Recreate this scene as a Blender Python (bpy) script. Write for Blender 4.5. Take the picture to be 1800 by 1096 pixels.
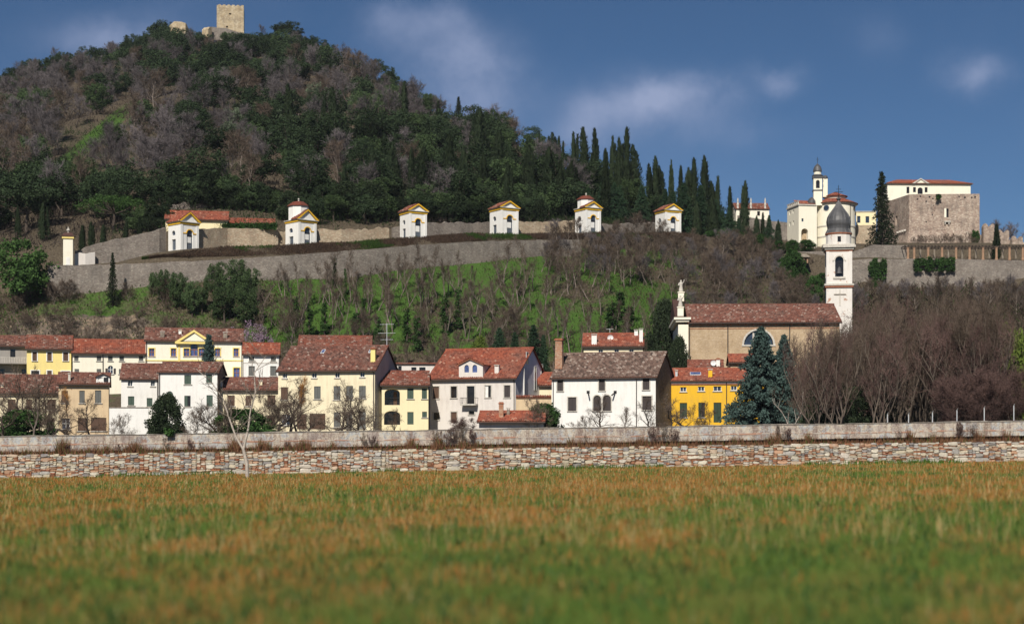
import bpy, math, random
import numpy as np
from mathutils import Vector
R = math.radians
scene = bpy.context.scene
for o in list(bpy.data.objects): bpy.data.objects.remove(o)

# ---------------------------------------------------------------- camera
F = 2855.0; CX = 900.0; HY = 792.0; CH = 1.7      # focal length, centre, horizon in photo pixels; eye height
cam = bpy.data.cameras.new('camera'); camo = bpy.data.objects.new('camera', cam)
scene.collection.objects.link(camo); scene.camera = camo
camo.location = (0, 0, CH); camo.rotation_euler = (R(90), 0, 0)
cam.sensor_width = 36.0; cam.lens = F/1800*36; cam.shift_y = (HY-548)/1800.0
cam.clip_start = 0.5; cam.clip_end = 20000
cam.dof.use_dof = True; cam.dof.focus_distance = 195; cam.dof.aperture_fstop = 0.58

# ---------------------------------------------------------------- sky and sun
SUN_AZ = 13.0; SUN_EL = 40.0                       # degrees left of straight behind the camera
scene.view_settings.view_transform = 'Standard'; scene.view_settings.look = 'None'
scene.view_settings.gamma = 1.0; scene.view_settings.exposure = 0.36; scene.view_settings.use_curve_mapping = False
world = bpy.data.worlds.new('World'); scene.world = world; world.use_nodes = True
def build_world():
    nt = world.node_tree; N = nt.nodes; L = nt.links; N.clear()
    out = N.new('ShaderNodeOutputWorld'); bg = N.new('ShaderNodeBackground'); L.new(bg.outputs[0], out.inputs[0])
    sky = N.new('ShaderNodeTexSky'); sky.sky_type = 'NISHITA'; sky.sun_disc = False
    sky.sun_elevation = R(SUN_EL); sky.sun_rotation = R(180+SUN_AZ); sky.altitude = 1500
    sky.air_density = 0.8; sky.dust_density = 0.0; sky.ozone_density = 3.0
    tint = N.new('ShaderNodeMixRGB'); tint.blend_type = 'MULTIPLY'; tint.inputs[0].default_value = 1
    tint.inputs[2].default_value = (0.45, 0.60, 0.70, 1); L.new(sky.outputs[0], tint.inputs[1])
    tc = N.new('ShaderNodeTexCoord'); sep = N.new('ShaderNodeSeparateXYZ'); L.new(tc.outputs['Generated'], sep.inputs[0])
    def m(op, a, b=None, c=None):
        n = N.new('ShaderNodeMath'); n.operation = op
        for i, v in enumerate((a, b, c)):
            if v is None: continue
            if hasattr(v, 'links'): L.new(v, n.inputs[i])
            else: n.inputs[i].default_value = v
        return n.outputs[0]
    wn = N.new('ShaderNodeTexNoise'); wn.inputs['Scale'].default_value = 9; wn.inputs['Detail'].default_value = 6
    wn.inputs['Roughness'].default_value = 0.6; L.new(tc.outputs['Generated'], wn.inputs['Vector'])
    wsep = N.new('ShaderNodeSeparateColor'); L.new(wn.outputs['Color'], wsep.inputs[0])
    az = m('ARCTAN2', sep.outputs[0], sep.outputs[1]); el = m('ARCSINE', sep.outputs[2])
    az = m('ADD', az, m('MULTIPLY', m('SUBTRACT', wsep.outputs[0], 0.5), 0.10))
    el = m('ADD', el, m('MULTIPLY', m('SUBTRACT', wsep.outputs[1], 0.5), 0.06))
    tot = None                                     # soft cloud banks at their bearing and height in the sky
    for (px, py, rx, ry, k) in [(165, 62, 95, 32, .55), (690, 62, 40, 28, .30), (765, 48, 60, 26, .40), (800, 120, 85, 45, .75),
            (845, 185, 75, 40, .45), (1090, 190, 90, 40, .62), (1205, 170, 62, 30, .85), (1040, 235, 70, 30, .3), (1270, 215, 60, 30, .25),
            (1350, 132, 36, 18, .45), (1735, 122, 52, 24, .62), (1540, 62, 40, 30, .12), (2150, 200, 160, 50, .6), (-420, 160, 200, 50, .6),
            (300, -300, 220, 60, .6), (1500, -420, 260, 60, .6), (-900, -150, 260, 60, .6), (2800, -200, 260, 70, .6)]:
        a0 = math.atan((px-CX)/F); e0 = math.atan((HY-py)/F*math.cos(a0))
        d = m('ADD', m('POWER', m('ABSOLUTE', m('DIVIDE', m('SUBTRACT', az, a0), rx/F)), 2.0),
                     m('POWER', m('ABSOLUTE', m('DIVIDE', m('SUBTRACT', el, e0), ry/F)), 2.0))
        g = m('MULTIPLY', m('EXPONENT', m('MULTIPLY', d, -0.9)), k)
        tot = g if tot is None else m('ADD', tot, g)
    n2 = N.new('ShaderNodeTexNoise'); n2.inputs['Scale'].default_value = 30; n2.inputs['Detail'].default_value = 8; n2.inputs['Roughness'].default_value = 0.6
    L.new(tc.outputs['Generated'], n2.inputs['Vector'])
    n3 = N.new('ShaderNodeTexNoise'); n3.inputs['Scale'].default_value = 5; n3.inputs['Detail'].default_value = 5
    L.new(tc.outputs['Generated'], n3.inputs['Vector'])
    wisps = m('MULTIPLY', m('MAXIMUM', m('SUBTRACT', n3.outputs[0], 0.52), 0.0), 0.5)
    dens = m('MINIMUM', m('ADD', wisps, m('MULTIPLY', tot, m('MULTIPLY_ADD', n2.outputs[0], 1.5, 0.1))), 0.85)
    mix = N.new('ShaderNodeMixRGB'); L.new(dens, mix.inputs[0]); L.new(tint.outputs[0], mix.inputs[1])
    mix.inputs[2].default_value = (4.4, 5.2, 7.6, 1); L.new(mix.outputs[0], bg.inputs[0])
    bg.inputs[1].default_value = 0.060
build_world()
sun = bpy.data.lights.new('sun', 'SUN'); suno = bpy.data.objects.new('sun', sun); scene.collection.objects.link(suno)
sun.energy = 4.3; sun.angle = R(0.53); sun.color = (1.0, 0.93, 0.82)
SD = Vector((-math.sin(R(SUN_AZ))*math.cos(R(SUN_EL)), -math.cos(R(SUN_AZ))*math.cos(R(SUN_EL)), math.sin(R(SUN_EL))))
suno.rotation_euler = SD.to_track_quat('Z', 'Y').to_euler(); suno.location = (-40, -60, 80)

# ---------------------------------------------------------------- helpers
COL = scene.collection
def U(px): return (px-CX)/F
def P(px, py, Y): return Vector((U(px)*Y, Y, CH+(HY-py)*Y/F))
def ZA(py, Y): return CH+(HY-py)*Y/F

def link(name, me, mat=None, parent=None, loc=(0, 0, 0), rz=0.0):
    if mat is not None and len(me.materials) == 0: me.materials.append(mat)
    o = bpy.data.objects.new(name, me); COL.objects.link(o)
    o.location = loc; o.rotation_euler = (0, 0, rz)
    if parent is not None: o.parent = parent
    return o
def tag(o, label, cat, group=None):
    o['label'] = label; o['category'] = cat
    if group: o['group'] = group
    return o
def kind(o, k, label=None):
    o['kind'] = k
    if label: o['label'] = label
    return o
def empty(name, loc=(0, 0, 0), rz=0.0):
    o = bpy.data.objects.new(name, None); COL.objects.link(o); o.location = loc; o.rotation_euler = (0, 0, rz)
    o.empty_display_size = 0.5
    return o

class MB:
    def __init__(s): s.v = []; s.f = []
    def add(s, vs, fs):
        n = len(s.v); s.v += [tuple(p) for p in vs]; s.f += [tuple(i+n for i in f) for f in fs]; return s
    def box(s, x0, x1, y0, y1, z0, z1):
        return s.add([(x0,y0,z0),(x1,y0,z0),(x1,y1,z0),(x0,y1,z0),(x0,y0,z1),(x1,y0,z1),(x1,y1,z1),(x0,y1,z1)],
            [(0,3,2,1),(4,5,6,7),(0,1,5,4),(1,2,6,5),(2,3,7,6),(3,0,4,7)])
    def tbox(s, x0, x1, y0, y1, z0, z1, k):        # box that tapers to k of its width at the top
        cx, cy = (x0+x1)/2, (y0+y1)/2; hx, hy = (x1-x0)/2*k, (y1-y0)/2*k
        return s.add([(x0,y0,z0),(x1,y0,z0),(x1,y1,z0),(x0,y1,z0),(cx-hx,cy-hy,z1),(cx+hx,cy-hy,z1),(cx+hx,cy+hy,z1),(cx-hx,cy+hy,z1)],
            [(0,3,2,1),(4,5,6,7),(0,1,5,4),(1,2,6,5),(2,3,7,6),(3,0,4,7)])
    def tube(s, p0, p1, r0, r1=None, n=6, cap=True):
        r1 = r0 if r1 is None else r1
        p0 = Vector(p0); p1 = Vector(p1); d = (p1-p0)
        if d.length < 1e-6: return s
        d.normalize(); a = d.orthogonal().normalized(); b = d.cross(a); vs = []
        for p, r in ((p0, r0), (p1, r1)):
            for i in range(n):
                t = 2*math.pi*i/n; vs.append(p+a*(r*math.cos(t))+b*(r*math.sin(t)))
        fs = [(i, (i+1) % n, n+(i+1) % n, n+i) for i in range(n)]
        if cap: fs += [tuple(range(n-1, -1, -1)), tuple(range(n, 2*n))]
        return s.add(vs, fs)
    def lathe(s, prof, cx=0, cy=0, n=24, sq=1.0, ph=0.0, fl=1.0):
        vs = []; m = len(prof)
        for r, z in prof:
            for i in range(n):
                t = 2*math.pi*i/n+ph; vs.append((cx+r*math.cos(t), cy+r*math.sin(t)*sq, z))
        fs = []
        for j in range(m-1):
            for i in range(n):
                k = (i+1) % n; fs.append((j*n+i, j*n+k, (j+1)*n+k, (j+1)*n+i))
        fs += [tuple(range(n-1, -1, -1)), tuple(range((m-1)*n, m*n))]
        return s.add(vs, fs)
    def prism(s, pts, y0, y1):                     # polygon in (x, z), counter-clockwise seen from -y, extruded along y
        n = len(pts); vs = [(x, y0, z) for x, z in pts]+[(x, y1, z) for x, z in pts]
        fs = [tuple(range(n)), tuple(range(2*n-1, n-1, -1))]+[(i, n+i, n+(i+1) % n, (i+1) % n) for i in range(n)]
        return s.add(vs, fs)
    def mesh(s, name):
        me = bpy.data.meshes.new(name); me.from_pydata(s.v, [], s.f); me.update(); return me
    def build(s, name, mat, parent=None, loc=(0, 0, 0), rz=0.0, smooth=False):
        me = s.mesh(name)
        if smooth:
            for p in me.polygons: p.use_smooth = True
        return link(name, me, mat, parent, loc, rz)

def np_mesh(name, V, T, attr=None, smooth=False):  # V (n,3) floats, T (m,k) indices; attr: one float per face or (m,3) colours
    V = np.asarray(V, dtype=np.float32); T = np.asarray(T, dtype=np.int32); m, k = T.shape
    me = bpy.data.meshes.new(name); me.vertices.add(len(V)); me.vertices.foreach_set('co', V.ravel())
    me.loops.add(m*k); me.loops.foreach_set('vertex_index', T.ravel())
    me.polygons.add(m); me.polygons.foreach_set('loop_start', np.arange(0, m*k, k, dtype=np.int32))
    try: me.polygons.foreach_set('loop_total', np.full(m, k, dtype=np.int32))
    except Exception: pass
    if smooth: me.polygons.foreach_set('use_smooth', np.ones(m, dtype=bool))
    me.update(calc_edges=True)
    if attr is not None:
        attr = np.asarray(attr, dtype=np.float32)
        if attr.ndim == 1:
            a = me.attributes.new('rnd', 'FLOAT', 'FACE'); a.data.foreach_set('value', attr)
        else:
            a = me.attributes.new('tint', 'FLOAT_COLOR', 'FACE')
            a.data.foreach_set('color', np.concatenate([attr, np.ones((m, 1), np.float32)], 1).ravel())
    return me

# ---------------------------------------------------------------- materials
class NT:
    def __init__(s, name):
        s.mat = bpy.data.materials.new(name); s.mat.use_nodes = True; s.t = s.mat.node_tree; s.N = s.t.nodes; s.L = s.t.links
        s.N.clear(); s.out = s.N.new('ShaderNodeOutputMaterial')
    def set(s, n, i, v):
        if hasattr(v, 'links'): s.L.new(v, n.inputs[i])
        else:
            if isinstance(v, tuple) and len(v) == 3 and n.inputs[i].type == 'RGBA': v = v+(1,)
            n.inputs[i].default_value = v
    def coord(s, sc=(1, 1, 1), which='Object'):
        c = s.N.new('ShaderNodeTexCoord'); m = s.N.new('ShaderNodeMapping'); m.inputs['Scale'].default_value = sc
        s.L.new(c.outputs[which], m.inputs[0]); return m.outputs[0]
    def pos(s, sc=(1, 1, 1)):
        c = s.N.new('ShaderNodeNewGeometry'); m = s.N.new('ShaderNodeMapping'); m.inputs['Scale'].default_value = sc
        s.L.new(c.outputs['Position'], m.inputs[0]); return m.outputs[0]
    def noise(s, scale, detail=4, rough=0.6, vec=None):
        n = s.N.new('ShaderNodeTexNoise'); n.inputs['Scale'].default_value = scale; n.inputs['Detail'].default_value = detail
        n.inputs['Roughness'].default_value = rough
        s.L.new(vec if vec is not None else s.coord(), n.inputs['Vector']); return n.outputs[0]
    def ramp(s, f, stops, interp='LINEAR'):
        n = s.N.new('ShaderNodeValToRGB'); n.color_ramp.interpolation = interp; e = n.color_ramp.elements
        while len(e) < len(stops): e.new(0.5)
        for i, (p, c) in enumerate(stops):
            e[i].position = p; e[i].color = c+(1,) if isinstance(c, tuple) else (c, c, c, 1)
        s.L.new(f, n.inputs[0]); return n.outputs[0]
    def mix(s, f, a, b, mode='MIX'):
        n = s.N.new('ShaderNodeMixRGB'); n.blend_type = mode; s.set(n, 0, f); s.set(n, 1, a); s.set(n, 2, b); return n.outputs[0]
    def math(s, op, a, b=0.0):
        n = s.N.new('ShaderNodeMath'); n.operation = op; s.set(n, 0, a); s.set(n, 1, b); return n.outputs[0]
    def attr(s, name, out='Fac'):
        n = s.N.new('ShaderNodeAttribute'); n.attribute_name = name; return n.outputs[out]
    def rand(s):
        return s.N.new('ShaderNodeObjectInfo').outputs['Random']
    def bump(s, h, strength=0.5, dist=0.05):
        n = s.N.new('ShaderNodeBump'); n.inputs['Strength'].default_value = strength; n.inputs['Distance'].default_value = dist
        s.L.new(h, n.inputs['Height']); return n.outputs[0]
    def bsdf(s, col, rough=0.85, spec=0.2, normal=None, metal=0.0):
        b = s.N.new('ShaderNodeBsdfPrincipled'); s.set(b, 'Base Color', col); s.set(b, 'Roughness', rough)
        b.inputs['Specular IOR Level'].default_value = spec; b.inputs['Metallic'].default_value = metal
        if normal is not None: s.L.new(normal, b.inputs['Normal'])
        s.L.new(b.outputs[0], s.out.inputs[0]); return s.mat
    def leaf(s, col, tr=0.3):
        d = s.N.new('ShaderNodeBsdfDiffuse'); t = s.N.new('ShaderNodeBsdfTranslucent'); m = s.N.new('ShaderNodeMixShader')
        s.set(d, 0, col); s.set(t, 0, col); m.inputs[0].default_value = tr
        s.L.new(d.outputs[0], m.inputs[1]); s.L.new(t.outputs[0], m.inputs[2]); s.L.new(m.outputs[0], s.out.inputs[0]); return s.mat
def mul(c, k): return tuple(min(1.0, x*k) for x in c)

def plain(name, c, rough=0.8, var=0.18, sc=4.0, spec=0.2):
    n = NT(name); f = n.noise(sc, 4); return n.bsdf(n.ramp(f, [(0.3, mul(c, 1-var)), (0.7, mul(c, 1+var))]), rough, spec)
def plaster(name, c, dirt=(0.32, 0.27, 0.22), amt=0.35, wear=None, wear_at=0.66):
    n = NT(name); a = n.noise(0.55, 6, 0.65); st = n.noise(1.0, 5, 0.6, n.coord((2.6, 2.6, 0.28))); fine = n.noise(9, 4)
    base = n.ramp(fine, [(0.25, mul(c, 0.92)), (0.75, mul(c, 1.04))])
    f = n.math('MULTIPLY', n.ramp(n.math('MULTIPLY', a, st), [(0.22, 0.0), (0.50, 1.0)]), amt)
    col = n.mix(f, base, dirt)
    if wear:
        w = n.ramp(n.noise(0.9, 7, 0.7), [(wear_at, 0.0), (wear_at+0.035, 1.0)]); col = n.mix(w, col, wear)
    return n.bsdf(col, 0.9, 0.1, n.bump(fine, 0.25, 0.03))
def masonry(name, cols, sc=2.4, mortar=(0.22, 0.19, 0.16), mw=0.05, flat=1.7, stain=0.35, stainc=(0.10, 0.09, 0.085)):
    n = NT(name); v = n.N.new('ShaderNodeTexVoronoi'); v.inputs['Scale'].default_value = sc
    c = n.coord((1, 1, flat)); n.L.new(c, v.inputs['Vector'])
    e = n.N.new('ShaderNodeTexVoronoi'); e.feature = 'DISTANCE_TO_EDGE'; e.inputs['Scale'].default_value = sc; n.L.new(c, e.inputs['Vector'])
    sp = n.N.new('ShaderNodeSeparateColor'); n.L.new(v.outputs['Color'], sp.inputs[0])
    k = len(cols); cell = n.ramp(sp.outputs[0], [((i+0.5)/k, cc) for i, cc in enumerate(cols)])
    cell = n.mix(0.35, cell, n.ramp(n.noise(0.35, 6, 0.7), [(0.35, mul(cols[0], 0.75)), (0.65, mul(cols[-1], 1.2))]))
    ed = n.ramp(e.outputs['Distance'], [(0.0, 1.0), (mw, 0.0)]); col = n.mix(n.math('MULTIPLY', ed, 0.75), cell, mortar)
    sf = n.ramp(n.math('MULTIPLY', n.noise(0.28, 6, 0.7), n.noise(0.8, 5, 0.6, n.coord((1.5, 1.5, 0.25)))), [(0.22, 0.0), (0.42, 1.0)])
    col = n.mix(n.math('MULTIPLY', sf, stain), col, stainc)
    h = n.math('ADD', e.outputs['Distance'], n.math('MULTIPLY', sp.outputs[1], 0.25))
    return n.bsdf(col, 0.92, 0.1, n.bump(h, 0.7, 0.12))
def tiles(name, stops):
    n = NT(name); r = n.attr('rnd'); col = n.ramp(r, stops)
    big = n.noise(0.35, 5, 0.65); col = n.mix(n.ramp(big, [(0.45, 0.0), (0.7, 0.6)]), col, n.ramp(r, [(0.0, (0.05, 0.035, 0.03)), (1.0, (0.17, 0.12, 0.10))]))
    lich = n.ramp(n.noise(11.0, 3, 0.7), [(0.62, 0.0), (0.68, 1.0)]); col = n.mix(n.math('MULTIPLY', lich, 0.5), col, (0.40, 0.36, 0.31))
    return n.bsdf(col, 0.88, 0.15)
def leafmat(name, a, b, tr=0.25, sc=0.7, rv=0.35):
    n = NT(name); f = n.noise(sc, 4, 0.7); col = n.ramp(f, [(0.3, a), (0.7, b)])
    k = n.math('ADD', n.math('MULTIPLY', n.rand(), rv), 1-rv/2); cc = n.N.new('ShaderNodeVectorMath'); cc.operation = 'SCALE'
    n.L.new(col, cc.inputs[0]); n.L.new(k, cc.inputs['Scale']); return n.leaf(cc.outputs[0], tr)
def shutter(name, c):
    n = NT(name); w = n.N.new('ShaderNodeTexWave'); w.bands_direction = 'Z'; w.inputs['Scale'].default_value = 4.5
    n.L.new(n.coord(), w.inputs['Vector']); col = n.mix(n.noise(3, 4), mul(c, 0.75), mul(c, 1.2))
    return n.bsdf(col, 0.6, 0.3, n.bump(w.outputs['Fac'], 0.6, 0.03))
def glass(name, c=(0.03, 0.045, 0.075)):
    n = NT(name); col = n.ramp(n.noise(1.5, 3), [(0.35, mul(c, 0.6)), (0.65, mul(c, 1.4))]); return n.bsdf(col, 0.12, 0.6)

M = {}
M['white'] = plaster('white_plaster', (0.78, 0.77, 0.74), (0.42, 0.40, 0.37), 0.45)
M['white_old'] = plaster('weathered_white_plaster', (0.66, 0.62, 0.58), (0.36, 0.30, 0.27), 0.55, (0.45, 0.36, 0.30), 0.68)
M['cream'] = plaster('cream_plaster', (0.78, 0.70, 0.50), (0.38, 0.30, 0.21), 0.6, (0.50, 0.40, 0.27), 0.66)
M['cream_pale'] = plaster('pale_cream_plaster', (0.82, 0.78, 0.65), (0.5, 0.42, 0.32), 0.3)
M['yellow_pale'] = plaster('pale_yellow_plaster', (0.80, 0.66, 0.26), (0.55, 0.45, 0.25), 0.4)
M['straw'] = plaster('straw_plaster', (0.82, 0.72, 0.46), (0.5, 0.4, 0.28), 0.25)
M['saffron'] = plaster('saffron_plaster', (0.74, 0.44, 0.035), (0.45, 0.27, 0.09), 0.5)
M['tan'] = plaster('peeling_tan_plaster', (0.62, 0.48, 0.31), (0.30, 0.20, 0.14), 0.55, (0.30, 0.17, 0.11), 0.60)
M['grey_plaster'] = plaster('grey_plaster', (0.30, 0.28, 0.26), (0.15, 0.14, 0.13), 0.5)
M['lilac'] = plaster('blue_shaded_white_plaster', (0.74, 0.74, 0.82), (0.45, 0.45, 0.52), 0.3)  # white plaster of the right-hand gables, with their blue shade put into the colour
M['grey_gable'] = plaster('grey_gable_plaster', (0.46, 0.44, 0.42), (0.25, 0.24, 0.23), 0.5)
M['bark_mid'] = plain('brown_bark', (0.11, 0.088, 0.072), 0.95, 0.35, 2.5)
M['ochre'] = plain('ochre_paint', (0.72, 0.42, 0.03), 0.8, 0.15)
M['ochre_pale'] = plain('pale_ochre_paint', (0.78, 0.62, 0.22), 0.8, 0.12)
M['stone_trim'] = plain('stone_trim', (0.50, 0.47, 0.42), 0.8, 0.2)
M['white_trim'] = plain('white_trim', (0.74, 0.73, 0.70), 0.7, 0.1)
M['brick_trim'] = plain('brick_trim', (0.30, 0.12, 0.07), 0.9, 0.3, 6)
M['gutter'] = plain('dark_gutter_metal', (0.05, 0.042, 0.04), 0.6, 0.2)
M['metal'] = plain('galvanised_metal', (0.45, 0.47, 0.50), 0.5, 0.1, 4, 0.5)
M['iron'] = plain('black_iron', (0.02, 0.02, 0.022), 0.6, 0.2)
M['lead'] = plain('dark_lead_sheet', (0.075, 0.075, 0.08), 0.5, 0.3, 1.2, 0.4)
M['dish'] = plain('white_dish', (0.7, 0.7, 0.7), 0.5, 0.05)
M['glass'] = glass('window_glass'); M['glass_blue'] = glass('sky_blue_window_glass', (0.07, 0.10, 0.24)); M['dark'] = glass('dark_room', (0.018, 0.015, 0.014))
M['sh_grey'] = shutter('grey_shutter_paint', (0.12, 0.125, 0.12)); M['sh_green'] = shutter('green_shutter_paint', (0.055, 0.09, 0.07))
M['sh_brown'] = shutter('brown_shutter_paint', (0.10, 0.055, 0.035)); M['sh_dark'] = shutter('dark_shutter_paint', (0.05, 0.04, 0.04))
M['sh_dkgreen'] = shutter('dark_green_shutter_paint', (0.025, 0.05, 0.03)); M['door_grey'] = shutter('blue_grey_door_paint', (0.10, 0.12, 0.15))
M['t_red'] = tiles('red_roof_tiles', [(0.0, (0.15, 0.042, 0.028)), (0.45, (0.23, 0.064, 0.038)), (0.94, (0.28, 0.085, 0.05)), (1.0, (0.40, 0.24, 0.17))])
M['t_mix'] = tiles('mixed_roof_tiles', [(0.0, (0.10, 0.036, 0.026)), (0.4, (0.17, 0.055, 0.036)), (0.75, (0.22, 0.075, 0.05)), (0.94, (0.17, 0.10, 0.08)), (1.0, (0.33, 0.26, 0.22))])
M['t_old'] = tiles('old_grey_brown_roof_tiles', [(0.0, (0.075, 0.038, 0.032)), (0.35, (0.135, 0.052, 0.038)), (0.65, (0.165, 0.068, 0.050)), (0.92, (0.18, 0.095, 0.075)), (1.0, (0.34, 0.27, 0.23))])
M['t_grey'] = tiles('grey_speckled_roof_tiles', [(0.0, (0.07, 0.05, 0.042)), (0.35, (0.12, 0.075, 0.06)), (0.65, (0.155, 0.10, 0.082)), (0.88, (0.20, 0.15, 0.125)), (1.0, (0.36, 0.30, 0.26))])
M['stone_grey'] = masonry('grey_rubble_masonry', [(0.15, 0.13, 0.115), (0.235, 0.205, 0.18), (0.19, 0.155, 0.135), (0.30, 0.27, 0.235)], 3.4, (0.14, 0.12, 0.105), 0.06, 1.7, 0.6)
M['stone_warm'] = masonry('warm_rubble_masonry', [(0.30, 0.24, 0.17), (0.42, 0.34, 0.24), (0.34, 0.22, 0.15), (0.52, 0.44, 0.33)], 3.2, (0.24, 0.2, 0.15), 0.05, 1.7, 0.3)
M['stone_dark'] = masonry('dark_rubble_masonry', [(0.17, 0.145, 0.12), (0.25, 0.21, 0.17), (0.21, 0.165, 0.13), (0.31, 0.27, 0.22)], 3.2)
M['church_brick'] = masonry('tan_brickwork', [(0.42, 0.30, 0.18), (0.50, 0.38, 0.24), (0.46, 0.34, 0.22), (0.58, 0.46, 0.32)], 4.6, (0.34, 0.26, 0.18), 0.05, 2.6, 0.3, (0.26, 0.18, 0.12))
M['castle'] = masonry('castle_masonry', [(0.23, 0.16, 0.13), (0.42, 0.33, 0.26), (0.32, 0.23, 0.19), (0.52, 0.44, 0.36)], 2.7, (0.22, 0.17, 0.14), 0.07, 1.6, 0.7)
M['tower_plaster'] = plaster('flaking_tower_plaster', (0.70, 0.67, 0.63), (0.40, 0.33, 0.28), 0.5, (0.42, 0.25, 0.18), 0.585)
M['keep'] = masonry('keep_masonry', [(0.33, 0.25, 0.155), (0.46, 0.37, 0.24), (0.38, 0.30, 0.20), (0.54, 0.46, 0.33)], 1.3, (0.28, 0.22, 0.15), 0.06, 1.6, 0.55)
M['brick'] = masonry('orange_brickwork', [(0.34, 0.14, 0.08), (0.44, 0.2, 0.11), (0.38, 0.22, 0.14), (0.5, 0.36, 0.26)], 4.5, (0.3, 0.22, 0.17), 0.07, 2.4, 0.4)
M['column_brick'] = plain('terracotta_column', (0.32, 0.20, 0.13), 0.9, 0.2, 3)
M['bark'] = plain('grey_bark', (0.17, 0.14, 0.12), 0.95, 0.35, 2.5); M['bark_dark'] = plain('dark_bark', (0.07, 0.055, 0.045), 0.95, 0.3, 2.5)
M['bark_pale'] = plain('pale_bark', (0.38, 0.33, 0.29), 0.95, 0.3, 5)
M['twig_purple'] = leafmat('purple_grey_twigs', (0.092, 0.080, 0.083), (0.165, 0.145, 0.150), 0.0, 0.3, 0.5)
M['twig_brown'] = leafmat('brown_twigs', (0.08, 0.06, 0.048), (0.15, 0.115, 0.09), 0.0, 0.3, 0.5)
M['twig_red'] = leafmat('reddish_twigs', (0.085, 0.055, 0.05), (0.15, 0.095, 0.085), 0.0, 0.3, 0.4)
M['twig_orange'] = leafmat('orange_twigs', (0.34, 0.16, 0.05), (0.45, 0.24, 0.08), 0.1, 0.3, 0.2)
M['lf_oak'] = leafmat('holm_oak_leaves', (0.022, 0.037, 0.020), (0.054, 0.080, 0.040), 0.2, 0.35, 0.6)
M['lf_mid'] = leafmat('mid_green_leaves', (0.045, 0.075, 0.034), (0.095, 0.14, 0.06), 0.25, 0.35, 0.5)
M['lf_olive'] = leafmat('olive_leaves', (0.10, 0.135, 0.085), (0.18, 0.22, 0.145), 0.25, 0.35, 0.4)
M['lf_cypress'] = leafmat('cypress_foliage', (0.018, 0.029, 0.017), (0.048, 0.066, 0.034), 0.15, 0.6, 0.6)
M['lf_cedar'] = leafmat('cedar_needles', (0.022, 0.045, 0.026), (0.05, 0.09, 0.048), 0.2, 0.6, 0.4)
M['lf_spruce'] = leafmat('blue_spruce_needles', (0.045, 0.075, 0.068), (0.09, 0.14, 0.125), 0.2, 0.6, 0.2)
M['lf_pine'] = leafmat('pine_needles', (0.035, 0.07, 0.022), (0.08, 0.15, 0.045), 0.2, 0.5, 0.3)
M['lf_ygreen'] = leafmat('yellow_green_leaves', (0.09, 0.13, 0.025), (0.16, 0.21, 0.05), 0.3, 0.5, 0.3)
M['lf_ivy'] = leafmat('ivy_leaves', (0.025, 0.055, 0.018), (0.06, 0.12, 0.035), 0.2, 0.8, 0.4)
M['lf_blossom'] = leafmat('pink_blossom', (0.26, 0.17, 0.24), (0.40, 0.30, 0.38), 0.3, 0.6, 0.2)
M['bramble'] = leafmat('bramble_stems', (0.075, 0.052, 0.038), (0.13, 0.095, 0.065), 0.1, 0.25, 0.2)
M['dry'] = leafmat('dry_stalks', (0.26, 0.13, 0.07), (0.42, 0.27, 0.16), 0.2, 0.8, 0.2)

# ---------------------------------------------------------------- terrain: hill profiles (distance, photo height) at several bearings
SL = 0.0166
PROF = [(-1400, (262,540),(264,515),(272,505),(282,490),(560,420)), (-600, (262,530),(264,500),(270,492),(280,470),(590,300)),
 (-300, (262,520),(264,490),(270,478),(280,455),(600,215)), (0, (262,512),(264,478),(270,462),(280,440),(600,150)),
 (100, (262,508),(264,468),(268,465),(280,432),(615,122)), (200, (264,500),(266,464),(268,462),(282,425),(630,100)),
 (300, (264,494),(266,460),(268,440),(280,404),(640,78)), (400, (266,488),(268,457),(276,434),(288,397),(640,72)),
 (540, (270,484),(272,447),(280,428),(292,400),(640,78)), (620, (274,480),(276,441),(284,424),(297,398),(610,115)),
 (725, (281,466),(283,431),(291,415),(303,398),(560,170)), (800, (287,459),(289,427),(296,411),(308,398),(510,215)),
 (887, (293,452),(295,423),(302,408),(314,396),(460,245)), (1000, (302,446),(304,421),(310,407),(322,396),(400,310)),
 (1100, (308,446),(310,424),(317,408),(328,394),(370,345)), (1175, (314,444),(316,424),(323,408),(334,396),(350,375)),
 (1300, (320,454),(322,444),(330,425),(338,412),(350,400)), (1400, (318,495),(320,443),(330,440),(340,437),(350,430)),
 (1500, (318,500),(320,456),(326,445),(338,431),(352,428)), (1600, (316,505),(318,456),(326,454),(338,431),(360,426)),
 (1800, (316,505),(318,458),(326,455),(338,432),(360,428)), (2200, (316,520),(318,480),(326,475),(338,455),(360,450)), (3200, (316,600),(318,590),(326,580),(338,570),(360,560))]
PXS = np.array([p[0] for p in PROF], float)
KY = np.array([[0.0, 143.8, 180, 206, 222, 241]+[k[0] for k in p[1:4]]+[p[3][0]+9, max(p[4][0], p[3][0]+12), p[5][0]]+[p[-1][0]+60, p[-1][0]+700] for p in PROF])
KZ = []
for p in PROF:
    zs = [ZA(k[1], k[0]) for k in p[1:]]
    lo = (9.0, 12.5) if p[0] < 1150 else (8.0, 10.5)
    KZ.append([2.3, 2.3, 3.0, 3.8, lo[0], lo[1]]+zs[:3]+[zs[2]+.1]+zs[3:]+[zs[-1]-8, 0.0])
KZ = np.array(KZ)
def fbm(x, y, sc, seed=0):
    r = np.random.RandomState(seed); t = 0
    for k in range(5):
        a = r.uniform(0, 6.28); f = sc*(1.9**k); ph = r.uniform(0, 6.28, 2)
        t = t+np.sin((x*math.cos(a)+y*math.sin(a))*f+ph[0])*np.cos((-x*math.sin(a)+y*math.cos(a))*f*1.13+ph[1])/(1.6**k)
    return t
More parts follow.
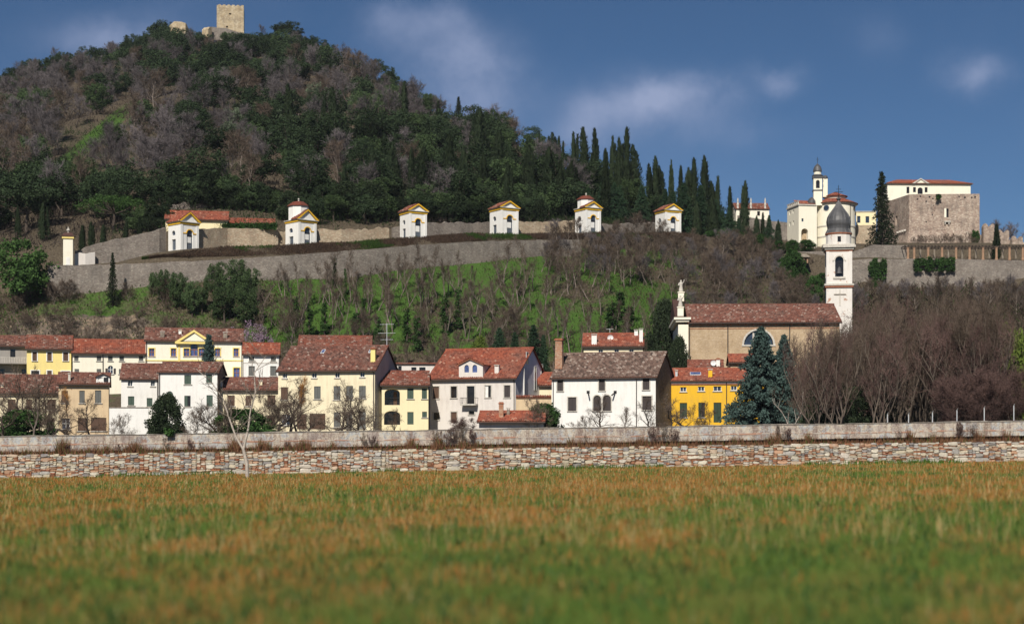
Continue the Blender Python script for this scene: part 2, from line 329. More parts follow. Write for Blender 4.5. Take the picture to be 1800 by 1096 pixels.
def GV(x, y):
    x = np.atleast_1d(np.asarray(x, float)); y = np.atleast_1d(np.asarray(y, float))
    px = np.clip(CX+F*x/np.maximum(y, 1), PXS[0], PXS[-1]-1e-3)
    i = np.clip(np.searchsorted(PXS, px, side='right')-1, 0, len(PXS)-2)
    w = (px-PXS[i])/(PXS[i+1]-PXS[i]); 
    ky = KY[i]*(1-w)[:, None]+KY[i+1]*w[:, None]; kz = KZ[i]*(1-w)[:, None]+KZ[i+1]*w[:, None]
    z = np.zeros_like(x); n = ky.shape[1]
    for j in range(n-1):
        t = np.clip((y-ky[:, j])/(ky[:, j+1]-ky[:, j]), 0, 1)
        m = (y >= ky[:, j]) & ((y < ky[:, j+1]) if j < n-2 else True)
        z = np.where(m, kz[:, j]*(1-t)+kz[:, j+1]*t, z)
    rough = np.clip((y-243)/10, 0, 1)*0.35+np.clip((y-ky[:, 10]-8)/60, 0, 1)*1.6
    z = z+rough*fbm(x, y, 0.09, 3)*0.6
    z = z+SL*x*np.clip((200-y)/56, 0, 1)
    return z
def G(x, y): return float(GV(x, y)[0])

# field sheet (reaches far to both sides and behind the viewer)
def field_z(x, y): return SL*x+0.05*np.sin(np.asarray(x)*0.35+1)*np.cos(np.asarray(y)*0.21)*np.clip((142-np.asarray(y))/6, 0, 1)
def grid_mesh(name, xs, ys, zf):
    X, Y = np.meshgrid(xs, ys); Z = zf(X.ravel(), Y.ravel()); V = np.stack([X.ravel(), Y.ravel(), Z], 1)
    nx, ny = len(xs), len(ys); I = np.arange(nx*ny).reshape(ny, nx)
    T = np.stack([I[:-1, :-1].ravel(), I[:-1, 1:].ravel(), I[1:, 1:].ravel(), I[1:, :-1].ravel()], 1)
    return np_mesh(name, V, T, smooth=True), V
n = NT('meadow_soil_and_moss')
g = n.noise(0.35, 6, 0.7, n.pos()); f2 = n.noise(4, 5, 0.7, n.pos())
M['field'] = n.bsdf(n.mix(n.ramp(g, [(0.42, 0.0), (0.58, 1.0)]), n.ramp(f2, [(0.3, (0.06, 0.11, 0.022)), (0.7, (0.12, 0.19, 0.04))]),
    n.ramp(f2, [(0.3, (0.14, 0.10, 0.04)), (0.7, (0.26, 0.17, 0.07))])), 0.95, 0.1, n.bump(f2, 0.6, 0.1))
me, _ = grid_mesh('field', np.concatenate([np.linspace(-3000, -130, 12), np.linspace(-120, 120, 121), np.linspace(130, 3000, 12)]),
    np.concatenate([np.linspace(-3000, -50, 10), np.linspace(-40, 143.6, 110)]), lambda x, y: field_z(np.clip(x, -150, 150), y))
kind(link('field', me, M['field']), 'structure')

# hillside sheet
xs = np.concatenate([np.linspace(-3000, -520, 14), np.arange(-500, 501, 3.0), np.linspace(520, 3000, 14)])
ys = np.concatenate([[143.9], np.arange(146, 352, 2.0), np.arange(352, 760, 5.0), np.linspace(770, 1400, 20), [3000]])
me, V = grid_mesh('hill', xs, ys, lambda x, y: GV(x, y))
pxv = CX+F*V[:, 0]/V[:, 1]; pyv = HY-(V[:, 2]-CH)*F/V[:, 1]
def sm(a, b, t): t = np.clip((t-a)/(b-a), 0, 1); return t*t*(3-2*t)
grass = sm(244, 252, V[:, 1])*(V[:, 1] < np.interp(pxv, PXS, KY[:, 6])+.8)*(0.55+0.45*sm(300, 480, pxv))*(1-0.7*sm(1120, 1280, pxv))
wn = fbm(V[:, 0], V[:, 1], 0.16, 9); grass = np.clip(grass*(0.74+0.42*wn), 0, 1)
d = np.abs((pyv-310)-(pxv-85)*-0.85)                              # the grassy clearing on the left flank
grass = np.maximum(grass, np.clip(1.2-d/22, 0, 1)*sm(60, 90, pxv)*(1-sm(200, 250, pxv))*(pyv < 330))
grass[(V[:, 1] < 244)] = 0.35
rock = sm(10, 40, pxv)*(1-sm(240, 300, pxv))*sm(238, 243, V[:, 1])*(1-sm(253, 258, V[:, 1]))
for nm, arr in (('grass', grass), ('rock', rock)):
    a = me.attributes.new(nm, 'FLOAT', 'POINT'); a.data.foreach_set('value', arr.astype(np.float32))
n = NT('hillside_ground'); f = n.noise(0.5, 6, 0.7, n.pos()); ff = n.noise(3.0, 5, 0.7, n.pos())
litter = n.ramp(ff, [(0.3, (0.045, 0.036, 0.026)), (0.5, (0.085, 0.068, 0.048)), (0.7, (0.13, 0.105, 0.075))])
green = n.ramp(ff, [(0.3, (0.034, 0.070, 0.014)), (0.7, (0.075, 0.145, 0.028))])
gf = n.ramp(n.math('ADD', n.attr('grass'), n.math('MULTIPLY', n.math('SUBTRACT', f, 0.5), 0.9)), [(0.38, 0.0), (0.60, 1.0)])
col = n.mix(gf, litter, green)
rc = n.ramp(n.noise(0.7, 8, 0.75, n.pos((1, 1, 0.6))), [(0.32, (0.05, 0.042, 0.035)), (0.5, (0.13, 0.105, 0.085)), (0.6, (0.24, 0.18, 0.125)), (0.7, (0.22, 0.20, 0.185))])
rf = n.ramp(n.math('ADD', n.attr('rock'), n.math('MULTIPLY', n.math('SUBTRACT', f, 0.5), 1.4)), [(0.45, 0.0), (0.55, 1.0)])
M['hill'] = n.bsdf(n.mix(rf, col, rc), 0.95, 0.1, n.bump(ff, 0.6, 0.3))
kind(link('hill', me, M['hill']), 'structure')

# ---------------------------------------------------------------- meadow: grass blades and sorrel
def blades(npts, ymin, ymax, pw, seed):
    r = np.random.RandomState(seed)
    t = r.rand(npts); e = 1.0-pw; Y = (ymin**e+t*(ymax**e-ymin**e))**(1/e)     # more plants per metre nearby
    X = (r.rand(npts)*2-1)*(Y*0.345+3); return X, Y, r
def patch(X, Y):
    v = fbm(X, Y*0.30, 0.22, 21)*0.40+fbm(X, Y*0.35, 0.8, 22)*0.38+fbm(X, Y*0.5, 2.2, 23)*0.30
    return v
def tufts(name, X, Y, r, h, w, lean, cols, mat, label):
    m = len(X); Z = field_z(X, Y); a = r.rand(m)*6.283; b = r.rand(m)*6.283; L = r.rand(m)*lean*h
    dx, dy = np.cos(a)*w/2, np.sin(a)*w/2; lx, ly = np.cos(b)*L, np.sin(b)*L
    V = np.empty((m, 3, 3)); V[:, 0] = np.stack([X-dx, Y-dy, Z-0.03], 1); V[:, 1] = np.stack([X+dx, Y+dy, Z-0.03], 1)
    V[:, 2] = np.stack([X+lx, Y+ly, Z+h], 1)
    me = np_mesh(name, V.reshape(-1, 3), np.arange(m*3).reshape(m, 3), cols)
    return kind(link(name, me, mat), 'stuff', label)
n = NT('meadow_blades'); M['blade'] = n.leaf(n.attr('tint', 'Color'), 0.45)
def lerp(a, b, t): return np.array(a)[None, :]*(1-t)[:, None]+np.array(b)[None, :]*t[:, None]
X, Y, r = blades(400000, 8, 142.5, 1.2, 1); p = patch(X, Y)
w = 0.010+Y*0.00036; h = (0.08+0.12*r.rand(len(X)))*(1.0+0.25*np.clip(-p, 0, 1))
c = lerp((0.085, 0.15, 0.032), (0.19, 0.29, 0.068), r.rand(len(X))); dryf = np.clip(p*0.45+0.35*r.rand(len(X)), 0, 0.6)
c = c*(1-dryf)[:, None]+np.array((0.34, 0.25, 0.09))[None, :]*dryf[:, None]
tufts('meadow_grass', X, Y, r, h, w*1.3, 0.7, c, M['blade'], 'short green grass covering the meadow in front of the stone wall')
X, Y, r = blades(110000, 8, 142, 1.02, 2); p = patch(X, Y)*(.6+.4*sm(20, 60, Y))-0.26+0.80*sm(18, 60, Y)
keep = r.rand(len(X)) < np.clip(0.12+p*0.72, 0.03, 1.0); X, Y = X[keep], Y[keep]           # each plant is a tuft of several stalks
nst = 6; hp = 0.7+0.6*r.rand(len(X)); tone = r.rand(len(X)); X = np.repeat(X, nst); Y = np.repeat(Y, nst); hp = np.repeat(hp, nst); tone = np.clip(np.repeat(tone, nst)*.7+.3*r.rand(len(X)), 0, 1)
X = X+r.normal(0, .07, len(X)); Y = Y+r.normal(0, .10, len(Y)); Y = np.minimum(Y, 142.4)
h = (0.08+0.17*r.rand(len(X))**1.5)*hp; w = 0.009+Y*0.00024
c = lerp((0.42, 0.14, 0.040), (0.66, 0.33, 0.10), tone); c[r.rand(len(X)) < 0.10] = (0.66, 0.52, 0.26); c[r.rand(len(X)) < 0.12] = (0.26, 0.09, 0.035)
tufts('dry_sorrel', X, Y, r, h, w*1.5, 0.55, c, M['blade'], 'rust coloured dry sorrel stalks standing all over the green meadow')
X, Y, r = blades(2600, 9, 140, 1.1, 4); nst = 9; X = np.repeat(X, nst)+r.normal(0, .12, len(X)*nst); Y = np.repeat(Y, nst)+r.normal(0, .12, len(Y)*nst)
tufts('weeds', X, Y, r, 0.08+0.16*r.rand(len(X)), 0.05+0.05*r.rand(len(X)), 1.4, lerp((0.035, 0.085, 0.02), (0.09, 0.17, 0.06), r.rand(len(X))), M['blade'], 'broad leaved dark green weeds dotted over the meadow')
X, Y, r = blades(9000, 26, 141, 0.8, 6); tufts('tall_stalks', X, Y, r, 0.30+0.28*r.rand(len(X)), 0.008+Y*0.00022, 0.4, lerp((0.45, 0.24, 0.09), (0.72, 0.58, 0.28), r.rand(len(X))), M['blade'], 'taller straw coloured stalks standing above the meadow')
X, Y, r = blades(26000, 126, 142.9, 0.3, 5); k = (fbm(X, Y*0, 0.23, 31) > 0.1) & (Y > 139.2-1.4*fbm(X, Y*0, 0.4, 33)); X, Y = X[k], Y[k]
tufts('grass_strip', X, Y, r, 0.25+0.3*r.rand(len(X)), np.full(len(X), 0.09), 0.5, lerp((0.04, 0.10, 0.014), (0.09, 0.20, 0.03), r.rand(len(X))), M['blade'], 'taller fresh green grass along the foot of the stone wall')

# ---------------------------------------------------------------- boundary wall: rubble retaining wall with a plastered wall above
def wall_bot(x): return 0.02+SL*x
def wall_top(x): return 1.92+0.0135*x
n = NT('wall_mortar'); M['mortar'] = n.bsdf(n.ramp(n.noise(3, 5), [(0.3, (0.06, 0.05, 0.042)), (0.7, (0.16, 0.13, 0.10))]), 0.95, 0.1)
wallroot = empty('rubble_wall', (0, 143.2, 0)); tag(wallroot, 'long low rubble retaining wall of grey stones and orange bricks edging the meadow', 'wall')
mb = MB(); XS = np.linspace(-70, 70, 29)
for a, b in zip(XS[:-1], XS[1:]):
    mb.add([(a,0.16,wall_bot(a)-.4),(b,0.16,wall_bot(b)-.4),(b,0.16,wall_top(b)-.06),(a,0.16,wall_top(a)-.06),
            (a,1.3,wall_bot(a)-.4),(b,1.3,wall_bot(b)-.4),(b,1.3,wall_top(b)-.02),(a,1.3,wall_top(a)-.02)],
           [(0,1,2,3),(3,2,6,7),(5,4,7,6)])
mb.build('wall_core', M['mortar'], wallroot)
rr = random.Random(7)
STONE_COLS = [(0.52,0.47,0.41),(0.42,0.40,0.38),(0.60,0.55,0.46),(0.54,0.47,0.36),(0.36,0.34,0.32),(0.40,0.17,0.09),(0.46,0.23,0.13),(0.36,0.14,0.08),(0.52,0.40,0.30),(0.27,0.25,0.25),(0.48,0.29,0.19)]
def lump(seed, k=0.40):                            # rounded irregular block, unit size, 44 triangles
    q = random.Random(seed); v = []; f = []
    ring = [(-.5,-.34),(-.36,-.5),(.34,-.5),(.5,-.32),(.5,.30),(.34,.5),(-.32,.5),(-.5,.32)]
    for (sc, y) in ((1.0, .5), (1.0, -.16), (0.80, -.5)):
        for (x, z) in ring: v.append((x*sc+q.uniform(-k, k)*.35, y+q.uniform(-.1, .1), z*sc+q.uniform(-k, k)*.35))
    for j in range(2):
        for i in range(8): f.append((j*8+i, j*8+(i+1) % 8, (j+1)*8+(i+1) % 8, (j+1)*8+i))
    f.append(tuple(range(16, 24))); return v, f
LUMPS = [lump(i) for i in range(9)]; stones = []
x = -52.0; t0 = {}
ncol = 0; h_used = np.zeros(2100)                  # skyline of laid stones, 0.05 m bins
def binr(a, b): return max(0, int((a+52)/0.1)), min(1050, int((b+52)/0.1)+1)
guard = 0
while guard < 9000:
    guard += 1
    i = int(np.argmin(h_used)); base = h_used[i]; xa = -52+i*0.05
    if base > 2.05: break
    j = i
    while j < 2100 and h_used[j] < base+0.035: j += 1
    room = (j-i)*0.05; top = wall_top(xa)-wall_bot(xa)
    if base > top-0.07: h_used[i:j] = 9; continue
    brick = rr.random() < (0.50 if 0.1 < base < 0.7 else 0.32)
    big = (not brick) and rr.random() < 0.22
    ww = rr.uniform(.28, .62) if brick else (rr.uniform(.6, 1.25) if big else rr.uniform(.28, .85))
    hh = rr.uniform(.07, .13) if brick else (rr.uniform(.26, .46) if big else rr.uniform(.10, .23))
    if room < 0.15 or j-i <= 1: h_used[i:j] = base+0.06; continue
    ww = min(ww, room); ww = room if room-ww < 0.16 else ww; ww = min(ww, 1.3)
    hh = min(hh, top-base+0.05, ww*0.62)
    k = i+max(1, int(round(ww/0.05))); h_used[i:k] = base+hh+rr.uniform(-.012, .012)
    ci = rr.choice([5, 6, 7, 10]) if brick else rr.choice([0, 0, 1, 2, 2, 3, 3, 4, 8, 9, 10])
    stones.append((xa+(k-i)*0.025, base+hh/2+wall_bot(xa+ww/2), (k-i)*0.05*0.94, hh*0.92, ci, rr.randrange(9), rr.uniform(-.04, .05)))
def stonemat(name, use_obj):
    n = NT(name)
    if use_obj: base = n.N.new('ShaderNodeObjectInfo').outputs['Color']
    else: base = n.attr('tint', 'Color')
    f = n.noise(6, 5, 0.7, n.pos()); col = n.mix(n.ramp(f, [(0.35, 0.35), (0.7, 0.0)]), base, (0.12, 0.10, 0.085))
    lich = n.ramp(n.noise(1.1, 6, 0.7, n.pos()), [(0.55, 0.0), (0.7, 0.45)]); col = n.mix(lich, col, (0.55, 0.52, 0.46))
    return n.bsdf(col, 0.9, 0.15, n.bump(f, 0.5, 0.03))
ms, mj = stonemat('rubble_stone', True), stonemat('small_rubble_stone', False)
stones.sort(key=lambda s: -(s[2]*s[3] if abs(s[0]) < 46.5 else 0))
SM = []
for v, f in LUMPS:
    me = bpy.data.meshes.new('stone'); me.from_pydata(v, [], f); me.materials.append(ms); SM.append(me)
JV = []; JF = []; JC = []
for i, (sx, sz, w, h, ci, li, dy) in enumerate(stones):
    c = STONE_COLS[ci]; jit = rr.uniform(.8, 1.15); c = mul(c, jit)
    if i < 300:
        o = link('stone', SM[li], None, wallroot, (sx, 0.13+dy, sz)); o.scale = (w*1.04, 0.34, h*1.06); o.color = c+(1,)
        o.rotation_euler = (0, rr.uniform(-.07, .07), 0)
    else:
        v, f = LUMPS[li]; b0 = len(JV); JV += [(sx+p[0]*w*1.03, 0.13+dy+p[1]*.34, sz+p[2]*h*1.05) for p in v]
        for q in f: JF.append(tuple(b0+k for k in q)); JC.append(c)
me = bpy.data.meshes.new('small_stones'); me.from_pydata(JV, [], JF)
a = me.attributes.new('tint', 'FLOAT_COLOR', 'FACE'); a.data.foreach_set('color', np.array([list(c)+[1] for c in JC], np.float32).ravel())
o = link('small_stones', me, mj, wallroot); o['kind'] = 'stuff'
# plastered upper wall
def pl_top(x): return 3.72+0.0152*x
pw = empty('garden_wall', (0, 145.0, 0)); tag(pw, 'long weathered plaster garden wall with grey cap above the rubble wall', 'wall')
n = NT('weathered_wall_plaster'); a = n.noise(0.6, 8, 0.72, n.pos((1, 1, 1))); fine = n.noise(7, 6, 0.7, n.pos()); st = n.noise(0.9, 5, 0.6, n.pos((2.4, 1, 0.25)))
pc = n.ramp(a, [(0.30, (0.20, 0.165, 0.15)), (0.43, (0.34, 0.295, 0.27)), (0.50, (0.50, 0.44, 0.36)), (0.56, (0.36, 0.39, 0.41)), (0.66, (0.33, 0.19, 0.13))])
pc = n.mix(n.ramp(n.math('MULTIPLY', st, fine), [(0.20, 0.0), (0.34, 0.85)]), pc, (0.17, 0.12, 0.10))
pc = n.mix(n.ramp(n.noise(3.2, 6, 0.75, n.pos()), [(0.60, 0.0), (0.655, 0.8)]), pc, (0.09, 0.065, 0.055))
M['wall_plaster'] = n.bsdf(pc, 0.93, 0.1, n.bump(fine, 0.5, 0.06))
M['coping'] = masonry('weathered_coping', [(0.20,0.18,0.165),(0.27,0.245,0.22),(0.33,0.29,0.25)], 1.5, (0.14,0.12,0.11), 0.04, 1.0, 0.6)
M['brick_course'] = plaster('broken_brick_course', (0.36, 0.20, 0.14), (0.36, 0.32, 0.28), 0.6, (0.42, 0.37, 0.32), 0.50)
def strip(mb, y0, y1, z0, z1, seg=220):
    XS = np.linspace(-75, 75, seg+1)
    for a, b in zip(XS[:-1], XS[1:]):
        mb.add([(a,y0,z0(a)),(b,y0,z0(b)),(b,y0,z1(b)),(a,y0,z1(a)),(a,y1,z0(a)),(b,y1,z0(b)),(b,y1,z1(b)),(a,y1,z1(a))], [(0,1,2,3),(3,2,6,7),(5,4,7,6)])
    return mb
wob = lambda x: 0.03*math.sin(x*.31+1)+0.025*math.sin(x*.83)+0.02*math.sin(x*2.3)+0.015*math.sin(x*5.1)
strip(MB(), 0, .45, lambda x: wall_top(x)-1.2, lambda x: pl_top(x)-.90+wob(x)).build('plaster_face', M['wall_plaster'], pw)
strip(MB(), -.025, .45, lambda x: pl_top(x)-.90+wob(x), lambda x: pl_top(x)-.80+wob(x+3)).build('brick_course', M['brick_course'], pw)
strip(MB(), .02, .45, lambda x: pl_top(x)-.80+wob(x+3), lambda x: pl_top(x)-.07).build('upper_face', M['wall_plaster'], pw)
strip(MB(), -.04, .50, lambda x: pl_top(x)-.07, lambda x: pl_top(x)+wob(x)*.8).build('coping', M['coping'], pw)
# ledge of earth between the two walls, with dry weeds
mb = MB()
for a, b in zip(np.linspace(-75, 75, 61)[:-1], np.linspace(-75, 75, 61)[1:]):
    mb.add([(a,143.3,wall_top(a)-.03),(b,143.3,wall_top(b)-.03),(b,145.1,wall_top(b)+.10),(a,145.1,wall_top(a)+.10)], [(0,1,2,3)])
M['ledge'] = plain('ledge_earth', (0.28, 0.20, 0.13), 0.95, 0.35, 3)
kind(mb.build('ledge', M['ledge']), 'structure')
r = np.random.RandomState(11); m = 90000; X = (r.rand(m)*2-1)*54; Y = 143.3+1.6*r.rand(m)
dens = fbm(X, Y*0, 0.35, 41)*.5+fbm(X, Y*0, 1.4, 43)*.5; k = r.rand(m) < np.clip(0.40+dens*.9, 0.22, 1); X, Y, dens = X[k], Y[k], dens[k]; m = len(X)
Z = wall_top(X)+0.02+(Y-143.3)*.06; h = (0.12+1.8*r.rand(m)**2.0*np.clip(.30+1.2*dens, .30, 1.5)); a = r.rand(m)*6.28; wd = 0.035
V = np.empty((m, 3, 3)); V[:, 0] = np.stack([X-np.cos(a)*wd, Y-np.sin(a)*wd, Z], 1); V[:, 1] = np.stack([X+np.cos(a)*wd, Y+np.sin(a)*wd, Z], 1)
V[:, 2] = np.stack([X+(r.rand(m)-.5)*h*.8, np.minimum(Y+(r.rand(m)-.5)*h*.8, 144.95), Z+h], 1)
c = lerp((0.15, 0.065, 0.04), (0.33, 0.19, 0.11), r.rand(m)); c[r.rand(m) < .14] = (0.10, 0.15, 0.04)
kind(link('dry_weeds', np_mesh('dry_weeds', V.reshape(-1, 3), np.arange(m*3).reshape(m, 3), c), M['blade']), 'stuff', 'dry reddish weeds on the ledge between the two walls')
# fence posts standing on the right end of the garden wall
for px, top in ((1560, 727), (1597, 727), (1639, 724), (1682, 720), (1730, 716), (1782, 712)):
    x = U(px)*145.2; z = pl_top(x)-.05; mb = MB(); mb.box(-.035, .035, -.035, .035, 0, ZA(top, 145.2)-z); mb.tube((0, -.02, ZA(top,145.2)-z-.02), (.02, -.16, ZA(top,145.2)-z+.12), .03, .02)
    tag(mb.build('fence_post', M['metal'], None, (x, 145.2, z)), {1560: 'leftmost short pale metal post on top of the garden wall', 1597: 'second pale metal post from the left on the garden wall', 1639: 'third pale metal post from the left on the garden wall',
        1682: 'fourth pale metal post from the left on the garden wall', 1730: 'fifth pale metal post from the left on the garden wall', 1782: 'tallest pale metal post on the garden wall by the right edge'}[px], 'post', 'metal posts along the garden wall')

# ---------------------------------------------------------------- building kit
class Front:                                       # a vertical front plane; local x along it, y into the building, z up
    def __init__(s, L, R_, Y, bdeg):
        s.b = R(bdeg); s.cb, s.sb = math.cos(s.b), math.sin(s.b); s.p0 = (U(L)*Y, Y); s.base = 0.0
        s.W = s.hit(R_, 700)[0]
    def hit(s, px, py, dep=0.0):
        u = U(px); x0 = s.p0[0]-s.sb*dep; y0 = s.p0[1]+s.cb*dep
        t = (u*y0-x0)/(s.cb-u*s.sb); return t, CH+(HY-py)*(y0+t*s.sb)/F-s.base
    def world(s, x, y): return s.p0[0]+x*s.cb-y*s.sb, s.p0[1]+x*s.sb+y*s.cb
    def ground(s, D):
        xs = [s.world(a*s.W, d) for a in (0, .5, 1) for d in (0, D*.5)]
        return min(G(*p) for p in xs)-0.4
def arch_pts(s0, s1, z0, z1, k, n=8):
    rise = (s1-s0)/2*k; zs = z1-rise; c = (s0+s1)/2; hw = (s1-s0)/2
    return zs, [(c+hw*math.cos(math.pi*i/n), zs+rise*math.sin(math.pi*i/n)) for i in range(n+1)]   # right to left
def holed(mb, x0, x1, z0, z1, holes, rev=0.2, y=0.0):   # front panel with openings and reveals
    xs = sorted(set([x0, x1]+[h[0] for h in holes]+[h[2] for h in holes])); zs = sorted(set([z0, z1]+[h[1] for h in holes]+[h[3] for h in holes]))
    for i in range(len(xs)-1):
        for j in range(len(zs)-1):
            cx, cz = (xs[i]+xs[i+1])/2, (zs[j]+zs[j+1])/2
            if any(h[0] < cx < h[2] and h[1] < cz < h[3] for h in holes): continue
            mb.add([(xs[i],y,zs[j]),(xs[i+1],y,zs[j]),(xs[i+1],y,zs[j+1]),(xs[i],y,zs[j+1])], [(0,1,2,3)])
    for h in holes:
        a, c, b, d = h[:4]; k = h[4]; rv = h[5] if len(h) > 5 else rev
        if k:
            zsp, pts = arch_pts(a, b, c, d, k)
            n = len(pts)-1; vs = [(p[0], y, p[1]) for p in pts]+[(b, y, d), (a, y, d), ((a+b)/2, y, d)]
            fs = [(i, i+1, n+1) if i < n//2 else (i, i+1, n+2) for i in range(n)]
            mb.add(vs, [(f[1], f[0], f[2]) for f in fs]); mid = n//2
            mb.add([vs[mid], vs[n+1], vs[n+2]], [(0, 1, 2)])
            out = [(a, c), (b, c)]+pts
        else: out = [(a, c), (b, c), (b, d), (a, d)]
        m = len(out); mb.add([(p[0], y, p[1]) for p in out]+[(p[0], y+rv, p[1]) for p in out], [(i, m+i, m+(i+1) % m, (i+1) % m) for i in range(m)])
def tile_mesh(name, A, B, C, Dp, pitch=0.28, row=0.36, seed=0, hump=0.085):   # corrugated tile slope: eave A-B, ridge C-Dp
    A, B, C, Dp = [np.array(p, float) for p in (A, B, C, Dp)]
    wid = max(np.linalg.norm(B-A), np.linalg.norm(C-Dp)); sl = max(np.linalg.norm(Dp-A), np.linalg.norm(C-B))
    nc = max(3, int(wid/pitch)); nr = max(2, int(sl/row)); nrm = np.cross(B-A, Dp-A); nrm /= np.linalg.norm(nrm)
    u = np.linspace(0, 1, nc*4+1); prof = hump*np.abs(np.sin(np.pi*np.arange(nc*4+1)/4))
    rs = np.random.RandomState(seed+int(wid*97)); t = []; lift = []
    for j in range(nr): t += [j/nr, (j+1)/nr]; lift += [0.035, 0.0]
    t = np.array(t); lift = np.array(lift)
    Pn = ((A[None, None]*(1-u)[None, :, None]+B[None, None]*u[None, :, None])*(1-t)[:, None, None]
        + (Dp[None, None]*(1-u)[None, :, None]+C[None, None]*u[None, :, None])*t[:, None, None])
    jit = np.repeat(rs.normal(0, .012, (2*nr, nc)), 4, axis=1); jit = np.concatenate([jit, jit[:, -1:]], 1)
    Pn = Pn+nrm[None, None]*(prof[None, :, None]+lift[:, None, None]+jit[:, :, None])
    n1 = nc*4+1; I = np.arange(2*nr*n1).reshape(2*nr, n1)
    T = np.stack([I[:-1, :-1].ravel(), I[:-1, 1:].ravel(), I[1:, 1:].ravel(), I[1:, :-1].ravel()], 1)
    c = np.repeat(rs.rand(2*nr-1, nc), 4, axis=1); c[1::2] = c[0:-1:2][:len(c[1::2])]
    return np_mesh(name, Pn.reshape(-1, 3), T, c.ravel())
def slope_roof(parent, A, B, C, Dp, mat, name='roof', thick=0.14, seed=0, tile=True):
    A, B, C, Dp = [Vector(p) for p in (A, B, C, Dp)]; nr = (B-A).cross(Dp-A).normalized()
    mb = MB(); q = [A, B, C, Dp]; lo = [p-nr*thick for p in q]; up = [p-nr*0.005 for p in q]
    mb.add(lo+up, [(3,2,1,0),(4,5,6,7),(0,1,5,4),(1,2,6,5),(2,3,7,6),(3,0,4,7)])
    if not tile:
        return mb.build(name, mat, parent)
    me = tile_mesh(name, A, B, C, Dp, seed=seed); o = link(name, me, mat, parent)
    mb.build('eaves_board', M['brick_trim'], o); return o
def ridge_caps(parent, p, q, mat, r=0.13):
    p, q = Vector(p), Vector(q); n = max(2, int((q-p).length/0.5)); mb = MB()
    for i in range(n): mb.tube(p.lerp(q, i/n), p.lerp(q, (i+1.08)/n), r, r*0.86, 6)
    me = mb.mesh('ridge_tiles'); a = me.attributes.new('rnd', 'FLOAT', 'FACE')
    a.data.foreach_set('value', np.repeat(np.random.RandomState(n).rand(n)*.7+.25, 8).astype(np.float32)); return link('ridge_tiles', me, mat, parent)

def window(root, h, k, arch, surround, sill=True, fr='white_trim'):
    a, c, b, d = h[:4]; rv = h[5] if len(h) > 5 else 0.2; w = b-a
    mb = MB(); mb.box(a-.02, b+.02, rv-.02, rv+.03, c-.02, d+.02)
    pane = {'B': 'glass_blue', 'O': 'glass', 'K': 'dark', 'L': 'dark'}.get(k[0], 'dark')
    nm = 'loggia' if k[0] == 'L' else ('door' if k[0] == 'D' else 'window')
    o = mb.build(nm, M[pane], root)
    if k[0] in 'SHD':
        mt = M[k.split(':')[1]]; cx = (a+b)/2; leaves = [(a+.01, cx-.008), (cx+.008, b-.01)]
        if k[0] == 'H': leaves = leaves[:1]
        if k[0] == 'D' and w < .9: leaves = [(a+.01, b-.01)]
        for (p, q) in leaves:
            if arch:
                zsp, pts = arch_pts(a+.015, b-.015, c, d-.01, arch); pl = [(p, c+.02), (q, c+.02)]+[(x, z) for x, z in pts if p-.001 <= x <= q+.001]
                if abs(q-cx) < .05: pl.insert(2, (q, d-.02))
                elif abs(p-cx) < .05: pl.append((p, d-.02))
                MB().prism(pl, rv-.12, rv-.07).build('shutter', mt, o)
            else: MB().box(p, q, rv-.12, rv-.07, c+.02, d-.01).build('shutter', mt, o)
    if k[0] in 'OB':
        mb = MB(); t = min(.06, w*.09); y0, y1 = rv-.08, rv-.025
        mb.box(a, a+t, y0, y1, c, d); mb.box(b-t, b, y0, y1, c, d); mb.box((a+b)/2-t/2, (a+b)/2+t/2, y0, y1, c, d); mb.box(a+t, (a+b)/2-t/2, y0, y1, c, c+t); mb.box((a+b)/2+t/2, b-t, y0, y1, c, c+t)
        if d-c > 1.0: mb.box(a+t, (a+b)/2-t/2, y0, y1, (c+d)/2, (c+d)/2+t); mb.box((a+b)/2+t/2, b-t, y0, y1, (c+d)/2, (c+d)/2+t)
        mb.build('frame', M[fr], o)
    if surround:
        t = .13; mb = MB(); sm_ = M[surround]
        if arch:
            zsp, pts = arch_pts(a, b, c, d, arch); _, po = arch_pts(a-t, b+t, c, d+t, arch)
            zo = po[0][1]; pts2 = [(b, c)]+pts+[(a, c)]; po2 = [(b+t, c)]+po+[(a-t, c)]
            for i in range(len(pts2)-1): mb.prism([pts2[i], po2[i], po2[i+1], pts2[i+1]], -.045, .0)
        else:
            mb.box(a-t, a, -.045, 0, c, d); mb.box(b, b+t, -.045, 0, c, d); mb.box(a-t, b+t, -.05, 0, d, d+t)
        mb.build('surround', sm_, o)
    if sill and k[0] not in 'DL': MB().box(a-.12, b+.12, -.12, .08, c-.09, c).build('sill', M['stone_trim'], o)
    if k[0] == 'L':
        mb = MB(); mb.box(a, b, .1, .14, c+.85, c+.92)
        for i in range(int(w/.16)): x = a+.08+i*.16; mb.box(x-.012, x+.012, .11, .13, c, c+.85)
        mb.build('railing', M['iron'], o)
        MB().box(a+w*.58, a+w*.80, rv-.09, rv-.03, c+.02, c+2.0 if d-c > 2.2 else d-.3).build('inner_door', M['sh_brown'], o)
    return o

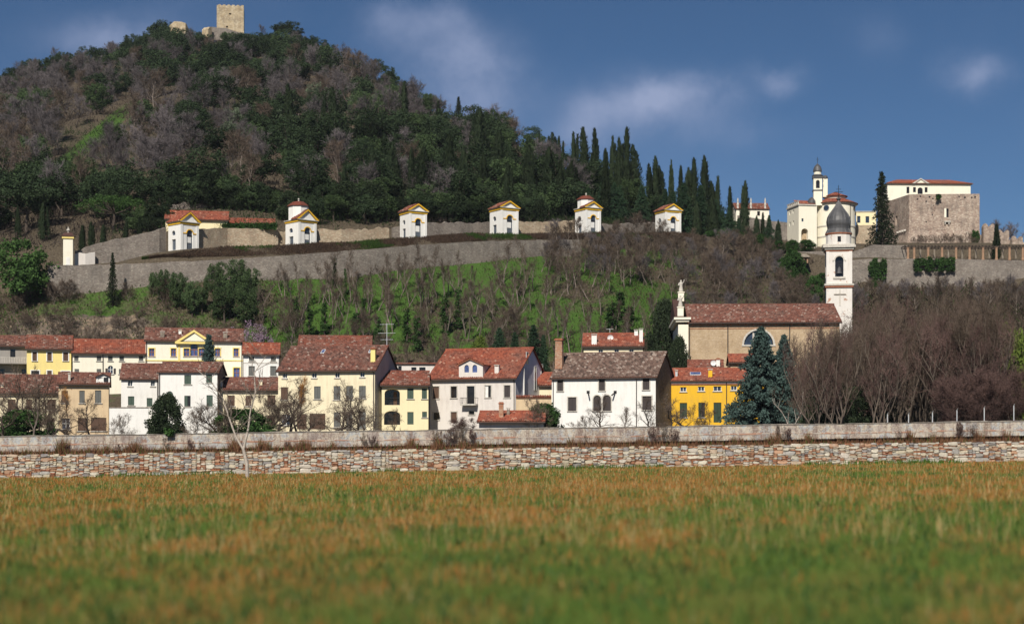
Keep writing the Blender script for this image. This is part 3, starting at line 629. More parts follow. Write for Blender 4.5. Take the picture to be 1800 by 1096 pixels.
def chimney(h, x0, x1, ytop, ybot, dep, mat, parent=None, cap='slab', taper=1.0, th=None):
    a, z1 = h.hit(x0, ytop, dep); b, _ = h.hit(x1, ytop, dep); _, z0 = h.hit(x0, ybot, dep); w = b-a; th = th or max(.45, w*.9)
    mb = MB(); mb.tbox(a, b, dep-th/2, dep+th/2, z0-.9, z1-.22, taper); o = mb.build('chimney', M[mat], h.roof if parent is None else parent)
    mb = MB(); g = .07
    if cap == 'slab':
        for (p, q) in ((a, a+.1), (b-.1, b)): mb.box(p, q, dep-th/2+.02, dep+th/2-.02, z1-.22, z1-.08)
        mb.box(a-g, b+g, dep-th/2-g, dep+th/2+g, z1-.08, z1); mt = 'stone_trim'
    elif cap == 'tile':
        mb.box(a-g, b+g, dep-th/2-g, dep+th/2+g, z1-.22, z1-.14); mb.prism([(a-.15, z1-.14), (b+.15, z1-.14), ((a+b)/2, z1+.08)], dep-th/2-.12, dep+th/2+.12); mt = 'brick_trim'
    else:
        mb.box(a-g, b+g, dep-th/2-g, dep+th/2+g, z1-.22, z1-.12); mb.box(a+.02, b-.02, dep-th/2+.02, dep+th/2-.02, z1-.12, z1); mt = 'brick_trim'
    mb.build('chimney_cap', M[mt], o); return o

def house(name, label, L, R_, Y, b, eave, ridge, D, wall, roof, wins=(), surround=None, cat='house', ov=.35, pipes=(), side=None, seed=0, sill=True, fr='white_trim', dz=0, holes_extra=()):
    h = Front(L, R_, Y, b); h.base = h.ground(D)+dz; h.D = D; W = h.W
    ze = h.hit((L+R_)/2, eave)[1]; zr = h.hit((L+R_)/2, ridge, D/2)[1]; pit = (zr-ze)/(D/2); h.ze, h.zr = ze, zr
    root = empty(name, (h.p0[0], h.p0[1], h.base), h.b); tag(root, label, cat); h.root = root
    holes = []; specs = []
    for w in wins:
        x0, y0, x1, y1, k = w[:5]; arch = w[5] if len(w) > 5 else 0
        a, d = h.hit(x0, y0); e, c = h.hit(x1, y1)
        a = max(a, .06); e = min(e, W-.06); c = max(c, .05); d = min(d, ze-.06)
        if e-a < .15 or d-c < .15: continue
        hh = (a, c, e, d, arch, 1.6 if k == 'L' else .2); holes.append(hh); specs.append((hh, k, arch))
    mb = MB(); holed(mb, 0, W, 0, ze, holes)
    if side: mb.build('front_wall', M[wall], root); mb = MB()
    mb.add([(0,0,0),(0,D,0),(0,D,ze),(0,D/2,zr),(0,0,ze)], [(0,4,3,2,1)])
    mb.add([(W,0,0),(W,D,0),(W,D,ze),(W,D/2,zr),(W,0,ze)], [(0,1,2,3,4)])
    mb.add([(0,D,0),(W,D,0),(W,D,ze),(0,D,ze)], [(1,0,3,2)])
    mb.build('gable_wall' if side else 'wall', M[side or wall], root)
    for hh, k, arch in specs: window(root, hh, k, arch, surround if k[0] != 'L' else None, sill, fr)
    g = .22; up = .14; zt = lambda y: ze+up+pit*y
    h.roof = slope_roof(root, (-g,-ov,zt(-ov)), (W+g,-ov,zt(-ov)), (W+g,D/2,zt(D/2)), (-g,D/2,zt(D/2)), M[roof], 'roof', .12, seed)
    bk = slope_roof(root, (W+g,D+ov,zt(-ov)), (-g,D+ov,zt(-ov)), (-g,D/2,zt(D/2)), (W+g,D/2,zt(D/2)), M[roof], 'rear_roof', .12, seed, False)
    ridge_caps(h.roof, (-g,D/2,zt(D/2)+.03), (W+g,D/2,zt(D/2)+.03), M[roof])
    mb = MB(); zg = zt(-ov)-.10
    mb.tube((-g,-ov-.05,zg), (W+g,-ov-.05,zg), .075, .075, 6); gut = mb.build('gutter', M['gutter'], root)
    for px in pipes:
        x = h.hit(px, 700)[0]; mb = MB(); mb.tube((x,-.09,0.02), (x,-.09,ze-.35), .055, .055, 6); mb.tube((x,-.09,ze-.37), (x,-ov-.05,zg), .055, .055, 6); mb.build('downpipe', M['gutter'], root)
    return h
def part_box(h, nm, px0, py0, px1, py1, y0, y1, mat, dep=0.0, parent=None):
    a, d = h.hit(px0, py0, dep); b, c = h.hit(px1, py1, dep); return MB().box(a, b, y0, y1, c, d).build(nm, M[mat], parent or h.root)
def dish(h, px, py, dep, r, parent=None):
    x, z = h.hit(px, py, dep); mb = MB(); n = 14; rings = [(0, .0), (r*.5, -.04), (r*.85, -.10), (r, -.16)]; vs = []; fs = []
    for (q, y) in rings:
        for i in range(n): t = 2*math.pi*i/n; vs.append((x+q*math.cos(t)-.0, dep+y, z+q*math.sin(t)))
    for j in range(3):
        for i in range(n): k = (i+1) % n; fs.append((j*n+i, j*n+k, (j+1)*n+k, (j+1)*n+i))
    mb.add(vs, fs); mb.tube((x, dep+.02, z-r*.2), (x, dep+.1, z-r-.9), .04, .04, 5); mb.tube((x, dep-.02, z-r*.8), (x, dep-.45, z), .02, .02, 4)
    return mb.build('satellite_dish', M['dish'], parent or h.root)
def antenna(h, px, ytop, ybot, dep, bars, parent=None):
    x, z1 = h.hit(px, ytop, dep); z0 = h.hit(px, ybot, dep)[1]; mb = MB(); mb.tube((x,dep,z0-.6), (x,dep,z1), .05, .04, 5)
    for (fy, l) in bars:
        z = z0+(z1-z0)*fy; mb.tube((x-l,dep,z), (x+l,dep,z), .03, .03, 4)
        for t in (-.8, -.3, .3, .8): mb.tube((x+l*t,dep-.35,z), (x+l*t,dep+.35,z), .018, .018, 4)
    return mb.build('antenna', M['metal'], parent or h.root)
def skylight(h, x0, y0, x1, y1):
    pit = (h.zr-h.ze)/(h.D/2)                      # lies on the front slope: find depth for each height
    def on(px, py):
        lo, hi = 0.0, h.D/2
        for _ in range(30):
            m_ = (lo+hi)/2; x, z = h.hit(px, py, m_)
            if z > h.ze+.14+pit*m_: lo = m_
            else: hi = m_
        return x, lo
    (xa, da), (xb, db) = on(x0, y1), on(x1, y0); f = lambda d, u: h.ze+.14+pit*d+u; mb = MB()
    mb.add([(xa,da,f(da,.05)),(xb,da,f(da,.05)),(xb,db,f(db,.05)),(xa,db,f(db,.05)),(xa,da,f(da,.16)),(xb,da,f(da,.16)),(xb,db,f(db,.16)),(xa,db,f(db,.16))],
        [(4,5,6,7),(0,1,5,4),(1,2,6,5),(2,3,7,6),(3,0,4,7)]); o = mb.build('skylight', M['metal'], h.roof); e = .08
    MB().add([(xa+e,da+e,f(da+e,.168)),(xb-e,da+e,f(da+e,.168)),(xb-e,db-e,f(db-e,.168)),(xa+e,db-e,f(db-e,.168))], [(0,1,2,3)]).build('pane', M['glass_blue'], o)

# ---------------------------------------------------------------- second row on the left
h = house('terrace_house', 'small grey house with a long balcony at the left edge', -40, 47, 224, 15, 608, 592, 8, 'grey_plaster', 't_old',
    [(18, 613, 27, 628, 'K'), (-2, 648, 8, 661, 'K'), (38, 648, 48, 661, 'K')], sill=False, seed=1)
a, z = h.hit(-40, 637); b, _ = h.hit(54, 637); o = MB().box(a, b+.0, -1.3, -.002, z-.15, z).build('balcony', M['grey_plaster'], h.root)
mb = MB(); z2 = h.hit(10, 628)[1]; mb.box(a, b, -1.3, -1.24, z2-.06, z2)
for i in range(int((b-a)/.22)): mb.box(a+.1+i*.22, a+.16+i*.22, -1.29, -1.25, z, z2-.06)
mb.build('balustrade', M['stone_trim'], o)
h = house('yellow_house', 'pale yellow house with white window surrounds beside the grey balcony house', 47, 125, 223, 14, 613, 592, 8, 'yellow_pale', 't_mix',
    [(57, 618, 65, 634, 'S:sh_brown'), (83, 619, 91, 634, 'S:sh_brown'), (111, 619, 120, 634, 'S:sh_brown'), (55, 651, 69, 661, 'K'), (83, 651, 91, 661, 'S:sh_brown'), (108, 652, 123, 661, 'O')], 'white_trim', seed=2)
part_box(h, 'frieze', 47, 612, 125, 617, -.03, -.002, 'white_trim')
h = house('cream_house', 'long low cream house with a bright red roof and an arched upper door', 128, 255, 224, 13, 621, 599, 8, 'cream_pale', 't_red',
    [(130.5, 625, 138, 634, 'S:sh_grey'), (170, 625, 178, 634, 'S:sh_grey'), (190, 625, 198, 634, 'S:sh_grey'), (210, 625, 218, 634, 'S:sh_grey'), (244, 625, 252, 634, 'S:sh_grey'),
     (131, 648, 139, 657, 'S:sh_grey'), (170, 648, 178, 657, 'S:sh_grey'), (189.5, 642, 199, 657, 'O', 1.0), (209, 648, 218, 657, 'S:sh_grey'), (243, 648, 252, 657, 'S:sh_grey')], seed=3, pipes=(181,))
for x in (185.2, 199.6): part_box(h, 'open_shutter', x, 647, x+3.8, 657, -.05, -.003, 'sh_dark')
h = house('villa', 'white villa with yellow pediment, blue glazed windows and arched central window', 256, 427, 226, 11, 599.5, 579.5, 9, 'cream_pale', 't_old',
    [(262, 612, 271.5, 626, 'B'), (300.6, 612, 309.5, 626, 'B'), (323, 612, 333, 626, 'B'), (334.5, 603.5, 348, 625.5, 'B', 1.0), (349.5, 612, 359.5, 626, 'B'), (378, 612, 387, 626, 'B'), (410.5, 612, 419.5, 626, 'B'),
     (262, 646, 272, 664, 'B'), (300, 646, 310, 664, 'B'), (378, 646, 388, 664, 'B'), (410.5, 646, 421.5, 664, 'B')], 'ochre_pale', seed=4, ov=.3, fr='brick_trim', pipes=(257.5, 425))
for x0, x1 in ((313, 316.5), (366, 369.5)): part_box(h, 'pilaster', x0, 600, x1, 680, -.06, -.002, 'ochre_pale')
for x0, x1 in ((256, 312.8), (316.7, 365.8), (369.7, 427)): part_box(h, 'string_course', x0, 632, x1, 634.4, -.08, -.002, 'ochre_pale')
xa, zb = h.hit(309, 600.5); xb, _ = h.hit(373, 600.5); xm, zt_ = h.hit(341, 581); 
MB().prism([(xa+.4, zb), (xb-.4, zb), (xm, zt_-.25)], -.32, 3.2).build('tympanum', M['cream_pale'], h.root)
mb = MB(); mb.prism([(xa-.1, zb), (xa+.5, zb), (xm, zt_-.22), (xm, zt_+.1)], -.55, 3.2); mb.prism([(xb-.5, zb), (xb+.1, zb), (xm, zt_+.1), (xm, zt_-.22)], -.55, 3.2); mb.box(xa-.1, xb+.1, -.56, -.33, zb-.28, zb-.005)
mb.build('pediment', M['ochre_pale'], h.root)
chimney(h, 282, 289, 582, 597, 1.0, 'stone_dark', cap='slab'); chimney(h, 392.5, 399.5, 583, 597, 1.0, 'stone_dark', cap='slab'); chimney(h, 314, 319, 579, 590, 2.4, 'white', cap='slab')
h = house('small_white_house', 'small white house with red roof between the villa and the big cream house', 428, 490, 224, 7.5, 622.5, 605, 6, 'white', 't_red',
    [(437.7, 626.5, 446.7, 634.5, 'S:sh_grey'), (476, 626.5, 485, 635, 'S:sh_grey'), (437, 643, 448, 660, 'S:sh_grey'), (475, 643, 486, 660, 'S:sh_grey')], 'white_trim', seed=5, side='lilac')
part_box(h, 'string_course', 428, 637, 490, 638.5, -.05, -.002, 'stone_trim')
# white lantern block on the roof behind
h = house('rear_roof_house', 'red roofed house rising behind the big cream house', 524, 651, 214, 4, 622, 592.5, 10, 'cream', 't_mix', seed=6, side='lilac')

# ---------------------------------------------------------------- front row
h = house('low_cream_house', 'low cream house with long dark red roof at the left edge behind bare trees', -30, 103, 200, 14, 690, 661, 9, 'cream', 't_old',
    [(13.6, 701.5, 27.5, 720, 'S:sh_brown'), (46, 701.5, 56, 720, 'S:sh_brown'), (83, 701.5, 98, 720, 'S:sh_brown'), (20, 735, 32, 756, 'K'), (84, 734, 96, 756, 'S:sh_brown')], seed=7)
chimney(h, 70, 76, 678, 690, 1.2, 'cream', cap='slab'); chimney(h, 2, 6, 676, 690, 1.2, 'cream', cap='slab')
h = house('tan_house', 'peeling tan house with grey shutters and a white dormer, left of the white house', 103, 191, 193, 13, 675, 657.5, 7, 'tan', 't_old',
    [(108, 686.5, 119.5, 708, 'S:sh_brown'), (139.5, 686, 149, 708, 'S:sh_grey'), (167, 685.5, 178, 708, 'S:sh_grey'), (109, 734.6, 123, 754, 'O'), (137, 734, 154, 757, 'S:sh_brown'), (160, 733.6, 187, 757, 'S:sh_brown')], seed=8)
chimney(h, 120, 124, 655, 671, .8, 'stone_trim', cap='slab')
a, z0 = h.hit(169, 674); b, z1 = h.hit(193, 661.5); zp = h.hit(181, 657.2)[1]
mb = MB(); holed(mb, a, b, z0, z1, [(a+(b-a)*.12, z0+.1, a+(b-a)*.48, z1-.1, 0, .15), (a+(b-a)*.55, z0+.1, a+(b-a)*.9, z1-.1, 0, .15)], y=.1)
mb.add([(a,.1,z1),(b,.1,z1),((a+b)/2,.1,zp)], [(0,1,2)]); mb.add([(a,.1,z0),(a,3,z0),(a,3,z1),(a,.1,z1)], [(0,3,2,1)]); mb.add([(b,.1,z0),(b,3,z0),(b,3,z1),(b,.1,z1)], [(0,1,2,3)])
o = mb.build('dormer', M['white'], h.root)
MB().box(a+(b-a)*.12, a+(b-a)*.48, .2, .24, z0+.1, z1-.1).build('shutter', M['white_trim'], o); MB().box(a+(b-a)*.55, a+(b-a)*.9, .22, .26, z0+.1, z1-.1).build('pane', M['dark'], o)
m_ = (a+b)/2; slope_roof(o, (a-.15,-.15,z1-.02), (m_,-.15,zp+.1), (m_,3,zp+.1), (a-.15,3,z1-.02), M['t_old'], 'dormer_roof', .08, 1, False); slope_roof(o, (m_,-.15,zp+.1), (b+.15,-.15,z1-.02), (b+.15,3,z1-.02), (m_,3,zp+.1), M['t_old'], 'dormer_roof', .08, 1, False)
h = house('white_house', 'lower white wing with dark red roof left of the tall white house', 213, 278.5, 208, 10, 666.5, 641.5, 9, 'white', 't_old',
    [(224.7, 668.5, 233, 678.5, 'O'), (265, 668.5, 272.5, 678.5, 'O'), (225, 696, 236, 712, 'S:sh_green'), (258, 699, 268, 714, 'S:sh_green')], seed=9, pipes=(277,), ov=.2)
h = house('white_house', 'tall white house with green shutters and a dark stone gable behind the dark shrub', 279, 382, 204, 2.5, 655, 639, 8, 'white', 't_old',
    [(324, 659, 336, 675, 'S:sh_green'), (362.5, 658, 373, 672, 'S:sh_green'), (292.6, 687, 304, 706, 'S:sh_green', 1.0), (324, 695, 335, 714, 'H:sh_green'), (363, 694, 374, 714, 'S:sh_green')], seed=10, side='stone_dark', ov=.15, pipes=(280.5,))
w0 = Front(192, 261, 193.5, 8); w0.base = w0.ground(1); root = empty('terrace_wall', (w0.p0[0], w0.p0[1], w0.base), w0.b); tag(root, 'low white terrace wall with dark cap below the white houses', 'wall')
zt_ = w0.hit(225, 715)[1]; MB().box(0, w0.W, 0, .3, 0, zt_-.1).build('wall_face', M['white'], root); MB().box(-.05, w0.W+.05, -.06, .36, zt_-.1, zt_).build('cap', M['stone_dark'], root)
h = house('brown_roof_house', 'low house with brown roof and brown shutters behind the pale meadow tree', 384, 489, 206, 7.5, 685, 666, 8, 'cream', 't_old',
    [(399.5, 694.5, 412.6, 713, 'S:sh_brown'), (431.6, 695, 441.7, 713, 'S:sh_brown'), (470, 694, 484, 712, 'S:sh_brown'), (432, 730, 444, 752, 'K'), (470, 730, 482, 750, 'S:sh_brown')], seed=11)
chimney(h, 455, 461, 668, 682, 1.4, 'cream', cap='slab'); chimney(h, 387, 391, 668, 684, .8, 'white', cap='slab')
h = house('big_cream_house', 'big three storey cream house with grey gable, grey shutters and yellow chimney', 489, 659, 199, -11.5, 650.5, 611, 10.5, 'cream', 't_old',
    [(496.7, 656, 504.7, 664.5, 'O'), (548, 655.5, 556.7, 664, 'O'), (588.8, 655, 597, 663.5, 'O'), (633, 654, 641, 662.5, 'O'),
     (493.7, 680, 506, 702, 'S:sh_brown'), (525, 679, 535, 702, 'S:sh_grey'), (552, 678.5, 563.7, 701, 'S:sh_grey'), (586.4, 678, 598.4, 702, 'S:sh_grey'), (608.5, 677.8, 620.5, 701.5, 'S:sh_grey'), (631, 677.8, 643, 699.5, 'S:sh_grey'),
     (495, 728, 510.7, 747, 'O'), (522, 727, 539, 754, 'D:sh_brown'), (544, 726.6, 572, 754, 'D:sh_brown'), (586.8, 724, 598.4, 750, 'S:sh_grey'), (608.5, 723, 619.5, 752, 'S:sh_grey'), (631, 723, 643, 752, 'S:sh_grey')], seed=12, side='grey_gable', pipes=(657,))
chimney(h, 652.5, 660.5, 611, 640, 1.7, 'yellow_pale', cap='tile')
skylight(h, 563, 616, 573, 622); skylight(h, 647, 616, 654, 621); antenna(h, 680, 568, 625, 5.2, [(.97, .9), (.70, 1.1), (.50, .8)], h.roof)
h = house('arcade_house', 'narrow straw yellow house with two arched loggias one above the other', 671, 753, 198, 4, 677, 654.5, 9, 'straw', 't_mix',
    [(676, 683, 703, 711.5, 'L', .55), (675, 721.5, 703.4, 746, 'L', .55), (715.8, 682, 727, 700.5, 'S:sh_green'), (741.5, 682, 750.5, 700.5, 'S:sh_green'), (716, 723.5, 727, 745.5, 'D:sh_green'), (742, 723, 750.5, 733, 'S:sh_green')], seed=13)
h = house('pink_white_house', 'faded pinkish white house with bright red roof, gothic dormer and iron balcony', 753, 906, 203, -19, 665, 615.5, 13, 'white_old', 't_red',
    [(761, 679, 771.8, 700, 'S:sh_brown'), (792.5, 678.8, 803, 699, 'K'), (821, 678.4, 834, 711, 'K'), (852.7, 677.4, 863, 698, 'H:white_trim'), (886.4, 677, 897, 698, 'S:sh_dark'),
     (762, 724.6, 772, 737, 'K'), (792.8, 723.6, 803, 743, 'D:sh_brown'), (824, 722, 834, 728, 'K'), (852.7, 722.4, 863.7, 728, 'K'), (886.6, 722, 896.7, 727.4, 'K')], 'stone_trim', seed=14, side='lilac', pipes=(754.5, 904))
H13 = h
a, z0 = h.hit(813.5, 712); b, zr_ = h.hit(840.6, 698.5); o = MB().box(a, b, -.95, -.002, z0-.02, z0+.16).build('balcony', M['stone_trim'], h.root)
mb = MB(); mb.box(a, b, -.95, -.90, zr_-.05, zr_); mb.box(a, a+.05, -.90, -.01, zr_-.05, zr_); mb.box(b-.05, b, -.90, -.01, zr_-.05, zr_)
for i in range(13): x = a+.02+(b-a-.04)*i/12; mb.tube((x,-.93,z0+.16), (x,-1.0,(z0+zr_)/2+.05), .022, .022, 4, False); mb.tube((x,-1.0,(z0+zr_)/2+.05), (x,-.93,zr_), .022, .022, 4, False)
mb.build('railing', M['iron'], o)
a, z0 = h.hit(807, 663.5); b, z1 = h.hit(849, 640); xm, zp = h.hit(827, 631.5)
g1 = [h.hit(816.5, 639.5), h.hit(824.6, 654)]; g2 = [h.hit(830.6, 639.5), h.hit(839, 654)]
hl = [(g[0][0], g[1][1], g[1][0], g[0][1], 1.5, .2) for g in (g1, g2)]
mb = MB(); holed(mb, a, b, z0, z1, [(q[0], q[1], q[2], min(q[3], z1-.02), 1.2, .2) for q in hl], y=-.05); mb.add([(a,-.05,z1),(b,-.05,z1),(xm,-.05,zp)], [(0,1,2)])
mb.add([(a,-.05,z0),(a,5,z0),(a,5,z1),(a,-.05,z1)], [(0,3,2,1)]); mb.add([(b,-.05,z0),(b,5,z0),(b,5,z1),(b,-.05,z1)], [(0,1,2,3)]); o = mb.build('dormer', M['white_old'], h.root)
for q in hl: MB().box(q[0]-.01, q[2]+.01, .1, .14, q[1], min(q[3], z1-.02)).build('window', M['glass_blue'], o)
slope_roof(o, (a-.2,-.3,z1-.04), (xm,-.3,zp+.12), (xm,5.5,zp+.12), (a-.2,5.5,z1-.04), M['t_red'], 'dormer_roof', .1, 2); slope_roof(o, (xm,-.3,zp+.12), (b+.2,-.3,z1-.04), (b+.2,5.5,z1-.04), (xm,5.5,zp+.12), M['t_red'], 'dormer_roof', .1, 3)
chimney(h, 870.5, 877.7, 641, 661, 1.0, 'white_old', cap='slab')
W = h.W                                            # openings on the gable whose plaster is tinted for blue shade
for (y0, y1, z0, z1) in ((4.2, 4.9, 10.6, 12.0), (7.4, 8.1, 7.4, 10.4), (10.2, 10.8, 9.6, 10.8), (5.4, 6.0, 3.6, 4.8)):
    o = MB().box(W-.06, W+.02, y0, y1, z0-1.2, z1-1.2).build('window', M['glass'], h.root); mb = MB(); mb.box(W, W+.05, y0-.1, y0, z0-1.2, z1-1.2); mb.box(W, W+.05, y1, y1+.1, z0-1.2, z1-1.2); mb.box(W, W+.05, y0-.1, y1+.1, z1-1.2, z1-1.1); mb.build('surround', M['white_trim'], o)
mb = MB(); mb.tube((W+.12, 2.9, .05), (W+.12, 2.9, h.ze+1.3), .09, .09, 8); mb.build('vent_pipe', M['white_trim'], h.root)
# low outbuilding with brick chimney in front of it
h = house('outbuilding', 'low outbuilding with red roof and brick chimney below the pinkish house', 842, 955, 176, -3, 741, 725, 8, 'white_old', 't_red', seed=15, ov=.5)
chimney(h, 877, 885, 706, 737, 1.4, 'brick', cap='pot'); chimney(h, 891, 896, 716, 733, 2.6, 'stone_dark', cap='slab')
h = house('red_roof_wing', 'small red roofed wing tucked between the shaded gable and the white house', 948, 972, 206, 0, 677, 657, 7, 'cream', 't_red', seed=16)
w0 = Front(907, 969, 196, 0); w0.base = w0.ground(1); root = empty('courtyard_wall', (w0.p0[0], w0.p0[1], w0.base), w0.b); tag(root, 'tan courtyard wall with tile cap beside the white barn house', 'wall')
zt_ = w0.hit(940, 696)[1]; MB().box(0, w0.W, 0, .4, 0, zt_-.15).build('wall_face', M['tan'], root)
slope_roof(root, (0,-.2,zt_-.15), (w0.W,-.2,zt_-.15), (w0.W,.6,zt_+.12), (0,.6,zt_+.12), M['t_mix'], 'tile_cap', .06, 3)
h = house('white_barn_house', 'bright white house with speckled old roof, twin arched shutters and tall brick chimney', 970, 1152.5, 196, -17, 663.5, 622.5, 11, 'white', 't_grey',
    [(979.6, 667.5, 990, 687, 'S:sh_dark'), (1052.8, 666, 1063.5, 686, 'S:sh_dark'), (1130, 664.5, 1141.7, 684.5, 'S:sh_dark'), (998.6, 698, 1013, 722, 'S:sh_dark'),
     (1043, 694.5, 1056.4, 722, 'S:sh_dark', 1.0), (1059.8, 694, 1074, 721.7, 'S:sh_dark', 1.0), (1129.3, 696, 1145.3, 720, 'S:sh_dark')], 'stone_trim', seed=17, side='stone_dark', pipes=(972.7, 1119), ov=.25)
chimney(h, 976.5, 990, 595, 652, 2.2, 'brick', cap='pot', taper=.85, th=.85)
for px in (1034, 1081.5):
    x, z = h.hit(px, 688); mb = MB(); mb.tube((x, -.02, z-.1), (x+(.25 if px < 1050 else -.25), -.75, z-.45), .09, .09, 6); mb.box(x-.18, x+.18, -.06, -.003, z-.2, z+.12); mb.build('bracket', M['iron'], h.root)
h = house('rear_house', 'cream house with white chimneys behind the speckled roof', 1026, 1130, 226, -4, 608.5, 588, 8, 'cream', 't_red', [(1052, 614, 1060, 624, 'O'), (1080, 614, 1088, 624, 'O'), (1106, 614, 1114, 624, 'O')], seed=18)
chimney(h, 1040, 1049, 587, 606, .6, 'white', cap='slab'); chimney(h, 1115, 1121.5, 579, 592, 3.4, 'white', cap='slab'); chimney(h, 1123.7, 1130, 577, 600, 1.2, 'white', cap='slab')
dish(h, 1073, 593.5, 2.0, .42, h.roof); antenna(h, 1072, 577, 588, 4, [(.9, .5)], h.roof)
h = house('saffron_house', 'bright saffron yellow house with dark green shutters beside the blue conifer', 1180, 1411, 201, -5, 670, 649.5, 9, 'saffron', 't_red',
    [(1195.6, 680, 1206.6, 688, 'O'), (1227, 679, 1238.3, 687, 'O'), (1254, 678.6, 1268, 687, 'O'), (1284.5, 677.6, 1295.5, 685.6, 'O'), (1318, 677, 1330, 685, 'O'), (1386, 676, 1398, 684, 'O'),
     (1194.8, 707.5, 1207.8, 733, 'S:sh_dkgreen'), (1227.7, 707, 1239, 733, 'H:sh_dkgreen'), (1254.4, 707, 1268, 742, 'D:sh_dkgreen'), (1285, 706.5, 1295.5, 732, 'S:sh_dkgreen'), (1318, 706, 1330, 731, 'S:sh_dkgreen'), (1386, 706, 1398, 731, 'S:sh_dkgreen')], seed=19, ov=.2, pipes=(1277,))
part_box(h, 'cornice', 1180, 670.5, 1411, 673, -.14, -.003, 'white_trim'); part_box(h, 'brick_band', 1180, 673, 1411, 675.5, -.08, -.003, 'brick_trim')
chimney(h, 1245, 1252, 648, 665, 1.3, 'saffron', cap='slab'); chimney(h, 1187, 1191, 650, 663, 1.6, 'metal', cap='slab'); skylight(h, 1213, 655.5, 1232, 660)
h = house('small_red_roof_house', 'small dark red roof with dish and white chimney behind the saffron house', 1211, 1270, 214, -6, 650, 635, 7, 'cream', 't_mix', seed=20, side='lilac')
chimney(h, 1259, 1265.5, 629, 644, 1.2, 'white', cap='pot'); dish(h, 1254, 637.5, .9, .38, h.roof)
h = house('tan_annex', 'small tan annex with red roof against the church wall', 1284, 1330, 217, -4, 637, 624.5, 6, 'church_brick', 't_red', [(1299, 640, 1303, 645, 'K')], seed=21)
h = house('ruined_house', 'roofless pale ruin with empty windows behind the arcade house', 690, 765, 232, 3, 641, 640.4, 4, 'white_old', 't_mix', [(723, 645, 732, 653, 'K'), (737, 645, 748, 653, 'K'), (700, 643, 706, 655, 'K')], seed=22, sill=False, ov=.05)

# ---------------------------------------------------------------- hillside walls
def stone_wall(name, label, pts, thick, mat, seg=1.2, rough=.18, seed=0, cap=None, parent=None):
    q = random.Random(seed); P0 = []                # pts: (px, py top, py bottom, distance)
    for (a, b) in zip(pts[:-1], pts[1:]):
        pa, pb = P(a[0], a[1], a[3]), P(b[0], b[1], b[3]); za, zb = ZA(a[2], a[3]), ZA(b[2], b[3]); n = max(1, int((pb-pa).length/seg))
        for i in range(n): t = i/n; P0.append((pa.lerp(pb, t), za+(zb-za)*t))
    a = pts[-1]; P0.append((P(a[0], a[1], a[3]), ZA(a[2], a[3])))
    org = P0[0][0].copy(); org.z = P0[0][1]; mb = MB(); V = []
    for i, (p, zb) in enumerate(P0):
        d = (P0[min(i+1, len(P0)-1)][0]-P0[max(i-1, 0)][0]); d.z = 0; d.normalize(); nn = Vector((-d.y, d.x, 0))*thick
        top = p.z+q.uniform(-rough, rough)*.6; b = p.xy-org.xy
        V += [(b.x, b.y, zb-1.0-org.z), (b.x, b.y, top-org.z), (b.x+nn.x, b.y+nn.y, top+q.uniform(-.05, .1)-org.z), (b.x+nn.x, b.y+nn.y, zb-1.0-org.z)]
    F_ = []
    for i in range(len(P0)-1):
        for j in range(4): k = (j+1) % 4; F_.append((i*4+k, i*4+j, (i+1)*4+j, (i+1)*4+k))
    F_ += [(0, 1, 2, 3), tuple(4*(len(P0)-1)+j for j in (3, 2, 1, 0))]
    mb.add(V, F_); o = mb.build(name, M[mat], parent, org)
    if label: tag(o, label, 'wall')
    return o
stone_wall('retaining_wall', 'long grey rubble retaining wall curving below the row of chapels', [(84, 466, 512, 260.0), (183, 465, 508, 262.0), (300, 460, 498, 263.0), (361, 458, 492, 264.0), (500, 449, 488, 267.5), (583, 443, 486, 271.0), (660, 437, 478, 275.5), (728, 431, 468, 280.0), (800, 426, 460, 285.5), (867, 423, 454, 290.0), (950, 422, 450, 297.0), (1022, 421.5, 448, 302.0)], .9, 'stone_grey', 1.0, .12, 1)
stone_wall('lane_wall', 'sloping grey wall climbing from the gate pillar to the first chapel', [(133, 442, 470, 267), (166, 429, 468, 268.5), (215, 418, 464, 270), (280, 403, 442, 272), (292, 401, 440, 273.5)], .6, 'stone_grey', .8, .2, 2)
stone_wall('chapel_wall', 'tall stone wall between the first and second chapel', [(346, 402, 438, 274), (400, 401, 438, 280), (489, 402.5, 434, 284)], .6, 'stone_warm', .8, .15, 3)
stone_wall('chapel_wall', 'crumbling stone wall right of the domed second chapel', [(488, 406, 434, 284.5), (520, 406, 434, 286.5), (556, 403, 430, 287.5), (600, 405, 428, 289), (684, 400, 424, 295)], .6, 'stone_warm', .7, .5, 4)
stone_wall('chapel_wall', 'pale stone wall between the third and fourth chapel', [(690, 401, 422, 296), (750, 392, 420, 298.5), (806, 391, 418, 303), (862, 391, 415, 308)], .6, 'stone_grey', .7, .35, 5)
stone_wall('chapel_wall', 'pale stone wall between the fourth and fifth chapel', [(912, 389, 412, 309.5), (960, 390, 412, 313), (1010, 388, 412, 318)], .6, 'stone_warm', .7, .3, 6)
stone_wall('chapel_wall', 'stone wall between the domed fifth chapel and the last chapel', [(1056, 393, 412, 318), (1100, 393, 412, 322), (1152, 391, 412, 330)], .6, 'stone_grey', .7, .35, 7)
stone_wall('upper_terrace_wall', 'overgrown grey terrace wall above the first chapel', [(300, 358, 372, 300), (345, 356, 372, 302), (396, 360, 374, 304)], .6, 'stone_grey', .8, .4, 8)
stone_wall('path_wall', 'short pale wall of the path high on the left flank', [(200, 212, 222, 480), (225, 208, 219, 482), (246, 204, 214, 485)], .8, 'stone_warm', 2, .6, 9)
stone_wall('path_wall', 'grey wall fragment below the summit wood', [(338, 154, 162, 530), (380, 158, 166, 532)], .8, 'stone_grey', 2, .6, 10)

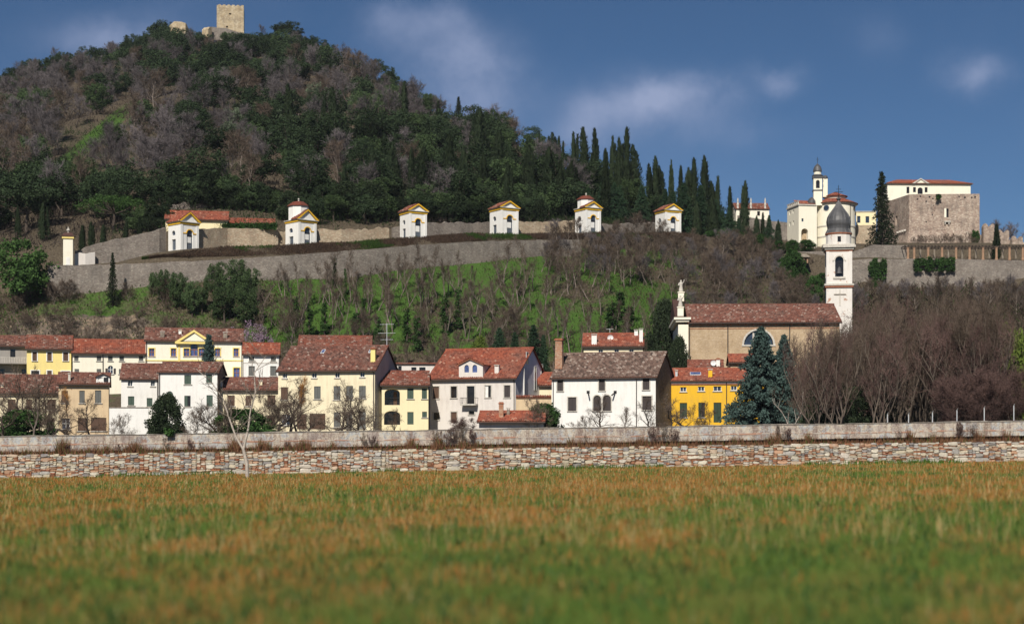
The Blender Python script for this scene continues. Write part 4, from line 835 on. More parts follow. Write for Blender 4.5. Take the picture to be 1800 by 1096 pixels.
# ---------------------------------------------------------------- chapels
def chapel(label, Ls, Lf, R_, base, eave, apex, Y, drum=None, name='chapel', roofm='t_mix'):
    th = math.degrees(math.atan((Lf-Ls)/(R_-Lf))); b = th-math.degrees(math.atan(U((Lf+R_)/2)))
    h = Front(Lf, R_, Y, b); W = h.W; D = W*1.02; h.base = ZA(base+3, Y+W*.3)-.3
    root = empty(name, (h.p0[0], h.p0[1], h.base), h.b); tag(root, label, 'chapel', 'white chapels along the hillside lane'); h.root = root
    ze = h.hit(Lf, eave)[1]; za = h.hit((Lf+R_)/2, apex)[1]; zf = .35
    dw = W*.165; dx = W*.52; dt = ze*.80
    mb = MB(); holed(mb, 0, W, 0, ze, [(dx-dw, .05, dx+dw, dt, 1.0, .3)])
    mb.add([(W,0,0),(W,D,0),(W,D,ze),(W,0,ze)], [(0,1,2,3)]); mb.add([(0,D,0),(W,D,0),(W,D,ze),(0,D,ze)], [(1,0,3,2)])
    s0 = len(mb.v); tmp = MB(); holed(tmp, 0, D, 0, ze, [(D*.30, ze*.60, D*.58, ze*.78, 1.0, .25), (D*.30, .1, D*.62, ze*.44, 0, .25)])
    mb.add([(y, D-x, z) for (x, y, z) in tmp.v], tmp.f); mb.build('wall', M['white'], root)
    o = MB().box(dx-dw-.01, dx+dw+.01, .26, .30, .05, dt).build('doorway', M['glass'], root)
    MB().box(dx-dw+.02, dx+dw-.02, .20, .25, .06, dt*.40).build('lower_panel', M['door_grey'], o)
    MB().box(dx-dw*.9, dx+dw*.55, .14, .19, dt*.38, dt*.66).build('notice_board', M['white_trim'], o)
    MB().box(dx-dw+.02, dx+dw-.02, .18, .25, dt*.70, dt*.75).build('transom', M['iron'], o)
    MB().box(.21, .25, D-D*.62, D-D*.30, .1, ze*.44).build('side_door', M['door_grey'], root); MB().box(.21, .25, D-D*.58-.02, D-D*.30+.02, ze*.60, ze*.78).build('side_window', M['glass'], root)
    mb = MB(); t = .16; zsp, pi_ = arch_pts(dx-dw, dx+dw, 0, dt, 1.0, 10); _, po = arch_pts(dx-dw-t, dx+dw+t, 0, dt+t, 1.0, 10)
    for i in range(10): mb.prism([pi_[i], po[i], po[i+1], pi_[i+1]], -.06, -.002)
    mb.build('arch_trim', M['ochre'], root)
    for (p, q) in ((dx-dw-W*.22, dx-dw-.02), (dx+dw+.02, dx+dw+W*.22)): MB().box(p, q, -.08, -.002, zsp-.1, zsp+.06).build('impost', M['ochre'], root)
    for (p, q) in ((.0, W*.13), (W*.87, W)): MB().box(p, q, -.09, -.002, .02, ze-.02).build('pilaster', M['white'], root)
    e = ze*.075; mb = MB(); mb.box(-.14, W+.14, -.14, D+.05, ze, ze+e); mb.build('frieze', M['ochre'], root)
    mb = MB(); mb.box(-.3, W+.3, -.32, D+.1, ze+e, ze+e+.12); cor = mb.build('cornice', M['stone_trim'], root)
    zc = ze+e+.12; g = .42; pt = za-zc; mb = MB()
    MB().prism([(.15, zc), (W-.15, zc), (W/2, za-.22)], -.05, D*.5).build('tympanum', M['white'], root)
    mb.prism([(-g, zc), (-g+.42, zc), (W/2, za-.22), (W/2, za)], -.36, -.0); mb.prism([(W+g-.42, zc), (W+g, zc), (W/2, za), (W/2, za-.22)], -.36, 0)
    mb.build('pediment', M['ochre'], root)
    if drum:
        r = W*.47; cy = D*.56; z1 = h.hit((Lf+R_)/2-6, drum[0], D*.5)[1]; z2 = h.hit((Lf+R_)/2-6, drum[1], D*.5)[1]
        MB().lathe([(r, zc), (r, z1)], W*.42, cy, 8, ph=R(22.5)).build('drum', M['white'], root)
        mb = MB(); rr_ = r*1.14; mb.lathe([(rr_, z1), (rr_, z1+.08), (rr_*.5, z1+(z2-z1)*.62), (.12, z2-.3)], W*.42, cy, 8, ph=R(22.5)); me = mb.mesh('drum_roof')
        rf = link('drum_roof', me, M['t_red'], root); MB().lathe([(.14, z2-.32), (.09, z2-.15), (.17, z2-.02), (.12, z2+.12), (.02, z2+.2)], W*.42, cy, 8).build('finial', M['stone_trim'], rf)
        back = D*.42
    else: back = D+.1
    for nm, q in (('roof', [(-g,-.3,zc+.02), (W/2,-.3,za+.03), (W/2,back,za+.03), (-g,back,zc+.02)]), ('roof', [(W/2,-.3,za+.03), (W+g,-.3,zc+.02), (W+g,back,zc+.02), (W/2,back,za+.03)])):
        slope_roof(root, q[0], q[1], q[2], q[3], M[roofm], nm, .06, 4)
    return h
C1 = chapel('first chapel from the left, joined to a low red roofed house', 296, 317, 349, 434, 393, 373, 271, roofm='t_red')
chapel('second chapel from the left, with octagonal drum and red cap', 502, 524, 556, 428, 389, 368, 280, (364, 351))
chapel('third chapel from the left, standing alone between rubble walls', 703, 719, 750, 415, 374, 358, 290)
chapel('fourth chapel from the left, in front of the tall cypress wood', 861, 880, 911, 408, 368, 353, 302)
chapel('fifth chapel from the left, with octagonal drum and red cap', 1011, 1029, 1056, 408, 368, 354, 312, (352, 341))
chapel('rightmost chapel, standing alone before the deodar cedars', 1152, 1169, 1197, 408, 372, 358, 322)
# low house behind the first chapel
h = house('chapel_house', 'low yellow house with long red roof joined to the first chapel', 291, 400, 281, 9, 386, 373, 6, 'straw', 't_red', [(296, 394, 301, 402, 'K')], seed=31, ov=.3, sill=False)
h = house('chapel_outhouse', 'long low red roof stretching right behind the first chapel wall', 398, 482, 290, 9, 393.5, 386, 5, 'straw', 't_red', seed=32, ov=.3)
# gate pillar at the left end of the lane
f = Front(111, 128, 264, 12); f.base = ZA(467, 264)-.2; root = empty('gate_pillar', (f.p0[0], f.p0[1], f.base), f.b); tag(root, 'white gate pillar with tiled cap and urn at the left end of the lane', 'pillar')
zt_ = f.hit(118, 419)[1]; W = f.W; MB().box(0, W, 0, W, 0, zt_).build('shaft', M['cream_pale'], root); MB().box(-.18, W+.18, -.18, W+.18, zt_, zt_+.35).build('cornice', M['ochre_pale'], root)
mb = MB(); mb.tbox(-.3, W+.3, -.3, W+.3, zt_+.35, zt_+1.0, .55); mb.build('cap', M['t_old'], root)
MB().lathe([(.16, zt_+1.0), (.1, zt_+1.15), (.3, zt_+1.4), (.26, zt_+1.6), (.08, zt_+1.7), (.14, zt_+1.85), (.02, zt_+1.95)], W/2, W/2, 10).build('urn', M['stone_trim'], root)
MB().box(W*.3, W*.7, -.06, -.002, .05, 1.6).build('plaque', M['white_trim'], root)
stone_wall('pillar_wall', 'low pale broken wall right of the gate pillar', [(131, 446, 468, 266), (150, 443, 468, 266.5), (167, 444, 468, 267.5)], .5, 'white_old', .6, .4, 12)

# ---------------------------------------------------------------- parish church and bell tower
h = Front(1210, 1476, 228, -3); h.base = h.ground(14)-1; D = 15; W = h.W
root = empty('parish_church', (h.p0[0], h.p0[1], h.base), h.b); tag(root, 'long tan brick church with lunette window and white facade corner', 'church')
ze = h.hit(1340, 565.5)[1]; zr = h.hit(1340, 536.5, D/2)[1]; l0 = h.hit(1307.5, 605.6); l1 = h.hit(1359.5, 580)
mb = MB(); holed(mb, 0, W, 0, ze, [(l0[0], l0[1], l1[0], l1[1], 1.0, .35)]); mb.add([(W,0,0),(W,D,0),(W,D,ze),(W,D/2,zr),(W,0,ze)], [(0,1,2,3,4)]); mb.add([(0,D,0),(W,D,0),(W,D,ze),(0,D,ze)], [(1,0,3,2)])
mb.build('nave_wall', M['church_brick'], root)
o = MB().box(l0[0], l1[0], .3, .35, l0[1], l1[1]).build('lunette_window', M['glass'], root)
zsp, pi_ = arch_pts(l0[0], l1[0], l0[1], l1[1], 1.0, 12); _, po = arch_pts(l0[0]-.25, l1[0]+.25, l0[1], l1[1]+.25, 1.0, 12); mb = MB()
for i in range(12): mb.prism([pi_[i], po[i], po[i+1], pi_[i+1]], -.06, -.002)
for t in (.33, .66): x = l0[0]+(l1[0]-l0[0])*t; mb.box(x-.13, x+.13, .15, .29, l0[1], l1[1]-.35)
mb.box(l0[0]-.3, l1[0]+.3, -.12, .2, l0[1]-.2, l0[1]); mb.build('surround', M['stone_trim'], o)
pit = (zr-ze)/(D/2); zt = lambda y: ze+.1+pit*y
rf = slope_roof(root, (-.1,-.45,zt(-.45)), (W+.3,-.45,zt(-.45)), (W+.3,D/2,zt(D/2)), (-.1,D/2,zt(D/2)), M['t_old'], 'roof', .15, 41); slope_roof(root, (W+.3,D+.45,zt(-.45)), (-.1,D+.45,zt(-.45)), (-.1,D/2,zt(D/2)), (W+.3,D/2,zt(D/2)), M['t_old'], 'rear_roof', .15, 1, False)
ridge_caps(rf, (-.1,D/2,zt(D/2)+.04), (W+.3,D/2,zt(D/2)+.04), M['t_old'])
mb = MB(); mb.tube((0,-.5,zt(-.45)-.12), (W+.3,-.5,zt(-.45)-.12), .09, .09, 6); mb.build('gutter', M['gutter'], root)
for i in range(20): x = .6+i*(W-1)/19; MB().box(x-.1, x+.1, -.4, -.005, ze-.42, ze-.2).build('eaves_bracket', M['brick_trim'], root)
MB().box(0, W, -.05, -.003, ze-.95, ze-.85).build('string_course', M['brick_trim'], root)
for px in (1212, 1279.3, 1388): x = h.hit(px, 600)[0]; mb = MB(); mb.tube((x,-.1,.02), (x,-.1,ze-.45), .07, .07, 6); mb.build('downpipe', M['gutter'], root)
xa = h.hit(1192, 600)[0]; mb = MB(); mb.box(xa, -.02, -.35, D+.35, 0, ze-.35); mb.build('facade_pier', M['cream_pale'], root)
xb, zb = h.hit(1184.5, 566); xc, zc = h.hit(1214, 558); mb = MB(); mb.box(xb+.25, xc-.25, -.6, D+.6, zb, (zb+zc)/2); mb.box(xb, xc, -.85, D+.85, (zb+zc)/2, zc); mb.build('cornice', M['cream_pale'], root)
xg, zg = h.hit(1184, 526, D/2); xh = h.hit(1203, 526, D/2)[0]; mb = MB()
for p, q, r_ in (((0), zg, 1),):
    mb.add([(xb+.1,-.6,zc),(xc-1.0,-.6,zc),(xc-1.0,D/2,zg),(xb+.1,D/2,zg),(xc-1.0,D+.6,zc),(xb+.1,D+.6,zc)], [(0,1,2,3),(3,2,4,5),(1,0,5,4),(0,3,5),(1,4,2)])
mb.build('facade_gable', M['t_old'], root)
def statue(label, px, top, bot, dep, pedtop):
    x, z1 = h.hit(px, top, dep); z0 = h.hit(px, bot, dep)[1]; zp = h.hit(px, pedtop, dep)[1]; wx, wy = h.world(x, dep)
    r_ = empty('statue', (wx, wy, h.base+z0-.3), h.b); tag(r_, label, 'statue'); H = z1-zp; b0 = zp-z0+.3
    mb = MB(); mb.box(-.42, .42, -.42, .42, 0, b0-.12); mb.box(-.5, .5, -.5, .5, b0-.12, b0); mb.build('pedestal', M['cream_pale'], r_)
    mb = MB(); mb.lathe([(.30, b0), (.34, b0+.12*H), (.25, b0+.35*H), (.21, b0+.52*H), (.27, b0+.66*H), (.30, b0+.76*H), (.22, b0+.81*H), (.09, b0+.835*H), (.085, b0+.86*H), (.13, b0+.89*H), (.14, b0+.94*H), (.09, b0+.99*H), (.02, b0+H)], 0, 0, 12, .75)
    mb.tube((-.24, 0, b0+.75*H), (-.40, -.12, b0+.58*H), .085, .07, 6); mb.tube((-.40, -.12, b0+.58*H), (-.20, -.28, b0+.55*H), .07, .05, 6); mb.tube((.24, 0, b0+.75*H), (.42, -.05, b0+.86*H), .085, .065, 6); mb.tube((.42, -.05, b0+.86*H), (.45, -.06, b0+1.03*H), .06, .045, 6)
    mb.build('figure', M['stone_trim'], r_, smooth=True)
statue('upper pale stone statue on the facade gable of the brick church', 1197, 492, 526, D/2, 513); statue('lower pale stone statue on the facade corner of the brick church', 1196, 519, 557, .4, 539)

f = Front(1452.5, 1498, 243, -8.5); f.base = ZA(640, 243); W = f.W; root = empty('bell_tower', (f.p0[0], f.p0[1], f.base), f.b); tag(root, 'white bell tower with black onion dome behind the brick church', 'tower')
z = lambda py: f.hit(1475, py)[1]
b0, b1 = f.hit(1468, 486), f.hit(1482.7, 450)
MB().box(0, W, 0, W, 0, z(505)).build('shaft', M['tower_plaster'], root)
mb = MB(); mb.box(-.18, W+.18, -.18, W+.18, z(505), z(501.5)); mb.build('lower_cornice', M['brick_trim'], root); MB().box(-.28, W+.28, -.28, W+.28, z(501.5), z(498.3)).build('lower_cornice', M['stone_trim'], root)
mb = MB(); hole = (b0[0], b0[1], b1[0], b1[1], 1.0, .5); holed(mb, 0, W, z(498.3), z(438.5), [hole])
tmp = MB(); holed(tmp, 0, W, z(498.3), z(438.5), [(W/2-.6, b0[1], W/2+.6, b1[1], 1.0, .5)]); mb.add([(y, W-x, zz) for x, y, zz in tmp.v], tmp.f); mb.add([(W-y, x, zz) for x, y, zz in tmp.v], tmp.f); mb.add([(W-x, W-y, zz) for x, y, zz in tmp.v], tmp.f)
bel = mb.build('belfry', M['tower_plaster'], root)
MB().box(.55, W-.55, .55, W-.55, z(498), z(440)).build('belfry_core', M['dark'], bel)
mb = MB(); c = (b0[0]+b1[0])/2; mb.lathe([(.46, b0[1]+.5), (.36, b0[1]+.7), (.28, b0[1]+1.2), (.12, b0[1]+1.45), (.04, b0[1]+1.55)], c, .3, 12); mb.build('bell', M['lead'], bel)
zsp, pi_ = arch_pts(b0[0], b1[0], b0[1], b1[1], 1.0, 8); _, po = arch_pts(b0[0]-.2, b1[0]+.2, b0[1], b1[1]+.2, 1.0, 8); mb = MB()
for i in range(8): mb.prism([pi_[i], po[i], po[i+1], pi_[i+1]], -.07, -.002)
mb.build('arch_trim', M['stone_trim'], bel); MB().box(b0[0]-.4, b0[0]-.21, -.1, -.002, zsp-.12, zsp+.08).build('impost', M['stone_trim'], bel); MB().box(b1[0]+.21, b1[0]+.4, -.1, -.002, zsp-.12, zsp+.08).build('impost', M['stone_trim'], bel); MB().box(b0[0]-.3, b1[0]+.3, -.14, -.002, b0[1]-.35, b0[1]-.05).build('sill', M['stone_trim'], bel)
for p, q in ((.0, .45), (W-.45, W)): MB().box(p, q, -.07, -.002, z(498.2), z(441)).build('pilaster', M['tower_plaster'], bel)
MB().box(-.06, W+.06, -.09, W+.06, z(441.5), z(438.5)).build('brick_band', M['brick_trim'], root)
mb = MB(); mb.box(-.25, W+.25, -.25, W+.25, z(438.5), z(435)); mb.box(-.5, W+.5, -.5, W+.5, z(435), z(431)); mb.box(-.35, W+.35, -.35, W+.35, z(431), z(429)); mb.build('upper_cornice', M['stone_trim'], root)
rd = W*.5; mb = MB(); mb.lathe([(rd, z(429)), (rd, z(411))], W/2, W/2, 16, ph=R(11.25)); mb.build('drum', M['tower_plaster'], root)
o = MB().box(W/2-.25, W/2+.25, -.06, .2, z(424), z(415)).build('drum_window', M['dark'], root)
MB().lathe([(rd*1.02, z(411)), (rd*1.07, z(409.5)), (rd*1.07, z(408))], W/2, W/2, 16, ph=R(11.25)).build('drum_rim', M['brick_trim'], root)
prof = [(1.05, 408), (.96, 404), (.86, 400), (.88, 396), (.94, 391), (.95, 386), (.88, 379), (.74, 373), (.56, 367.5), (.38, 362), (.24, 357), (.13, 352), (.09, 349), (.16, 347.5), (.19, 346), (.12, 344.5), (.03, 343)]
dome = MB().lathe([(rd*a, z(b)) for a, b in prof], W/2, W/2, 24).build('onion_dome', M['lead'], root)
mb = MB()
for i in range(12):
    t = 2*math.pi*i/12
    for (a, b), (c_, d_) in zip(prof[:11], prof[1:12]): mb.tube((W/2+rd*a*math.cos(t), W/2+rd*a*math.sin(t), z(b)), (W/2+rd*c_*math.cos(t), W/2+rd*c_*math.sin(t), z(d_)), .045, .045, 4, False)
mb.build('seam', M['lead'], dome)
mb = MB(); zt_ = z(322); mb.tube((W/2, W/2, z(344)), (W/2, W/2, zt_), .05, .04, 5); zc = z(334); mb.tube((W/2-.62, W/2, zc), (W/2+.62, W/2, zc), .045, .045, 5); mb.tube((W/2-.35, W/2, z(329)), (W/2+.35, W/2, z(329)), .035, .035, 5); mb.build('cross', M['iron'], dome)
a, zc = f.hit(1466, 516.5); b, zd = f.hit(1487, 518); MB().box(a, b, -.07, -.002, zd, zc).build('wall_cross_bar', M['stone_dark'], root); x = (a+b)/2; mb = MB(); mb.box(x-.09, x+.09, -.06, -.002, z(537), z(518.2)); mb.box(x-.09, x+.09, -.06, -.002, z(516.3), z(508)); mb.build('wall_cross_shaft', M['stone_trim'], root)

# ---------------------------------------------------------------- villa church on the terrace
f = Front(1435, 1507, 344, -6); f.base = ZA(442, 344)-.4; W = f.W; root = empty('villa_church', (f.p0[0], f.p0[1], f.base), f.b); tag(root, 'round cream church with red conical roof and domed bell turret on the terrace', 'church')
z = lambda py, d=0: f.hit(1470, py, d)[1]; x = lambda px, py=380, d=0: f.hit(px, py, d)[0]
r = W/2; cy = r*.95
mb = MB(); mb.lathe([(r, 0), (r, z(357))], r, cy, 40); mb.build('rotunda', M['cream_pale'], root)
for py in (396, 414.5): MB().lathe([(r+.02, z(py+1.3)), (r+.09, z(py+1.1)), (r+.09, z(py-1.1)), (r+.02, z(py-1.3))], r, cy, 40).build('string_course', M['stone_trim'], root)
MB().lathe([(r+.02, z(359)), (r+.28, z(357)), (r+.42, z(355))], r, cy, 40).build('cornice', M['stone_trim'], root)
def cone_roof(parent, cx, cy, r0, z0, r1, z1, n, nm='roof', seed=1):
    rows = 10; V = []; T = []; C = []; rs = np.random.RandomState(seed); m = n*2
    for j in range(rows+1):
        t = j/rows; rr_ = r0+(r1-r0)*t
        for i in range(m):
            a = 2*math.pi*i/m; k = rr_+(.07 if i % 2 else 0); V.append((cx+k*math.cos(a), cy+k*math.sin(a), z0+(z1-z0)*t+(.05 if i % 2 else 0)))
    for j in range(rows):
        for i in range(m): T.append((j*m+i, j*m+(i+1) % m, (j+1)*m+(i+1) % m, (j+1)*m+i)); C.append(rs.rand())
    o = link(nm, np_mesh(nm, V, T, np.array(C)), M['t_red'], parent)
    MB().lathe([(r0-.02, z0-.08), (r1+.01, z1-.1)], cx, cy, 32).build('eaves_board', M['brick_trim'], o); return o
cone_roof(root, r, cy, r+.55, z(355), r*.52, z(345.5), 64)
MB().lathe([(r*.52, z(347)), (r*.52, z(341))], r, cy, 24).build('upper_drum', M['cream_pale'], root); cone_roof(root, r, cy, r*.62, z(341), .15, z(333), 36, 'upper_roof', 2)
for px, py, rad in ((1452.8, 364.5, 5), (1437.5, 367, 4), (1503, 363, 4)):
    u_ = (x(px)-r)/(r+.02); u_ = max(-.98, min(.98, u_)); ax = r+r*u_; ay = cy-r*math.sqrt(1-u_*u_); n_ = Vector((u_, -math.sqrt(1-u_*u_), 0)); rr_ = rad*344/F
    mb = MB(); c0 = Vector((ax, ay, z(py))); mb.tube(c0-n_*.3, c0+n_*.06, rr_*1.15, rr_*1.15, 16); o = mb.build('round_window', M['stone_trim'], root); mb = MB(); mb.tube(c0, c0+n_*.075, rr_, rr_, 16); mb.build('pane', M['glass'], o)
for px in (1495,): u_ = (x(px)-r)/r; ax = r+(r+.1)*u_; ay = cy-(r+.1)*math.sqrt(1-u_*u_); mb = MB(); mb.tube((ax, ay, .05), (ax, ay, z(358)), .07, .07, 6); mb.build('downpipe', M['gutter'], root)
# bell turret
a, b = x(1429.5, 330, 1.5), x(1444.5, 330, 1.5); w = b-a; y0 = .6; zz = lambda py: f.hit(1437, py, 1.5)[1]
o_h = (a+w*.28, zz(332), a+w*.72, zz(317.5), 1.0, .3); mb = MB(); holed(mb, a, b, zz(362), zz(314), [o_h], y=y0); mb.add([(a,y0,zz(362)),(a,y0+w,zz(362)),(a,y0+w,zz(314)),(a,y0,zz(314))], [(0,3,2,1)]); mb.add([(b,y0,zz(362)),(b,y0+w,zz(362)),(b,y0+w,zz(314)),(b,y0,zz(314))], [(0,1,2,3)]); mb.add([(a,y0+w,zz(362)),(b,y0+w,zz(362)),(b,y0+w,zz(314)),(a,y0+w,zz(314))], [(1,0,3,2)])
tur = mb.build('bell_turret', M['cream_pale'], root); MB().box(a+.2, b-.2, y0+.3, y0+w-.1, zz(333), zz(316)).build('opening', M['dark'], tur)
cx, cy2 = (a+b)/2, y0+w/2
mb = MB(); mb.box(a-.15, b+.15, y0-.15, y0+w+.15, zz(336), zz(334.5)); mb.box(a-.18, b+.18, y0-.18, y0+w+.18, zz(314), zz(311.5)); mb.lathe([(w*.62, zz(311.5)), (w*.68, zz(309.5)), (w*.5, zz(307))], cx, cy2, 20); mb.build('turret_cornice', M['lead'], tur)
MB().lathe([(w*.44, zz(307.5)), (w*.44, zz(301.5))], cx, cy2, 16).build('lantern', M['cream_pale'], tur)
dm = MB().lathe([(w*.52, zz(301.8)), (w*.52, zz(300.5)), (w*.48, zz(297)), (w*.38, zz(293)), (w*.22, zz(290)), (w*.08, zz(288.5)), (.05, zz(287))], cx, cy2, 20).build('cupola', M['lead'], tur)
mb = MB(); mb.tube((cx, cy2, zz(288)), (cx, cy2, zz(276)), .05, .04, 5); mb.tube((cx-.3, cy2, zz(280)), (cx+.3, cy2, zz(280)), .04, .04, 5); mb.build('cross', M['iron'], dm)
a2, b2 = x(1446, 330, 3.5), x(1454, 330, 3.5); w2 = b2-a2; mb = MB(); mb.box(a2, b2, 2.4, 2.4+w2, zz(345), zz(313)); mb.build('rear_turret', M['cream_pale'], root); MB().lathe([(w2*.62, zz(313)), (w2*.6, zz(310)), (w2*.4, zz(307.5)), (.03, zz(306))], (a2+b2)/2, 2.4+w2/2, 14).build('rear_cupola', M['lead'], root)
a3, b3 = x(1421, 380, .2), x(1433, 380, .2); w3 = b3-a3; mb = MB(); mb.lathe([(w3/2, zz(398)), (w3/2, zz(358))], (a3+b3)/2, w3*.5+.1, 16); mb.build('corner_turret', M['cream_pale'], root)
MB().lathe([(w3*.28, zz(402)), (w3*.56, zz(396)), (w3*.62, zz(394.5)), (w3*.5, zz(394))], (a3+b3)/2, w3*.5+.1, 16).build('turret_corbel', M['stone_trim'], root); MB().lathe([(w3*.62, zz(358)), (w3*.6, zz(354)), (w3*.36, zz(350)), (.04, zz(347))], (a3+b3)/2, w3*.5+.1, 14).build('turret_cap', M['lead'], root)
# left block
g = Front(1404, 1436, 343, 12); g.base = f.base; lb = empty('villa_wing', (g.p0[0], g.p0[1], g.base), g.b); tag(lb, 'tall cream block with arched porch left of the round church', 'building')
W = g.W; z = lambda py: g.hit(1418, py)[1]; X_ = lambda px: g.hit(px, 400)[0]; D = 6.5; zt_ = z(361)
mb = MB(); holed(mb, 0, W, 0, zt_, [(X_(1408.5), z(436), X_(1420.5), z(401.5), 1.0, 1.0), (X_(1409), z(389.5), X_(1412.5), z(384), 0, .2)])
tmp = MB(); holed(tmp, 0, D, 0, zt_, [(1.2, z(392), 1.9, z(385), 0, .2), (3.2, z(392), 3.9, z(385), 0, .2), (1.2, z(372), 1.9, z(366), 0, .2), (3.2, z(372), 3.9, z(366), 0, .2)]); mb.add([(y, D-q, zz_) for q, y, zz_ in tmp.v], tmp.f)
mb.add([(W,0,0),(W,D,0),(W,D,zt_),(W,0,zt_)], [(0,1,2,3)]); mb.add([(0,0,zt_),(W,0,zt_),(W,D,zt_),(0,D,zt_)], [(0,1,2,3)]); mb.build('wall', M['cream_pale'], lb)
MB().box(.3, W-.3, 1.0, 1.1, 0, zt_-.3).build('porch_back', M['church_brick'], lb); MB().box(X_(1408.8), X_(1412.7), .17, .2, z(389.7), z(383.8)).build('window', M['glass'], lb)
for (p, q) in ((1.2, 1.9), (3.2, 3.9)):
    for (c0, c1) in ((392, 385), (372, 366)): MB().box(.16, .2, D-q, D-p, z(c0), z(c1)).build('window', M['glass'], lb)
mb = MB(); mb.box(-.2, W*.95, -.2, D+.1, zt_, zt_+.25)
for i in range(7): mb.box(-.15+.0, .1, i*D/7+.1, i*D/7+.5, zt_+.25, zt_+.9)
mb.box(-.15, .12, -.1, D, zt_+.9, zt_+1.0); mb.build('balustrade', M['stone_trim'], lb)
slope_roof(lb, (.4,-.1,zt_+.25), (W*.95,-.1,zt_+.25), (W*.95,D*.6,zt_+1.6), (.4,D*.6,zt_+1.6), M['t_red'], 'roof', .1, 9)
# right wing
g = Front(1505, 1540, 352, -2); g.base = f.base; lb = empty('villa_wing', (g.p0[0], g.p0[1], g.base), g.b); tag(lb, 'low cream wing with dark windows right of the round church', 'building'); W = g.W; z = lambda py: g.hit(1520, py)[1]; X_ = lambda px: g.hit(px, 390)[0]
mb = MB(); hs = [(X_(1506.6), z(391.5), X_(1512.5), z(379.5), 0, .25), (X_(1521.5), z(391.5), X_(1528), z(380), 0, .25)]; holed(mb, 0, W, z(395.5), z(372.5), hs); mb.add([(0,0,z(372.5)),(W,0,z(372.5)),(W,5,z(372.5)),(0,5,z(372.5))], [(0,1,2,3)]); mb.build('wall', M['straw'], lb)
for q in hs: MB().box(q[0], q[2], .22, .26, q[1], q[3]).build('window', M['glass'], lb)
MB().box(-.1, W+.1, -.15, 5, z(372.5), z(371)).build('cornice', M['stone_trim'], lb); MB().box(0, W, -.05, 5, 0, z(395.5)).build('stone_base', M['stone_warm'], lb)
# far cream gatehouse at the left
h = house('gatehouse', 'far cream gatehouse with statues glimpsed between the cypresses', 1294, 1352, 372, 4, 368, 359, 5, 'cream_pale', 't_mix', [(1331, 371, 1336, 379, 'K'), (1301, 371, 1306, 379, 'K')], seed=51, ov=.1, sill=False)
for px in (1297, 1320, 1345):
    xx, z0 = h.hit(px, 360, .3); MB().lathe([(.3, z0-1.2), (.22, z0-.2), (.3, z0), (.16, z0+.6), (.22, z0+1.0), (.12, z0+1.2), (.14, z0+1.45), (.02, z0+1.6)], xx, .3, 8).build('finial', M['stone_trim'], h.root)
stone_wall('ramp_wall', 'grey ramp wall descending from the far gatehouse', [(1296, 378, 400, 362), (1340, 386, 410, 358), (1392, 392, 430, 354)], .7, 'stone_grey', 1.5, .15, 21)
stone_wall('terrace_wall', 'tall grey terrace wall under the round church', [(1395, 442, 500, 322), (1430, 441.5, 503, 322), (1470, 442, 505, 322), (1500, 443, 506, 322), (1535, 430, 506, 322.5), (1598, 431.5, 460, 323)], 1.0, 'stone_grey', 1.5, .1, 22)
stone_wall('bastion_wall', 'lower grey bastion wall beneath the pergola', [(1497, 458, 512, 318), (1525, 455, 512, 317), (1570, 454.5, 512, 316), (1640, 455, 512, 316), (1720, 456, 512, 316), (1830, 458, 512, 317), (1990, 462, 515, 317)], 1.0, 'stone_grey', 1.5, .15, 23)
# garden kiosk
f = Front(1400, 1421, 316, 0); f.base = ZA(462, 316); root = empty('garden_kiosk', (f.p0[0], f.p0[1], f.base), 0); tag(root, 'small open kiosk with thatched roof on the terrace under the villa church', 'kiosk'); W = f.W; zt_ = f.hit(1410, 452)[1]
for px_ in (.05, W-.3):
    for py_ in (0, 1.8): MB().box(px_, px_+.25, py_, py_+.25, 0, zt_).build('column', M['column_brick'], root)
MB().tbox(-.4, W+.4, -.4, 2.4, zt_, zt_+.7, .5).build('roof', M['stone_dark'], root)
# pergola
pg = empty('pergola', P(1690, 456, 320)); tag(pg, 'long pergola of terracotta columns with dark beams along the terrace edge', 'pergola'); o3 = P(1690, 456, 320)
for px in (1596, 1607, 1631.6, 1656, 1680.6, 1704.4, 1728, 1751.6, 1774.6, 1798, 1822, 1846):
    p = P(px, 454.5, 320)-o3; t_ = P(px, 434.5, 320)-o3; mb = MB(); mb.lathe([(.30, p.z-.3), (.30, p.z+.05), (.24, p.z+.1), (.22, t_.z-.15), (.30, t_.z-.08), (.30, t_.z)], p.x, p.y, 10); mb.build('column', M['column_brick'], pg)
    p2 = P(px+11, 452, 323)-o3; mb = MB(); mb.lathe([(.2, p2.z-.3), (.2, t_.z)], p2.x, p2.y, 8); mb.build('rear_column', M['stone_dark'], pg)
z0 = (P(1700, 434.5, 320)-o3).z; xa = (P(1588, 0, 320)-o3).x; xb = (P(1860, 0, 320)-o3).x
mb = MB(); mb.box(xa, xb, -.14, .14, z0, z0+.22); mb.build('beam', M['bark_dark'], pg); mb = MB(); mb.box(xa, xb, 2.9, 3.15, z0, z0+.22); mb.build('beam', M['bark_dark'], pg)
for i in range(46): xx = xa+.3+i*(xb-xa-.6)/45; MB().box(xx-.06, xx+.06, -.5, 3.6, z0+.225, z0+.36).build('slat', M['bark_dark'], pg)

